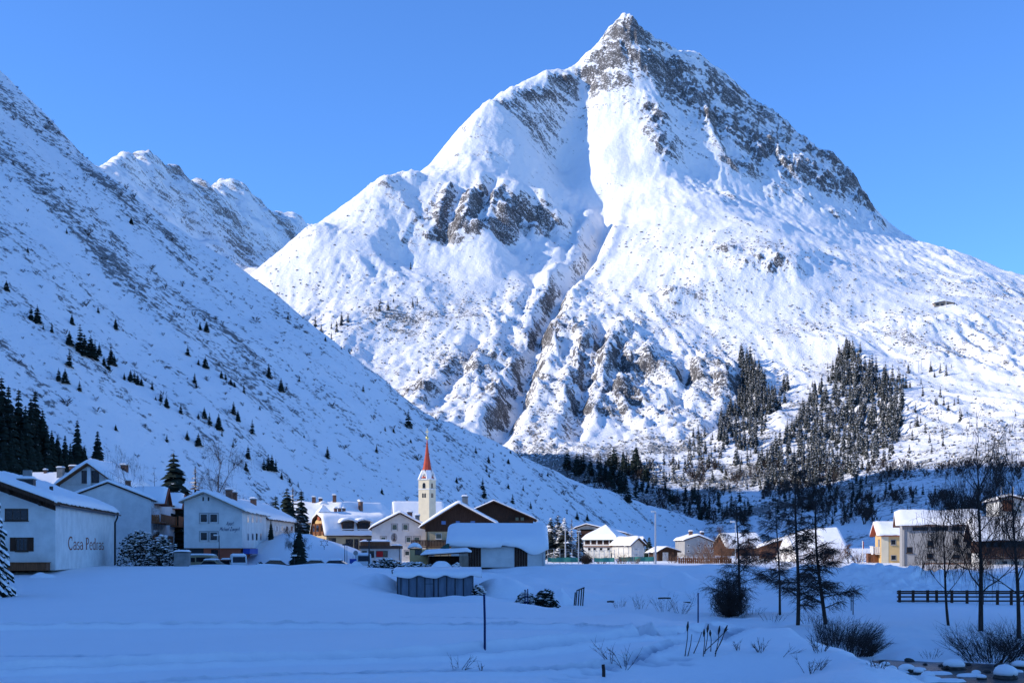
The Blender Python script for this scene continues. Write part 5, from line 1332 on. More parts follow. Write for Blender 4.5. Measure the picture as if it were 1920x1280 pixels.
# lift hut on the shoulder of the mountain and the pylons beside it
p = hit('mountain', 1770, 573)
h = House('lift_hut', 'tiny dark lift hut on the sunny shoulder of the mountain', 'hut', 1752, p[1], 0, p[2] - 2.0)
ur = h.fr(1789, 570)[0]
h.wall([(0, 0), (ur, 0), (ur, 5.5), (ur * .5, 7.4), (0, 5.5)], 'v', 0, 10, M.woodlight)
h.roof([(-1, 5.4), (ur * .5, 7.8), (ur + 1, 5.4)], 'v', -1, 10.5, M.wood, .3, 1.6, 60)
for k in range(4): h.win('f', 2 + k * 6.2, 5.6 + k * 6.2, 2.2, 4.6, 0, fm=M.darkframe, sill=False)
h.boxp('base', M.concrete, -.5, ur + .5, -1.2, 10, -7, -.01)
h.boxp('ramp', M.concrete, ur, ur + 8, 1, 6, -1, 2.2)
def lift_pylon(px, py):
    q = hit('mountain', px, py)
    if not q: return
    o = thing('lift_pylon', 'slim steel ski lift pylon on the sunny mountain slope', 'pylon', q, R(20), 'ski lift pylons on the mountain')
    MB().tube([(0, 0, -1), (0, 0, 13)], [.45, .28], 6).build('mast', M.greymetal, o)
    MB().box(-3.2, 3.2, -.2, .2, 12.6, 13.1).build('cross_arm', M.greymetal, o)
for a in ((1742, 566), (1828, 582), (1853, 585), (1774, 577), (1728, 695), (1722, 700), (1653, 515), (1742, 622)): lift_pylon(*a)

# ================================================================== trees and shrubs
def foliage_mat(name, col, snow_amt, warm=(0, 0, 0)):
    m, t, b = newmat(name)
    geo = t.nodes.new('ShaderNodeNewGeometry'); pos = geo.outputs['Position']
    obj = t.nodes.new('ShaderNodeObjectInfo')
    base = mixc(t, noise_t(t, pos, 1.3, 3), tuple(c * .6 for c in col), tuple(c * 1.5 for c in col))
    sep = t.nodes.new('ShaderNodeSeparateXYZ'); t.links.new(geo.outputs['True Normal'], sep.inputs[0])
    up = math_(t, 'ABSOLUTE', sep.outputs['Z'])
    nz = noise_t(t, pos, .9, 3, .6)
    sn = ramp(t, math_(t, 'ADD', math_(t, 'MULTIPLY', up, .35), nz), 1.02 - snow_amt, 1.1 - snow_amt)
    t.links.new(mixc(t, sn, base, SNOW), b.inputs['Base Color'])
    b.inputs['Roughness'].default_value = .85; b.inputs['Specular IOR Level'].default_value = .1
    return m
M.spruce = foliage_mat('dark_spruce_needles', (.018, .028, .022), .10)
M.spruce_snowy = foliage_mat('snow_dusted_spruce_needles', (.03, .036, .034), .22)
M.spruce_laden = foliage_mat('snow_laden_spruce_needles', (.03, .045, .035), .46)
M.larch = foliage_mat('brown_larch_twigs', (.13, .085, .05), .22)
M.bark = plain('dark_bark', (.035, .026, .022), .4, 3, stretch=(4, 4, .7), bump=.02)
M.twig = plain('dark_twigs', (.045, .032, .027), .4, 2)
M.reddish = plain('reddish_brown_twigs', (.13, .07, .045), .35, 2)

def conifer(seed, tiers=12, nb=9, w=.22, trunk=True, droop=.35, snow_slot=False, thick=1.0, base=.06):
    """unit-height spruce: whorls of drooping, tented boughs of uneven length; slot 0 needles, slot 1 bark"""
    r = random.Random(seed); mb = MB()
    mb.cur = 1; mb.tube([(0, 0, -.05), (0, 0, .6), (0, 0, .99)], [.02, .011, .002], 5, cap=False); mb.cur = 0
    for k in range(tiers):
        t = base + (1 - base) * (k + .5 * r.random()) / tiers
        rad = w * (1 - t) ** .8 * (.85 + .3 * r.random()) + .012
        ph = r.random() * 6.28
        n = max(4, int(nb * (.5 + .6 * (1 - t)) + .5))
        for i in range(n):
            a = ph + 6.283 * i / n + r.uniform(-.25, .25); q = rad * r.uniform(.6, 1.15)
            c, s = math.cos(a), math.sin(a); dz = droop * q * r.uniform(.7, 1.4); hw = (q * .30 + .012) * thick
            z = t + r.uniform(-.01, .01)
            up = .25 * q
            mb.add([(0, 0, z + up * .5), (c * q * .55 - s * hw, s * q * .55 + c * hw, z - dz * .75), (c * q, s * q, z - dz), (c * q * .55 + s * hw, s * q * .55 - c * hw, z - dz * .75), (c * q * .5, s * q * .5, z - dz * .2 + up * .25)],
                   [(0, 1, 4), (1, 2, 4), (2, 3, 4), (3, 0, 4)])
    mb.cur = 0
    mb.add([(0.008, 0, .93), (-.004, .007, .93), (-.004, -.007, .93), (0, 0, 1.01)], [(0, 1, 3), (1, 2, 3), (2, 0, 3)])
    return mb
SPR = [conifer(i, 11 + i % 3 * 2, 9, .25 + .05 * (i % 3), thick=1.5).mesh('spruce', [M.spruce, M.bark]) for i in range(6)]
SPS = [conifer(20 + i, 12, 9, .20 + .03 * (i % 3), thick=1.6, droop=.55).mesh('spruce_snowy', [M.spruce_snowy, M.bark]) for i in range(5)]
def put(name, me, loc, h, wide=1., rot=None, label=None, cat='tree', group=None):
    o = bpy.data.objects.new(name, me); COL.objects.link(o)
    o.location = loc; o.scale = (h * wide, h * wide, h); o.rotation_euler = (0, 0, rng.uniform(0, 6.28) if rot is None else rot)
    if label: tag(o, label, cat, group)
    return o
def gh(x, y):
    return max(gz(x, y), float(bil(HX, HYs, hZ, np.array([x]), np.array([y]))[0]))

# ---- spruces dotted over the shaded hillside: (foot column, foot row, height in pixels)
HT = '58,600,30 70,606,34 12,545,20 97,623,20 81,617,10 135,610,20 184,588,14 217,618,22 130,648,26 150,660,52 158,667,40 170,670,42 178,674,36 186,667,24 195,686,18 203,694,24 208,684,34 214,685,22 130,691,32 110,717,25 122,719,27 149,735,20 233,712,14 245,714,22 252,717,24 258,720,20 265,722,15 285,730,18 375,618,16 387,623,20 352,666,20 372,684,12 385,690,22 365,718,20 368,727,10 415,709,16 423,713,14 433,722,14 440,725,10 457,737,18 504,708,26 527,735,26 561,717,12 301,752,16 312,763,22 339,776,20 292,750,8 383,785,22 393,798,24 372,785,10 410,806,30 416,819,12 438,778,24 446,791,22 473,814,28 487,768,8 217,806,12 313,830,15 351,826,17 372,837,24 437,839,14 465,859,26 461,882,18 495,881,24 503,881,30 510,883,30 517,882,22 528,898,16 543,904,9 559,912,11 614,858,22 570,820,6 681,735,14 722,808,10 738,811,10 766,801,34 706,849,16 716,925,12 892,849,14 916,867,15 953,869,10 912,884,14 917,894,10 856,905,12 905,919,24 908,933,22 866,912,6 961,943,18 995,953,14 953,915,10 981,920,12 1027,893,10 957,850,7 932,836,6 1082,974,16 1101,976,14 1063,963,10 1177,941,34 1345,992,7 52,475,12 125,440,10 246,420,14 358,430,9 540,600,10 610,640,9 640,655,8 820,775,8 770,830,8'
hit_memo = {}
ht = [tuple(map(float, q.split(','))) for q in HT.split()]
NOTE = {(150, 660): 'tallest dark spruce of the clump high on the shaded hillside', (473, 814): 'lone broad dark spruce midway down the shaded hillside, well clear of others', (766, 801): 'tall dark spruce near the hillside crest straight above the church spire',
        (1177, 941): 'dark narrow spruce standing on the low end of the hillside crest', (614, 858): 'single small spruce on open snow above the broad snowy roofs', (12, 545): 'small spruce at the left edge high on the shaded hillside', (905, 919): 'upper of two dark spruces one above the other, right of the church spire',
        (908, 933): 'lower of two dark spruces one above the other, right of the church spire', (961, 943): 'small spruce on the snow just above the plain timber chalet', (246, 420): 'little spruce on the hillside skyline below the far ridge'}
def hill_label(px, py, hp):
    size = 'tiny' if hp < 13 else 'small' if hp < 22 else 'taller'
    where = 'above the dark wood' if px < 240 else 'above the lettered apartment house' if px < 480 else 'above the dormer hotel' if px < 690 else 'just beside the church spire' if px < 800 else 'above the brown chalets'
    hgt = 'high up' if py < 640 else 'halfway up' if py < 770 else 'low down' if py < 860 else 'at the bottom'
    return f'{size} dark spruce {hgt} on the shaded hillside {where}'
for i, (px, py, hp) in enumerate(ht):
    p = hit('hill', px, py)
    if not p: continue
    lab = NOTE.get((int(px), int(py)))
    put('spruce_tree', SPR[i % 6], (p[0], p[1], p[2] - .2), hp * 1.05 * p[1] / F, rng.uniform(.9, 1.25), label=lab or hill_label(px, py, hp), group='spruces dotted over the shaded hillside')

# ---- dark spruce wood at the foot of the hillside, left
BIG = [conifer(40 + i, 26, 13, .19 + .02 * i, droop=.5, thick=1.5) for i in range(3)]
BIGT = []
for i, b in enumerate(BIG):
    tr = MB(); BIGT.append(b.mesh('spruce_crown', [M.spruce, M.bark]))
trunk_me = MB().tube([(0, 0, -.05), (0, 0, .5)], [.018, .010], 7).mesh('spruce_trunk', M.bark)
def big_spruce(px, pyb, pyt, Yf=None, label='tall dark spruce in the wood behind the white houses', group='spruces of the dark wood behind the white houses', wide=1.0, mesh=None, name='spruce_tree'):
    if Yf: x, y = (px - 960) / F * Yf, Yf; z = gh(x, y)
    else:
        p = hit('hill', px, pyb)
        if not p: return
        x, y, z = p
    h = ZC + (HY - pyt) / F * y - z
    o = thing(name, label, 'tree', (x, y, z), rng.uniform(0, 6.28), group)
    o.scale = (h * wide, h * wide, h)
    c = bpy.data.objects.new('crown', mesh or rng.choice(BIGT)); COL.objects.link(c); c.parent = o
    t = bpy.data.objects.new('trunk', trunk_me); COL.objects.link(t); t.parent = o
    return o
WOOD = [(3, 860, 705), (16, 868, 722), (35, 875, 728), (58, 880, 745), (66, 872, 731), (80, 884, 768), (48, 890, 760), (24, 890, 760), (8, 893, 770), (97, 888, 806), (108, 885, 815), (122, 890, 815), (145, 884, 786), (183, 888, 807), (88, 896, 795), (70, 898, 800), (40, 900, 805), (20, 902, 810), (132, 893, 830), (4, 904, 830), (158, 892, 835), (114, 896, 840), (55, 902, 830), (-12, 870, 700), (-25, 880, 720)]
for i, (a, b, c) in enumerate(WOOD):
    lab = {12: 'tall dark spruce second from the right end of the dark wood', 13: 'spruce at the right end of the dark wood, beside the gabled chalet', 4: 'pointed dark spruce rising highest from the middle of the dark wood'}.get(i, ('tall dark spruce at the left end of the dark wood' if a < 25 else 'dark spruce in the middle of the dark wood' if a < 75 else 'shorter dark spruce towards the right end of the dark wood'))
    big_spruce(a, b, c, label=lab, wide=1.0 if i != 13 else 1.25)

# ---- forest on the sunny foot of the main mountain
def inpoly(px, py, P):
    c = False; j = len(P) - 1
    for i in range(len(P)):
        if ((P[i][1] > py) != (P[j][1] > py)) and px < (P[j][0] - P[i][0]) * (py - P[i][1]) / (P[j][1] - P[i][1]) + P[i][0]: c = not c
        j = i
    return c
FOREST = [([(1388, 668), (1420, 690), (1445, 740), (1480, 725), (1470, 760), (1440, 790), (1420, 850), (1378, 880), (1385, 840), (1345, 828), (1352, 790), (1390, 740)], 250, 32, 0),
          ([(1590, 655), (1625, 690), (1700, 720), (1690, 810), (1672, 862), (1610, 895), (1530, 912), (1440, 925), (1415, 880), (1470, 820), (1530, 740), (1555, 700)], 760, 33, 0),
          ([(1290, 830), (1370, 800), (1350, 880), (1290, 905)], 40, 26, 0), ([(1200, 870), (1420, 870), (1480, 915), (1380, 925), (1200, 920)], 75, 25, 0),
          ([(1055, 878), (1190, 862), (1230, 915), (1190, 938), (1120, 915)], 75, 36, 1), ([(1225, 925), (1400, 940), (1420, 985), (1300, 975)], 60, 30, 1),
          ([(1420, 930), (1660, 885), (1700, 960), (1560, 985), (1420, 985)], 75, 26, 1), ([(1690, 920), (1790, 925), (1790, 975), (1690, 975)], 16, 24, 1),
          ([(1690, 690), (1790, 680), (1800, 780), (1760, 860), (1690, 860)], 20, 24, 0), ([(590, 610), (660, 600), (640, 640), (600, 650)], 10, 22, 0), ([(700, 560), (790, 560), (780, 585), (700, 585)], 6, 18, 0)]
SINGLES = '1613,660,22 1703,700,22 1745,697,24 1763,699,22 1784,690,10 1763,745,24 1778,770,22 1800,790,30 1803,782,16 1720,800,30 1735,812,24 1743,830,22 1904,780,12 1893,812,14 1705,850,22 1707,880,24 1760,788,12 1727,720,14 1568,683,20 1552,691,14 1523,725,16 1515,730,12 1772,806,12 785,700,14 738,566,12 770,505,16 757,820,10 1170,770,10 1812,805,10 1100,905,40 1160,900,46 1170,915,38 1040,870,14 1262,900,30 1230,905,30 1330,870,26 1300,820,24 1315,836,30 1322,850,26'
ft = []
for poly, n, hp, shade in FOREST:
    xs = [p[0] for p in poly]; ys = [p[1] for p in poly]; k = 0; tries = 0
    while k < n and tries < n * 30:
        tries += 1
        px = rng.uniform(min(xs), max(xs)); py = rng.uniform(min(ys), max(ys))
        if inpoly(px, py, poly): ft.append((px, py, hp * rng.uniform(.6, 1.15), shade)); k += 1
ft += [(*map(float, q.split(',')), 0) for q in SINGLES.split()]
ft.sort(key=lambda q: -q[2])
left_over = []
n_big = 165
for i, (px, py, hp, shade) in enumerate(ft):
    p = hit('mountain', px, py)
    if not p: continue
    h = hp * p[1] / F
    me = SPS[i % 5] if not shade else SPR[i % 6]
    if i < n_big:
        lone = not any(inpoly(px, py, q[0]) for q in FOREST)
        if shade: lab, grp = 'dark spruce in the blue shade at the foot of the great mountain', 'spruces in the shade at the mountain foot'
        elif lone: lab, grp = 'snow-dusted spruce standing apart on the sunny mountain slope', 'scattered spruces on the sunny mountain slope'
        else:
            narrow = inpoly(px, py, FOREST[0][0]); row = ('top' if py < (745 if narrow else 735) else 'middle' if py < (810 if narrow else 815) else 'lower edge')
            size = 'taller' if hp > 36 else 'shorter'
            lab, grp = (f'{size} snow-dusted spruce at the {row} of the narrow forest stand' if narrow else f'{size} snow-dusted spruce at the {row} of the broad forest stand' if inpoly(px, py, FOREST[1][0]) else 'snow-dusted spruce in the thin stand below the narrow forest'), 'spruces of the forest on the sunny mountain foot'
        put('spruce_tree', me, (p[0], p[1], p[2] - .6), h, rng.uniform(.85, 1.1), label=lab, group=grp)
    else: left_over.append((p, h, shade, i))
def scatter(name, items, mats):
    """one mesh of many small plants: items = (mesh data builder, location, height, width, material slot)"""
    V = []; Fc = []; MI = []; n0 = 0
    for mb, loc, h, w, slot in items:
        v, f = mb
        a = rng.uniform(0, 6.28); c, s = math.cos(a) * h * w, math.sin(a) * h * w
        q = np.empty_like(v); q[:, 0] = v[:, 0] * c - v[:, 1] * s + loc[0]; q[:, 1] = v[:, 0] * s + v[:, 1] * c + loc[1]; q[:, 2] = v[:, 2] * h + loc[2]
        V.append(q); Fc.append(f + n0); MI.append(np.full(len(f), slot)); n0 += len(v)
    V = np.concatenate(V); Fc = np.concatenate(Fc); MI = np.concatenate(MI)
    me = bpy.data.meshes.new(name)
    me.vertices.add(len(V)); me.vertices.foreach_set('co', V.astype(np.float32).ravel())
    me.loops.add(Fc.size); me.loops.foreach_set('vertex_index', Fc.astype(np.int32).ravel())
    me.polygons.add(len(Fc)); me.polygons.foreach_set('loop_start', np.arange(0, Fc.size, 3, dtype=np.int32))
    for m in mats: me.materials.append(m)
    me.polygons.foreach_set('material_index', MI.astype(np.int32))
    me.update(calc_edges=True)
    o = bpy.data.objects.new(name, me); COL.objects.link(o); o['kind'] = 'stuff'
    return o
def tri(mb):
    f = []
    for q in mb.f:
        for i in range(1, len(q) - 1): f.append((q[0], q[i], q[i + 1]))
    return np.array(mb.v, float), np.array(f)
small_c = [tri(conifer(70 + i, 10, 8, .20, thick=1.6, droop=.55)) for i in range(4)]
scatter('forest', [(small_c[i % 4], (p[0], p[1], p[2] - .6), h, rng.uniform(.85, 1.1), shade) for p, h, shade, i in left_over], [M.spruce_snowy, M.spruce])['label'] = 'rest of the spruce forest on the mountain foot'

# ---- leafless brush: stuff nobody could count
def brush(seed, n=22):
    r = random.Random(seed); mb = MB()
    for i in range(n):
        a = r.uniform(0, 6.28); l = r.uniform(.1, .5); x, y = math.cos(a) * l, math.sin(a) * l; z = r.uniform(.45, 1.0); k = r.uniform(.008, .022)
        x0, y0 = x * .15, y * .15
        mb.add([(x0 - k, y0, 0), (x0 + k, y0, 0), (x, y, z)], [(0, 1, 2)])
        a2 = a + r.uniform(-1, 1); mb.add([(x * .6, y * .6, z * .55), (x * .6, y * .6, z * .68), (x * .6 + math.cos(a2) * .25, y * .6 + math.sin(a2) * .25, z * .95)], [(0, 1, 2)])
    return tri(mb)
BR = [brush(i) for i in range(6)]
def mound(seed):
    r = random.Random(seed); v = []; f = []
    n = 6
    for k, (rr, zz) in enumerate(((.5, -.1), (.45, .3), (.2, .5))):
        for i in range(n):
            a = 6.283 * i / n + k * .4; q = rr * r.uniform(.65, 1.25); v.append((math.cos(a) * q, math.sin(a) * q, zz * r.uniform(.7, 1.2)))
    for k in range(2):
        for i in range(n): a, b = k * n + i, k * n + (i + 1) % n; f += [(a, b, b + n), (a, b + n, a + n)]
    f += [(2 * n, 2 * n + i, 2 * n + i + 1) for i in range(1, n - 1)]
    return np.array(v, float), np.array(f)
MO = [mound(i) for i in range(5)]
rs = np.random.RandomState(3)
# bushes on the hillside follow the bushy streaks
its = []
cx_ = rs.uniform(-470, 150, 36000); cy_ = rs.uniform(300, 1000, 36000)
dens = bil(HX, HYs, h_scrub, cx_, cy_); hz_ = bil(HX, HYs, hZ, cx_, cy_); u_ = np.abs(cx_ / cy_)
keep = (hz_ > 3) & (u_ < .42) & (rs.rand(36000) < np.clip((dens - .42) * 1.3, 0.03, .7)) & (rs.rand(36000) < 700. ** 2 / (cy_ ** 2 + 300 ** 2))
for x, y, z in zip(cx_[keep], cy_[keep], hz_[keep]):
    its.append((BR[rs.randint(6)], (x, y, z - .2), rs.uniform(.6, 1.8) if rs.rand() < .93 else rs.uniform(2.2, 3.6), rs.uniform(.9, 1.8), 0))
scatter('undergrowth', its[:6500], [M.twig])
# dwarf pine and boulders on the sunny slopes
its = []
cx_ = rs.uniform(-430, 700, 90000); cy_ = rs.uniform(800, 1900, 90000)
dens = bil(MX, MY, m_scrub, cx_, cy_); mz_ = bil(MX, MY, mZ, cx_, cy_)
keep = (mz_ > 10) & (np.abs(cx_ / cy_) < .42) & (rs.rand(90000) < np.clip((dens - .24) * .6, 0.004, .6))
M.dwarf = foliage_mat('dwarf_pine', (.05, .05, .042), .34)
for x, y, z in zip(cx_[keep], cy_[keep], mz_[keep]):
    its.append((MO[rs.randint(5)], (x, y, z - .2), rs.uniform(.9, 2.8), rs.uniform(.9, 1.8), 0))
scatter('dwarf_pine_scrub', its[:14000], [M.dwarf])
# leafless wood in the shade at the mountain foot
its = []
for k in range(1900):
    px, py = rng.uniform(1060, 1920), rng.uniform(872, 985)
    nz_ = mnoise.noise(Vector((px * .014, py * .03, 3)))
    if nz_ < .03 and not (py < 893 and px > 1780): continue
    p = hit('mountain', px, py)
    if p: its.append((BR[k % 6], (p[0], p[1], p[2] - .3), rng.uniform(3.5, 8.5), .8, 0))
scatter('leafless_wood', its, [M.twig])

# ================================================================== single bare trees
def limb(mb, r, p, d, L, rad, nseg, droop, wob, sides):
    pts = [Vector(p)]; d = Vector(d).normalized()
    for i in range(nseg):
        d = (d + Vector((r.gauss(0, wob), r.gauss(0, wob), r.gauss(0, wob) - droop)))
        d.normalize(); pts.append(pts[-1] + d * (L / nseg))
    mb.tube(pts, [rad * (1 - .75 * i / nseg) for i in range(nseg + 1)], sides, cap=False)
    return pts
def bare_tree(seed, H, r0, kind='larch', lean=(0, 0), low=.18, spread=.28, n_limb=46, n_twig=24):
    r = random.Random(seed); T = MB(); C = MB()
    pts = []; ns = 14
    for i in range(ns + 1):
        t = i / ns; pts.append(Vector((lean[0] * t * H + .04 * H * math.sin(t * 5 + seed) * .25 - lean[0] * H * t * t * .5, lean[1] * t * H, t * H - .1)))
    if kind == 'larch':
        T.tube(pts, [r0 * (1 - t / ns) ** .8 + .012 for t in range(ns + 1)], 8)
        for k in range(n_limb):
            t = low + (1 - low) * (k + r.random()) / n_limb; q = min(int(t * ns), ns - 1); p = pts[q].lerp(pts[q + 1], t * ns - q)
            a = r.uniform(0, 6.28); L = H * spread * (1 - t) ** .7 * r.uniform(.55, 1.15) + .2
            lp = limb(T if L > 1 else C, r, p, (math.cos(a), math.sin(a), r.uniform(-.15, .6)), L, max(.024, r0 * .34 * (1 - t) + .014), 6, -.02, .08, 4)
            m = max(3, int(n_twig * (.4 + L / (H * spread))))
            for j in range(m):
                u = r.uniform(.15, 1); q2 = min(int(u * 6), 5); p2 = lp[q2].lerp(lp[q2 + 1], u * 6 - q2)
                a2 = a + r.choice((-1, 1)) * r.uniform(.4, 1.3)
                tp = limb(C, r, p2, (math.cos(a2), math.sin(a2), r.uniform(-.7, .7)), L * r.uniform(.2, .5) + .18, .015, 3, .10, .16, 3)
                for jj in range(3):
                    limb(C, r, tp[1 + jj % 2], (math.cos(a2 + r.uniform(-1.2, 1.2)), math.sin(a2 + r.uniform(-1, 1)), r.uniform(-.6, .1)), L * .17 + .14, .011, 2, .1, .2, 3)
    else:
        T.tube(pts[:10], [r0 * (1 - .6 * i / 9) for i in range(10)], 8)
        def grow(p, d, L, rad, lev):
            lp = limb(T if lev < 2 else C, r, p, d, L, rad, 5, -.05 if lev < 2 else .03, .12, 5 if lev < 2 else 3)
            if lev >= 4: return
            for j in range((5, 4, 4, 3)[lev]):
                u = r.uniform(.25, 1); q = min(int(u * 5), 4); p2 = lp[q].lerp(lp[q + 1], u * 5 - q)
                dd = (lp[q + 1] - lp[q]).normalized(); side = Vector((r.gauss(0, 1), r.gauss(0, 1), r.gauss(.15, .5) if lev < 2 else r.gauss(-.3, .5))).normalized()
                grow(p2, dd * .75 + side * .75, L * r.uniform(.42, .68), rad * .5, lev + 1)
            if lev >= 2:
                for j in range(1):      # hanging whips
                    q = r.randint(1, 5); limb(C, r, lp[q], (r.gauss(0, .25), r.gauss(0, .25), -1), H * r.uniform(.04, .14), .010, 4, .1, .06, 3)
        for k in range(n_limb):
            t = low + (.98 - low) * (k + r.random()) / n_limb; i = t * 9.2; q = min(int(i), 8); p = pts[q].lerp(pts[q + 1], min(1, i - q))
            a = k * 2.4 + r.uniform(-.4, .4); el = r.uniform(.5, 1.3)
            grow(p, (math.cos(a), math.sin(a), el), H * spread * (1.15 - .55 * t) * r.uniform(.8, 1.15), r0 * .36 * (1 - .5 * t), 0)
        grow(pts[9], (lean[0], 0, 1), H * .34, r0 * .4, 0); grow(pts[9], (.3, .2, 1), H * .3, r0 * .3, 0)
    return T, C
def place_tree(name, label, px, py, Y, top, seed, r0, cat='tree', group=None, bm=None, tm=None, **k):
    x = (px - 960) / F * Y; z = ZC + (HY - py) / F * Y
    z = min(z, gh(x, Y))
    H = ZC + (HY - top) / F * Y - z
    T, C = bare_tree(seed, H, r0, **k)
    o = thing(name, label, cat, (x, Y, z), 0, group)
    T.build('trunk', bm or M.bark, o); C.build('crown', tm or M.twig, o)
    return o
def ground_Y(px, py, y0=40., y1=150.):
    yy = np.arange(y0, y1, .25); xx = (px - 960) / F * yy
    zz = ZC + (HY - py) / F * yy; g = bil(GX, GY, gZ, xx, yy); k = np.argmax(g >= zz); return yy[k]
NT = [('larch_tree', 'bare larch leaning out of the round dark bush on the bank', 1391, 1150, 940, 5, .105, dict(kind='larch', lean=(-.10, 0), low=.10, spread=.30, n_limb=40)),
      ('larch_tree', 'slim bare larch, thinnest trunk of the trees behind the bank', 1463, 1152, 930, 6, .075, dict(kind='larch', lean=(-.06, 0), low=.22, spread=.30, n_limb=36)),
      ('larch_tree', 'tallest bare larch in the row behind the snowy bank', 1494, 1172, 858, 7, .11, dict(kind='larch', lean=(.0, 0), low=.12, spread=.22, n_limb=42)),
      ('larch_tree', 'bare larch with curved trunk above the willow shrub', 1546, 1170, 905, 8, .11, dict(kind='larch', lean=(-.12, 0), low=.12, spread=.24, n_limb=38)),
      ('birch_tree', 'smaller leaning birch in front of the dark rail fence', 1781, 1172, 925, 11, .09, dict(kind='birch', lean=(-.13, 0), low=.30, spread=.36, n_limb=8)),
      ('birch_tree', 'tallest bare birch with a broad fan of branches before the edge chalet', 1841, 1182, 822, 12, .15, dict(kind='birch', lean=(-.05, 0), low=.28, spread=.34, n_limb=11)),
      ('birch_tree', 'bare birch at the right edge of the picture', 1909, 1196, 850, 13, .125, dict(kind='birch', lean=(-.05, 0), low=.30, spread=.34, n_limb=10))]
for nm, lab, px, py, top, sd, r0, kw in NT:
    place_tree(nm, lab, px, py, ground_Y(px, py), top, sd, r0, **kw)
# leafless trees between the houses
for nm, lab, px, Y, top, sd, r0, kw in [
    ('leafless_tree', 'wide leafless tree behind the lettered apartment house', 410, 215, 852, 21, .28, dict(kind='birch', low=.25, spread=.33, n_limb=8)),
    ('leafless_tree', 'thin leafless tree in front of the gabled chalet roof', 238, 178, 872, 22, .10, dict(kind='birch', low=.3, spread=.26, n_limb=4)),
    ('leafless_tree', 'thin bare larch behind the balcony house', 288, 225, 872, 23, .12, dict(kind='larch', low=.2, spread=.16, n_limb=30, n_twig=6)),
    ('leafless_tree', 'leafless tree before the long guesthouse wall', 551, 166, 975, 24, .12, dict(kind='birch', low=.25, spread=.3, n_limb=5)),
    ('leafless_tree', 'bare reddish tree beside the tall grey house', 1352, 172, 990, 25, .12, dict(kind='birch', low=.15, spread=.36, n_limb=7)),
    ('leafless_tree', 'small bare tree in front of the snow-buried hall', 1590, 168, 1022, 26, .10, dict(kind='birch', low=.2, spread=.36, n_limb=5)),
    ('leafless_tree', 'bare shrubby tree before the long low barn', 1405, 170, 1010, 27, .10, dict(kind='birch', low=.1, spread=.4, n_limb=6))]:
    place_tree(nm, lab, px, 1062, Y, top, sd, r0, tm=M.reddish if 'reddish' in lab or px in (1405, 1590) else None, **kw)
# conifers between the houses
def conf(px, Y, top, label, wide=1.2, mesh=None):
    return big_spruce(px, 0, top, Yf=Y, label=label, group=None, wide=wide, mesh=mesh)
SNOWC = [conifer(90 + i, 24, 12, .19, droop=.5).mesh('snowy_crown', [M.spruce_snowy, M.bark]) for i in range(2)]
LAR = conifer(95, 22, 11, .17, droop=.15, thick=.7).mesh('larch_crown', [M.larch, M.bark])
conf(326, 205, 848, 'dark bushy spruce behind the balcony house', 1.5)
conf(366, 215, 874, 'brown-tinged conifer left of the wide leafless tree', 1.5, LAR)
conf(208, 232, 863, 'small dark spruce behind the gabled chalet roof', 1.1)
conf(508, 184, 974, 'slim dark spruce against the white wall of the long guesthouse', 1.0)
conf(561, 165, 988, 'dark spruce with a snowy foot beside the street lamp', 1.25)
conf(517, 235, 928, 'little spruce left of the brown-topped clump', 1.2)
conf(538, 240, 914, 'dark spruce in the brown-topped clump behind the long guesthouse', 1.3)
conf(549, 242, 912, 'brown larch in the clump behind the long guesthouse', 1.9, LAR)
conf(565, 244, 918, 'dark conifer at the right end of the clump behind the long guesthouse', 1.3)
conf(1217, 205, 1006, 'broad dark spruce beside the narrow white house', 1.75)
conf(1033, 185, 968, 'snow-flecked conifer right beside the long garage', 1.9, SNOWC[0])
conf(1046, 188, 965, 'tallest snow-flecked conifer beside the long garage', 1.9, SNOWC[1])
conf(1058, 184, 968, 'snow-flecked conifer third along from the long garage', 1.9, SNOWC[0])
conf(1072, 190, 972, 'brownish larch at the right end of the conifer row beside the long garage', 1.5, LAR)
conf(1086, 192, 990, 'small dark conifer before the tent-roofed hotel', 1.5, SNOWC[1])
conf(232, 205, 903, 'tiny conifer in front of the gabled chalet roof', 1.2)
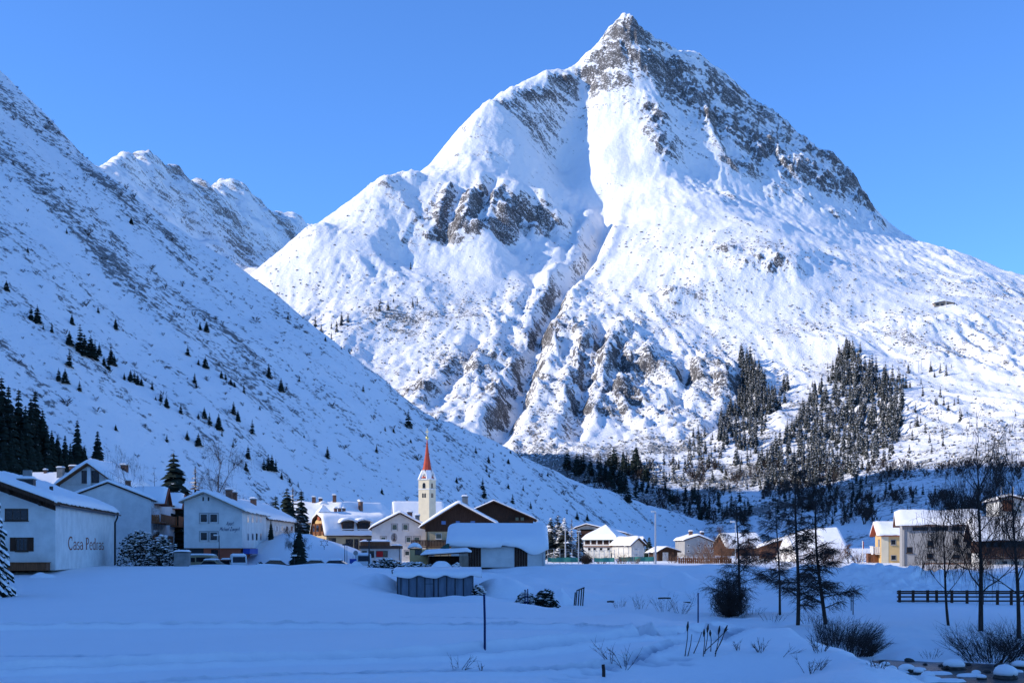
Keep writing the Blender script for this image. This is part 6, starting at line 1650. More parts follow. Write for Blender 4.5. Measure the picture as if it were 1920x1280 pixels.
# spruce laden with snow at the left edge, near
def laden_spruce(px, Y, top, label):
    x = (px - 960) / F * Y; z = gz(x, Y); H = ZC + (HY - top) / F * Y - z
    r = random.Random(5); mb = MB(); sn = MB()
    for k in range(26):
        t = .05 + .95 * k / 26; rad = H * .24 * (1 - t) ** .8 + .15; n = max(5, int(13 * (1 - t) + 4)); ph = r.random() * 6
        for i in range(n):
            a = ph + 6.283 * i / n; q = rad * r.uniform(.7, 1.1); c, s = math.cos(a), math.sin(a); P = []
            for j in range(6):
                f = j / 5; P.append(Vector((c * q * f, s * q * f, t * H - q * .55 * f ** 1.4)))
            for j in range(1, 6):          # hanging sprays on both sides
                for sg in (-1, 1):
                    w_ = .32 * (1.1 - j / 6) * (q / rad) + .1; a0, b0 = P[j - 1], P[j]; sd = Vector((-s, c, 0)) * sg * w_
                    mb.add([a0, b0, b0 + sd - Vector((0, 0, .22 + .1 * r.random())), a0 + sd * .6 - Vector((0, 0, .2))], [(0, 1, 2, 3)])
            if r.random() < .8:
                w0 = .12 + .10 * r.random(); v0 = []
                for j in range(1, 6):
                    w_ = w0 * (1 + .5 * mnoise.noise(P[j] * 2)) * (1.25 - .12 * j); sd = Vector((-s, c, 0)) * w_
                    v0 += [P[j] + sd + Vector((0, 0, -.05)), P[j] + sd * .6 + Vector((0, 0, .09)), P[j] + Vector((0, 0, .14)), P[j] - sd * .6 + Vector((0, 0, .09)), P[j] - sd + Vector((0, 0, -.05))]
                f = [(j * 5 + i2, j * 5 + i2 + 1, j * 5 + i2 + 6, j * 5 + i2 + 5) for j in range(4) for i2 in range(4)] + [(20, 21, 22, 23, 24), (4, 3, 2, 1, 0)]
                sn.add(v0, f)
    o = thing('spruce_tree', label, 'tree', (x, Y, z))
    c_ = mb.build('crown', M.spruce, o); sn.build('snow_load', M.snow, c_, smooth=True)['kind'] = 'stuff'
    MB().tube([(0, 0, -.3), (0, 0, H)], [.22, .02], 8).build('trunk', M.bark, o)
laden_spruce(-26, 100, 868, 'snow-laden spruce cut off by the left edge, before the white house')

# ---- shrubs
def shrub_mesh(seed, n, h, spread, lean=0., forks=3, rad=.016, out=.6):
    r = random.Random(seed); mb = MB()
    for i in range(n):
        a = r.uniform(0, 6.28); b = r.random() ** .5 * spread * .35
        p = (math.cos(a) * b, math.sin(a) * b, -.05); el = r.uniform(.6, 1.6)
        lp = limb(mb, r, p, (math.cos(a) * out + lean, math.sin(a) * out, el), h * r.uniform(.6, 1.05), rad, 4, .01, .1, 3)
        for f in range(forks):
            q = r.randint(1, 3); limb(mb, r, lp[q], (math.cos(a + r.gauss(0, 1)) * .7 + lean, math.sin(a + r.gauss(0, 1)) * .7, r.uniform(.2, 1.2)), h * r.uniform(.2, .45), rad * .6, 3, .0, .15, 3)
    return mb
def shrub(name, label, px, py, hp, n, spread, seed, Y=None, lean=0., forks=4, rad=.014, out=.6, mat=None, group=None, cat='shrub'):
    Y = Y or ground_Y(px, py); x = (px - 960) / F * Y
    o = shrub_mesh(seed, n, hp * Y / F, spread * Y / F, lean, forks, rad, out).build(name, mat or M.twig, None, (x, Y, gh(x, Y)))
    return tag(o, label, cat, group)
def ball_bush(label, px, py, rx, rh, n, seed, Y=None):
    Y = Y or ground_Y(px, py); x = (px - 960) / F * Y; r = random.Random(seed); mb = MB(); RX, RH = rx * Y / F, rh * Y / F
    for i in range(n):
        a = r.uniform(0, 6.28); e = math.acos(r.uniform(0, 1)); k = r.uniform(.75, 1.08)
        tip = Vector((math.sin(e) * math.cos(a) * RX * k, math.sin(e) * math.sin(a) * RX * k, math.cos(e) * RH * k * .9 + RH * .1))
        mid = tip * .5 + Vector((r.gauss(0, .1) * RX, r.gauss(0, .1) * RX, r.gauss(0, .08) * RH))
        mb.tube([(0, 0, 0), mid, tip], [.02, .014, .005], 3, cap=False)
        for f in range(4):
            p = mid.lerp(tip, r.random()); mb.tube([p, p + Vector((r.gauss(0, .16) * RX, r.gauss(0, .16) * RX, r.gauss(.05, .15) * RH))], [.010, .004], 3, cap=False)
    return tag(mb.build('bush', M.twig, None, (x, Y, gh(x, Y))), label, 'bush')
ball_bush('big round dark leafless bush at the edge of the field', 1368, 1155, 40, 82, 400, 3)
ball_bush('rounded olive-brown bush at the edge of the sunlit flat', 1100, 1053, 13, 21, 260, 4, Y=158)
shrub('willow_shrub', 'dense dark willow shrub arching over the creek bank', 1580, 1212, 62, 260, 130, 5, lean=.35, rad=.012)
shrub('willow_shrub', 'second clump of the dark willow shrub, lower towards the creek', 1612, 1228, 52, 150, 70, 6, lean=.45)
shrub('willow_shrub', 'wide leafless shrub above the creek under the birches', 1862, 1238, 80, 170, 150, 7, lean=.0, out=.9)
shrub('willow_shrub', 'leafless shrub hanging over the creek at the right edge', 1905, 1222, 70, 90, 90, 8, lean=-.2, out=.8)
for i, (px, py, hp, n, sp, lab) in enumerate([
    (1148, 1250, 60, 5, 20, 'two-stemmed bare sapling in the foreground field, left stem group'), (1172, 1257, 55, 6, 24, 'two-stemmed bare sapling in the foreground field, right stem group'), (1427, 1224, 34, 9, 20, 'small bare twig bush near the middle of the snowy bank'), (1384, 1218, 24, 5, 14, 'tiny twig bush right of the dried stalks'),
    (1540, 1222, 46, 12, 40, 'thin bare shrub on the bank edge left of the willow shrub'), (1465, 1232, 42, 2, 16, 'single slanting twig on the snowy bank'), (1520, 1262, 44, 12, 50, 'low spreading twigs low on the snowy bank'), (860, 1290, 46, 5, 30, 'twigs poking up at the bottom edge of the field'), (905, 1285, 22, 3, 24, 'short twig beside the bottom edge of the field'),
    (1300, 1128, 30, 4, 8, 'thin twig beside the right snow pole'), (1200, 1142, 34, 12, 30, 'bare shrub beyond the field edge, leftmost of the row'), (1245, 1146, 40, 16, 36, 'bare shrub in the middle of the row beyond the field edge'), (1275, 1150, 36, 16, 36, 'bare shrub at the right of the row beyond the field edge'), (1160, 1138, 22, 12, 36, 'low twigs at the field edge by the slanting posts'),
    (1412, 1152, 22, 14, 40, 'low twigs right of the round dark bush'), (1450, 1165, 24, 14, 50, 'low twigs under the slim larch'), (1520, 1168, 30, 18, 50, 'twiggy undergrowth between the larches'), (1800, 1215, 60, 14, 60, 'hanging twigs on the creek bank below the birch'), (1745, 1232, 24, 10, 40, 'sparse twigs low on the creek bank'), (1645, 1262, 22, 14, 40, 'twigs at the snowy lip of the creek')]):
    shrub('twig_bush', lab, px, py, hp, n, sp, 50 + i, lean=.5 if i == 5 else 0, rad=.012 if i < 9 else .010, forks=4)
# dried stalks with seed heads
st = thing('dried_stalks', 'clump of tall dried stalks with dark seed heads on the bank', 'plant', (*[W3(1335, 1225, ground_Y(1335, 1225))[k] for k in (0, 1)], 0))
sy = ground_Y(1335, 1225); sx_ = (1335 - 960) / F * sy; st.location = (sx_, sy, gz(sx_, sy))
k_ = sy / F
for i, (bx, by, tx, ty, head) in enumerate([(1316, 1226, 1318, 1178, 1), (1321, 1228, 1328, 1172, 1), (1335, 1230, 1334, 1186, 1), (1338, 1230, 1347, 1176, 1), (1340, 1232, 1364, 1178, 1), (1343, 1228, 1358, 1200, 0), (1282, 1248, 1288, 1186, 1), (1300, 1253, 1316, 1212, 0), (1322, 1258, 1368, 1212, 0), (1287, 1253, 1295, 1215, 0)]):
    w = .018
    a = Vector(((bx - 1335) * k_, (i % 3 - 1) * .3, 0)); b = Vector(((tx - 1335) * k_, (i % 3 - 1) * .3, (by - ty) * k_))
    a.z = gz(sx_ + a.x, sy + a.y) - st.location.z - .03
    s_o = MB().tube([a, a.lerp(b, .5) + Vector((.03, 0, .02)), b], [w, w * .8, w * .6], 5).build('stalk', M.bark, st)
    if head: MB().tube([a.lerp(b, .72), a.lerp(b, .85), b], [.02, .045, .012], 6).build('seed_head', M.bark, s_o)

for i, (px, Y, hp, sp, n) in enumerate([(1128, 166, 20, 22, 26), (1165, 168, 24, 24, 30), (1190, 166, 16, 20, 22), (1262, 172, 22, 24, 30), (1300, 170, 26, 28, 34), (1325, 166, 44, 34, 44), (1345, 170, 52, 40, 54), (1372, 168, 56, 40, 60), (1400, 172, 46, 36, 50), (1430, 168, 40, 34, 44), (1460, 170, 40, 36, 44), (1500, 168, 34, 34, 40), (1535, 170, 40, 36, 44), (1565, 168, 46, 40, 50), (1610, 170, 30, 24, 30), (1720, 124, 30, 40, 40), (1770, 122, 34, 44, 44), (1830, 118, 40, 50, 50)]):
    wh = ['before the tent-roofed hotel', 'before the tent-roofed hotel', 'before the small white house', 'before the tall grey house', 'before the tall grey house', 'before the tall grey house', 'before the tall grey house', 'before the long low barn', 'before the long low barn', 'before the brown barn', 'before the brown barn', 'before the snow-buried hall', 'before the snow-buried hall', 'before the snow-buried hall', 'before the snow-buried hall', 'before the pale apartment block', 'before the pale apartment block', 'before the edge chalet'][i]
    shrub('leafless_bush', 'reddish leafless bush on the sunlit flat ' + wh, px, 1058, hp, n, sp, 200 + i, Y=Y, forks=5, rad=.02, mat=M.reddish, group='leafless bushes along the sunlit flat', cat='bush')

# ================================================================== creek
def water_material():
    m, t, b = newmat('dark_creek_water')
    geo = t.nodes.new('ShaderNodeNewGeometry')
    b.inputs['Base Color'].default_value = (.008, .011, .014, 1); b.inputs['Roughness'].default_value = .28; b.inputs['Specular IOR Level'].default_value = .22
    s = node(t, 'ShaderNodeVectorMath', operation='MULTIPLY'); s.inputs[1].default_value = (.6, 1.6, 1); t.links.new(geo.outputs['Position'], s.inputs[0])
    bp = node(t, 'ShaderNodeBump', Strength=.9, Distance=.12); t.links.new(noise_t(t, s.outputs[0], 2.4, 5, .6), bp.inputs['Height']); t.links.new(bp.outputs[0], b.inputs['Normal'])
    return m
wx_ = np.linspace(12.5, 110, 60); wy_ = np.linspace(15, 70, 40); wX, wY = np.meshgrid(wx_, wy_)
grid_object('creek_water', wX, wY, wX * 0 - 3.52, water_material())
def rock(seed, n=3):
    r = random.Random(seed); bm = __import__('bmesh').new()
    __import__('bmesh').ops.create_icosphere(bm, subdivisions=2, radius=1)
    for v in bm.verts:
        k = 1 + .35 * mnoise.noise(v.co * 1.1 + Vector((seed, 0, 0))) + .12 * mnoise.noise(v.co * 3 + Vector((0, seed, 0))); v.co *= k; v.co.z *= .62
    me = bpy.data.meshes.new('creek_stone'); bm.to_mesh(me); bm.free(); me.materials.append(M.stone); return me
M.stone = plain('wet_grey_stone', (.055, .05, .045), .4, 2, bump=.05)
def cap_mesh(seed):
    mb = MB(); n = 12; vs = []
    for k, (rr, zz) in enumerate(((1.04, .0), (1.1, .22), (.95, .48), (.6, .68), (.25, .76))):
        for i in range(n):
            a = 6.283 * i / n; q = rr * (1 + .18 * mnoise.noise(Vector((math.cos(a), math.sin(a), seed + k * .2)) * 1.3)); vs.append((math.cos(a) * q, math.sin(a) * q, zz))
    fs = [(k * n + i, k * n + (i + 1) % n, (k + 1) * n + (i + 1) % n, (k + 1) * n + i) for k in range(4) for i in range(n)] + [tuple(range(4 * n, 5 * n)), tuple(range(n - 1, -1, -1))]
    return mb.add(vs, fs).mesh('snow_cap', M.snow, smooth=True)
RK = [rock(i * 3.7) for i in range(4)]; CM = [cap_mesh(i * 2.1) for i in range(3)]
def wpt(px, py, z=-3.6):
    Y = (ZC - z) * F / (py - HY); return ((px - 960) / F * Y, Y)
big_l = ['large snow-capped boulder in the middle of the creek', 'broad snow-capped boulder in the creek at the right', 'dark boulder at the foot of the bank under the leafless shrub']
for i, (px, py, w, cap) in enumerate([(1790, 1257, .95, 1), (1885, 1274, 1.15, 1), (1875, 1252, .5, 0), (1868, 1236, .4, 0), (1705, 1242, .45, 0), (1660, 1252, .45, 1), (1672, 1262, .55, 1), (1700, 1262, .7, 1), (1722, 1266, .5, 1), (1768, 1252, .38, 0), (1740, 1274, .6, 1), (1830, 1268, .42, 1), (1850, 1263, .32, 0), (1798, 1278, .3, 0), (1912, 1255, .7, 1), (1645, 1268, .4, 0), (1760, 1264, .3, 0), (1815, 1249, .3, 0), (1690, 1252, .26, 0), (1655, 1244, .3, 0), (1735, 1249, .25, 0), (1840, 1276, .4, 1)]):
    w *= .5; x, y = wpt(px, py)
    lab = {0: big_l[0], 1: big_l[1]}.get(i, 'snow-capped stone sticking out of the dark creek' if cap else 'small bare dark stone in the creek')
    o = bpy.data.objects.new('creek_stone', RK[i % 4]); COL.objects.link(o); o.location = (x, y, -3.50); o.scale = (w * 1.15, w * .9, w * 1.05); o.rotation_euler = (0, 0, i * 1.3)
    tag(o, lab, 'stone', 'stones in the creek')
    if cap:
        c = bpy.data.objects.new('snow_cap', CM[i % 3]); COL.objects.link(c); c.parent = o; c.location = (0, 0, .22); c.scale = (.88, .88, .95)
# ragged ice and snow shelves in the water
ice = MB()
for i, (px, py, a, b) in enumerate([(1680, 1262, 2.2, .9), (1720, 1258, 1.5, .5), (1760, 1266, 2.0, .8), (1700, 1274, 3.0, 1.0), (1820, 1270, 2.2, .8), (1650, 1272, 1.6, .9), (1900, 1262, 1.4, .5), (1780, 1280, 2.4, .8)]):
    x, y = wpt(px, py); n = 14; vs = []
    for zz, sc in ((-3.75, 1.0), (-3.50, 1.02), (-3.40, .85), (-3.36, .4)):
        for k in range(n):
            t = 6.283 * k / n; q = sc * (1 + .4 * mnoise.noise(Vector((math.cos(t) * 1.5, math.sin(t) * 1.5, i * 3.3)))); vs.append((x + a * .32 * q * math.cos(t), y + b * .4 * q * math.sin(t) * 1.4, zz - .04))
    ice.add(vs, [(r * n + k, r * n + (k + 1) % n, (r + 1) * n + (k + 1) % n, (r + 1) * n + k) for r in range(3) for k in range(n)] + [tuple(range(3 * n, 4 * n))])
io = ice.build('ice_and_snow_shelf', M.snow, smooth=True); io['kind'] = 'stuff'

# ================================================================== poles, posts, fence
def pole(name, label, px, pyb, pyt, r, mat, lean=0., cat='pole', Y=None, group=None):
    Y = Y or ground_Y(px, pyb); x = (px - 960) / F * Y; z = gh(x, Y); h = (pyb - pyt) * Y / F
    o = MB().tube([(0, 0, -.3), (0, 0, h * .5), (lean * h, 0, h)], [r, r, r * .95], 8).build(name, mat, None, (x, Y, z))
    return tag(o, label, cat, group)
pole('snow_pole', 'blue snow marker pole in the middle of the field, nearest of all', 909, 1223, 1121, .042, M.bluepaint, -.012)
pole('snow_pole', 'blue snow marker pole at the field edge right of centre', 1309, 1167, 1111, .045, M.bluepaint)
pole('snow_pole', 'short thin marker pole beside the snowy hedge, left of a pair', 984.5, 1128, 1089, .035, M.bluepaint, Y=92)
pole('snow_pole', 'short thin marker pole beside the snowy hedge, right of a pair', 989.5, 1129, 1088, .04, M.bluepaint, Y=92)
pole('snow_pole', 'thin marker pole in front of the rubble snowbank, left of a pair', 1596, 1130, 1096, .03, M.bark, Y=88)
pole('snow_pole', 'thin marker pole in front of the rubble snowbank, right of a pair', 1599.5, 1145, 1106, .035, M.bark, Y=84)
pole('wooden_stake', 'short dark wooden stake stuck in the foreground snow', 1132, 1268, 1245, .055, M.bark, -.05, 'stake')
# slanting posts of an old rack in the snow
Yp = 101; o = thing('post_rack', 'row of five slanting dark posts standing in the snowbank', 'rack', ((1086 - 960) / F * Yp, Yp, gh((1086 - 960) / F * Yp, Yp)))
for px, pt, pb in ((1076, 1100, 1118), (1079, 1098, 1122), (1083.5, 1095, 1124), (1088, 1094, 1125), (1092, 1092, 1126)):
    k = Yp / F; x0 = (px - 1086) * k
    MB().tube([(x0, 0, -.3), (x0 + .12, .1, (1125 - pt) * k)], .05, 6).build('post', M.bark, o)
MB().tube([((1081 - 1086) * Yp / F, -.02, (1125 - 1097) * Yp / F), ((1096 - 1086) * Yp / F, .12, (1125 - 1091) * Yp / F)], .05, 6).build('rail', M.bark, o)
def log(label, px, py, w, h, Y):
    x = (px - 960) / F * Y; z = gh(x, Y) + .04
    o = thing('log', label, 'log', (x, Y, z))
    k = Y / F
    MB().tube([(-w * k / 2, 0, 0), (0, .05, .03), (w * k / 2, 0, .02)], [h * k * .55, h * k * .6, h * k * .5], 8).build('trunk_piece', M.bark, o)
    snow_slab([(-w * k / 2, h * k * .4), (0, h * k * .5), (w * k / 2, h * k * .4)], -h * k * .6, h * k * .6, .12, 'v', px, .3, .03).build('snow_cap', M.snow, o, smooth=True)
log('short dark log lying on the snowbank beyond the posts', 1145, 1119, 13, 4, 104)
log('long thin log end poking out of the snowbank', 1246, 1121, 24, 3, 103)
log('dark log end beside the right snow pole', 1288, 1123, 14, 4, 103)
# rail fence by the creek terrace
Yf = 92.5; k = Yf / F; zf = min(gh((1690 - 960) * k, Yf), ZC + (HY - 1124) * k)
o = thing('rail_fence', 'dark wooden rail fence running behind the birches', 'fence', ((1682 - 960) * k, Yf, zf))
Lf = (1960 - 1682) * k; hf = (1124 - 1102) * k
for i, x in enumerate([.12, 1.1, 2.15, 2.8, 3.9, 5.0, 6.1, 7.2, 8.2, 9.2, 10.2]): MB().box(x, x + .17, .0, .16, -.25, hf + .03).build('post', M.wood, o)
for z in (.10, .40, .66, hf - .06): MB().box(-.02, Lf, -.06, -.003, z - .055, z + .055).build('rail', M.wood, o)
# floodlight masts and street lamps
def mast(label, px, pyb, pyt, r, Y, arm=0., name='floodlight_mast', cat='mast', lampm=None):
    x = (px - 960) / F * Y; z = gh(x, Y); h = ZC + (HY - pyt) / F * Y - z
    o = thing(name, label, cat, (x, Y, z))
    MB().tube([(0, 0, -.2), (0, 0, h)], [r, r * .6], 8).build('pole', M.greymetal if name != 'street_lamp' else M.metal, o)
    if arm: MB().tube([(0, 0, h - .05), (arm * .6, 0, h + .1), (arm, 0, h + .05)], .035, 6).build('arm', M.greymetal, o)
    MB().box(arm - .28, arm + .28, -.12, .12, h - .06, h + .12).build('lamp_head', lampm or M.frame, o)
    return o
mast('tallest white floodlight mast, on the edge of the sunlit flat', 1229, 1058, 959, .14, 157, -.25)
mast('white floodlight mast in front of the conifer row', 1060, 1048, 983, .10, 170, -.2)
mast('thin pale mast with no arm right of the conifer row', 1085, 1054, 996, .07, 168)
mast('lamp mast above the bare reddish tree', 1379, 1055, 978, .08, 166, -.35)
mast('slim dark street lamp before the lettered apartment house', 411, 1062, 1003, .07, 160, -.4, 'street_lamp', 'lamp')
mast('dark street lamp in front of the flat-roofed shop', 692, 1060, 1012, .11, 150, 0, 'street_lamp', 'lamp', M.metal)
mast('small street lamp with a pale globe beside the dark spruce', 552, 1058, 1041, .05, 152, 0, 'street_lamp', 'lamp')
mast('plain dark post left of the road signs', 646.5, 1060, 1021, .06, 158, 0, 'street_lamp', 'lamp', M.metal)
mast('thin dark post right beside the plain one, left of the road signs', 650.5, 1058, 1020, .04, 160, 0, 'street_lamp', 'lamp', M.metal)
x = (1617.5 - 960) / F * 175
o = thing('flagpole', 'white flagpole with a thin red stripe left of the yellow house', 'flagpole', (x, 175, gh(x, 175)))
MB().tube([(0, 0, -.2), (0, 0, 3.0)], .06, 8).build('pole', M.frame, o); MB().box(.06, .16, -.01, .01, 1.9, 2.9).build('flag', M.redpaint, o)
Y = 156; x = (662 - 960) / F * Y; o = thing('road_sign', 'blue arrow road sign on a thin post before the dormer hotel', 'sign', (x, Y, gh(x, Y)))
MB().tube([(0, 0, -.2), (0, 0, 1.95)], .035, 6).build('post', M.greymetal, o)
MB().prism([(-.42, 1.1), (0, .85), (.42, 1.1), (.42, 1.62), (-.42, 1.62)], 'v', -.07, -.04).build('sign_face', M.signblue, o)
Y = 159; x = (667 - 960) / F * Y; o = thing('road_sign', 'round grey road sign above the blue one', 'sign', (x, Y, gh(x, Y)))
MB().tube([(0, 0, -.2), (0, 0, 2.5)], .03, 6).build('post', M.greymetal, o)
MB().prism([(.3 * math.cos(R(a)), 2.3 + .3 * math.sin(R(a))) for a in range(0, 360, 24)], 'v', -.06, -.035).build('sign_face', M.grey, o)
Y = 178; x = (608 - 960) / F * Y; z = gh(x, Y); o = thing('star_ornament', 'dark metal star ornament on the snowy embankment under the hotel', 'ornament', (x, Y, z))
mb = MB(); ps = []
for i in range(12): q = .62 if i % 2 == 0 else .3; ps.append((q * math.cos(R(30 * i + 30)), .9 + q * math.sin(R(30 * i + 30))))
for a, b in zip(ps, ps[1:] + ps[:1]): mb.tube([(a[0], 0, a[1]), (b[0], 0, b[1])], .035, 4)
mb.build('star', M.metal, o); MB().tube([(0, 0, -.3), (0, 0, .35)], .03, 5).build('stand', M.metal, o)
# green windbreak nets of the sports ground
def net(label, p0, p1, top, Y, posts):
    x0, x1 = (p0 - 960) / F * Y, (p1 - 960) / F * Y; z0 = gh((x0 + x1) / 2, Y); h = ZC + (HY - top) / F * Y - z0
    o = thing('net_fence', label, 'fence', (x0, Y, z0)); n = 24; mb = MB(); vs = []
    for i in range(n + 1):
        x = (x1 - x0) * i / n; d = .10 * mnoise.noise(Vector((x * 1.2, Y, 0))) + .06 * math.sin(x * 4)
        vs += [(x, d, .25), (x, d + .015, .25), (x, d + .015, h * .30 + .25 - .15 * abs(mnoise.noise(Vector((x * .7, 5, 0))))), (x, d, h * .30 + .25 - .15 * abs(mnoise.noise(Vector((x * .7, 5, 0)))))]
    mb.add(vs, [(4 * i + a, 4 * i + (a + 1) % 4, 4 * i + 4 + (a + 1) % 4, 4 * i + 4 + a) for i in range(n) for a in range(4)])
    mb.build('net', M.green, o)
    for i in range(posts): x = (x1 - x0) * i / (posts - 1); MB().tube([(x, .1, -.2), (x, .1, h)], .035, 6).build('post', M.greymetal, o)
    for z in (h * .66, h * .97): MB().tube([(0, .1, z), (x1 - x0, .1, z)], .012, 4).build('wire', M.greymetal, o)
net('green windbreak net before the conifer row', 1027, 1084, 1028, 162, 6)
net('green windbreak net in front of the tent-roofed hotel', 1114, 1152, 1030, 164, 5)
net('tall wire fence with a low green net towards the dark timber hut', 1160, 1226, 1026, 170, 8)
# plank fence / low walls along the sunlit flat
x0 = (1272 - 960) / F * 168; o = thing('plank_fence', 'low brown plank fence before the tall grey house', 'fence', (x0, 168, gh(x0, 168)))
for i in range(26): MB().box(i * .27, i * .27 + .22, 0, .03, -.05, .75 + .1 * mnoise.noise(Vector((i * 1.7, 0, 0)))).build('plank', M.woodmid, o)
for z in (.2, .55): MB().box(0, 7, .034, .08, z, z + .08).build('rail', M.woodmid, o)

# ================================================================== cars
def car_mesh_parts(kind):
    if kind == 'van': prof = [(-2.3, .35), (2.3, .35), (2.35, .9), (1.9, 1.15), (1.35, 1.95), (1.1, 2.02), (-2.1, 2.02), (-2.3, 1.9)]; W_ = .92
    else: prof = [(-2.1, .35), (2.1, .35), (2.15, .75), (1.1, .92), (.45, 1.42), (-.9, 1.45), (-1.6, 1.0), (-2.1, .9)]; W_ = .86
    return prof, W_
def car(label, px, Y, yaw, kind, body_m, snow=True):
    x = (px - 960) / F * Y; o = thing('parked_' + ('van' if kind == 'van' else 'car'), label, 'van' if kind == 'van' else 'car', (x, Y, gh(x, Y)), R(yaw), 'vehicles parked in the village')
    prof, W_ = car_mesh_parts(kind)
    mb = MB(); mb.prism(prof, 'v', -W_, W_); bo = mb.build('body', body_m, o)
    bm_ = bo.modifiers.new('bevel', 'BEVEL'); bm_.width = .07; bm_.segments = 2
    g = MB()
    if kind == 'van':
        for s in (-1, 1): g.box(-1.9, -.1, s * W_ - (.012 if s > 0 else .003), s * W_ + (.003 if s > 0 else .012), 1.25, 1.8).box(.05, 1.15, s * W_ - (.012 if s > 0 else .003), s * W_ + (.003 if s > 0 else .012), 1.2, 1.75)
        g.add([(1.86, -.75, 1.22), (1.86, .75, 1.22), (1.40, .72, 1.9), (1.40, -.72, 1.9)], [(0, 1, 2, 3)]); g.box(-2.32, -2.303, -.7, .7, 1.25, 1.75)
    else:
        for s in (-1, 1): g.prism([(-1.35, .98), (.85, .95), (.38, 1.36), (-.85, 1.38)], 'v', s * W_ - .01 if s < 0 else s * W_ - .008, s * W_ + .008 if s < 0 else s * W_ + .01)
        g.add([(1.07, -.7, .96), (1.07, .7, .96), (.50, .64, 1.39), (.50, -.64, 1.39)], [(0, 1, 2, 3)]); g.add([(-1.62, -.68, 1.03), (-1.62, .68, 1.03), (-.97, .62, 1.43), (-.97, -.62, 1.43)], [(0, 3, 2, 1)])
    g.build('window', M.glass, o)
    for sx in (-1.35, 1.35):
        for sy in (-1, 1):
            w = MB(); n = 14
            w.prism([(sx + .33 * math.cos(6.283 * i / n), .33 + .33 * math.sin(6.283 * i / n)) for i in range(n)], 'v', sy * W_ - .12, sy * W_ + .04); wo = w.build('wheel', M.metal, o)
            r_ = MB().prism([(sx + .2 * math.cos(6.283 * i / n), .33 + .2 * math.sin(6.283 * i / n)) for i in range(n)], 'v', sy * W_ + (.042 if sy > 0 else -.15), sy * W_ + (.06 if sy > 0 else -.122)); r_.build('rim', M.greymetal, wo)
    fx = prof[2][0]
    for sy in (-1, 1): MB().box(fx - .06, fx + .02, sy * .62 - .16, sy * .62 + .16, .62, .78).build('headlight', M.frame, o)
    if snow:
        zt = 2.03 if kind == 'van' else 1.46; a, b = (-2.1, 1.1) if kind == 'van' else (-1.0, .5)
        snow_slab([(a, zt), ((a + b) / 2, zt + .02), (b, zt)], -W_ * .95, W_ * .95, .22, 'v', px, .25, .02).build('roof_snow', M.snow, o, smooth=True)
M.carwhite = plain('white_car_paint', (.6, .6, .58), .03, rough=.35, spec=.5); M.cargold = plain('pale_gold_car_paint', (.32, .27, .16), .05, rough=.35, spec=.5)
M.cardark = plain('dark_car_paint', (.02, .022, .028), .1, rough=.3, spec=.5); M.carred = plain('dark_green_car_paint', (.03, .06, .05), .1, rough=.3, spec=.5)
car('pale gold van parked before the dark garage of the apartment house', 371, 158, 175, 'van', M.cargold)
car('pale gold car behind the van before the apartment house', 393, 156, 172, 'car', M.cargold)
car('small white van facing the field in front of the apartment house', 447, 154, -75, 'van', M.carwhite)
car('dark car parked left of the white van', 424, 160, 178, 'car', M.cardark)
car('dark car half hidden by the snow below the long guesthouse', 520, 157, 10, 'car', M.cardark)
car('snow-covered car below the embankment, left of two', 596, 156, 5, 'car', M.cardark)
car('snow-covered dark car below the embankment, right of two', 626, 155, 175, 'car', M.cardark)
car('white delivery van at the corner of the flat-roofed shop', 681, 162, -80, 'van', M.carwhite)

# ================================================================== snowy hedges, mounds, container
def snowy_bush(label, px, py, rx, rh, Y, seed, name='snowy_bush', n=None, cat='bush', snowy=.5):
    x = (px - 960) / F * Y; z = gh(x, Y); k = Y / F; RX, RH = rx * k, rh * k; r = random.Random(seed); lf = MB(); sn = MB(); tw = MB()
    n = n or int(420 * max(.4, RX * RH / 10))
    for i in range(n):
        a = r.uniform(0, 6.28); e = r.uniform(.05, 1.5); q = r.uniform(.55, 1.05)
        c = Vector((math.cos(a) * math.cos(e) * RX * q, math.sin(a) * math.cos(e) * min(RX, 2.2) * q, (math.sin(e) * .95 + .03) * RH * q)); s = r.uniform(.12, .3)
        d1 = Vector((r.gauss(0, 1), r.gauss(0, 1), r.gauss(0, .5))).normalized() * s; d2 = Vector((r.gauss(0, 1), r.gauss(0, 1), r.gauss(-.3, .5))).normalized() * s
        lf.add([c, c + d1, c + d1 * .6 + d2, c + d2 - d1 * .3], [(0, 1, 2, 3)])
        if r.random() < snowy and a > 0:
            s2 = s * r.uniform(.7, 1.3); m = 6; vs = [(c.x + s2 * math.cos(6.283 * j / m) * r.uniform(.8, 1.2), c.y + s2 * math.sin(6.283 * j / m), c.z + .03 + .04 * r.random()) for j in range(m)] + [(c.x, c.y, c.z + s2 * .6)]
            sn.add(vs, [(j, (j + 1) % m, m) for j in range(m)] + [tuple(range(m - 1, -1, -1))])
    for i in range(24):
        a = r.uniform(0, 6.28); tw.tube([(math.cos(a) * .1, math.sin(a) * .1, -.2), (math.cos(a) * RX * .6, math.sin(a) * min(RX, 2) * .5, RH * r.uniform(.5, .95))], [.04, .01], 4, cap=False)
    o = thing(name, label, cat, (x, Y, z))
    tw.build('stems', M.bark, o); l = lf.build('foliage', M.spruce, o); sn.build('snow_load', M.snow, l, smooth=True)['kind'] = 'stuff'
snowy_bush('large dark bush heaped with snow beside the long white house', 262, 1062, 46, 78, 152, 1, n=1900, snowy=.28)
snowy_bush('lower snowy part of the bush towards the concrete container', 305, 1060, 34, 62, 150, 2, n=1100, snowy=.3)
snowy_bush('clipped hedge under snow in front of the flat-roofed shop', 722, 1059, 34, 16, 139, 3, n=520, snowy=.35)
snowy_bush('dark hedge with snow cushions left of the lean-to', 775, 1059, 36, 12, 138, 4, n=420, snowy=.45)
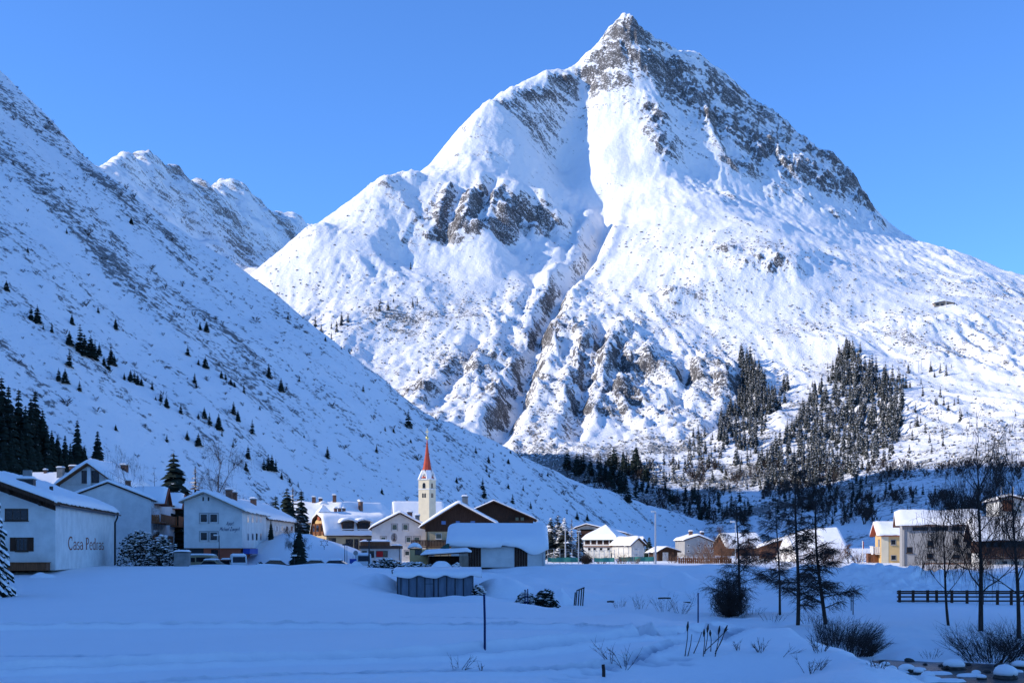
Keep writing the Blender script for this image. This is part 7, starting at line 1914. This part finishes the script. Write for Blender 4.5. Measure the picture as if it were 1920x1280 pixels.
snowy_bush('snow-plastered sprig beside the pale boards of the lean-to', 856, 1058, 10, 22, 136.5, 5, n=160, snowy=.95)
snowy_bush('dark brown hedge clump in the hollow behind the field', 1023, 1128, 24, 42, 95, 6, n=900, snowy=.12)
snowy_bush('smaller snowy bush in the hollow beside the pair of marker poles', 985, 1126, 20, 32, 97, 7, n=500, snowy=.5)
snowy_bush('dark ivy bush at the right end of the sheet shed', 897, 1116, 12, 20, 112, 8, n=220, snowy=.35)
snowy_bush('dark bush beside the apartment house pillars', 488, 1060, 12, 18, 158, 9, n=200, snowy=.25)
def mound_obj(label, px, py, rx, rh, Y, seed, ry=None):
    x = (px - 960) / F * Y; z = gh(x, Y); k = Y / F; RX, RH = rx * k, rh * k; RY = ry or RX; n = 36; mb = MB(); vs = []; m = 10
    for j in range(m + 1):
        q = 1 - j / m
        for i in range(n):
            a = 6.283 * i / n; w = 1 + .25 * mnoise.noise(Vector((math.cos(a) * 1.4, math.sin(a) * 1.4, seed)))
            dx_, dy_ = math.cos(a) * RX * q * w, math.sin(a) * RY * q * w
            vs.append((dx_, dy_, gh(x + dx_, Y + dy_) - z + RH * (1 - q * q) ** 1.6 * (1 + .25 * mnoise.noise(Vector((math.cos(a) * q * 2, math.sin(a) * q * 2, seed + 4)))) - .03 - .12 * (q > .99)))
    mb.add(vs, [(j * n + i, j * n + (i + 1) % n, (j + 1) * n + (i + 1) % n, (j + 1) * n + i) for j in range(m) for i in range(n)])
    return tag(mb.build('snow_mound', M.snow, None, (x, Y, z), smooth=True), label, 'snow mound')
mound_obj('snow heap in front of the open lean-to', 830, 1058, 38, 26, 136.8, 1, 1.2)
mound_obj('low ploughed snow heap before the snow-covered cars', 612, 1062, 90, 6, 147.5, 2, 1.6)
mound_obj('ploughed snow heap around the road signs', 668, 1060, 16, 10, 148, 3, 1.2)
mound_obj('snow pile between apartment house and the embankment', 500, 1060, 50, 5, 147.5, 4, 1.5)
mound_obj('long ploughed snow ridge before the vans at the apartment house', 400, 1062, 95, 4, 147.5, 11, 1.6)
mound_obj('snow drift against the front of the long white house', 78, 1069, 30, 9, 121, 5, 1.0)
mound_obj('smooth drift at the right of the sheet shed', 940, 1112, 75, 26, 119, 6, 5)
mound_obj('smooth drift between the hedge clump and the slanting posts', 1052, 1118, 26, 26, 106, 7, 3)
mound_obj('broad wind-blown drift on the bank left of the round dark bush', 1290, 1090, 60, 22, 122, 8, 6)
mound_obj('drift over the left shoulder of the sheet shed', 706, 1112, 50, 18, 119, 9, 4)
Y = 146; x = (326 - 960) / F * Y; o = thing('container', 'grey concrete bin store with a snow lid by the snowy bush', 'container', (x, Y, gh(x, Y) - .1), R(6))
MB().box(0, 1.65, 0, 1.6, 0, 1.65).build('wall', M.concrete, o); l = MB().box(-.05, 1.7, -.05, 1.65, 1.652, 1.74).build('lid', M.metal, o)
snow_slab([(-.05, 1.75), (.8, 1.78), (1.7, 1.75)], -.05, 1.65, .2, 'v', 77, .2, .03).build('snow_cap', M.snow, l, smooth=True)
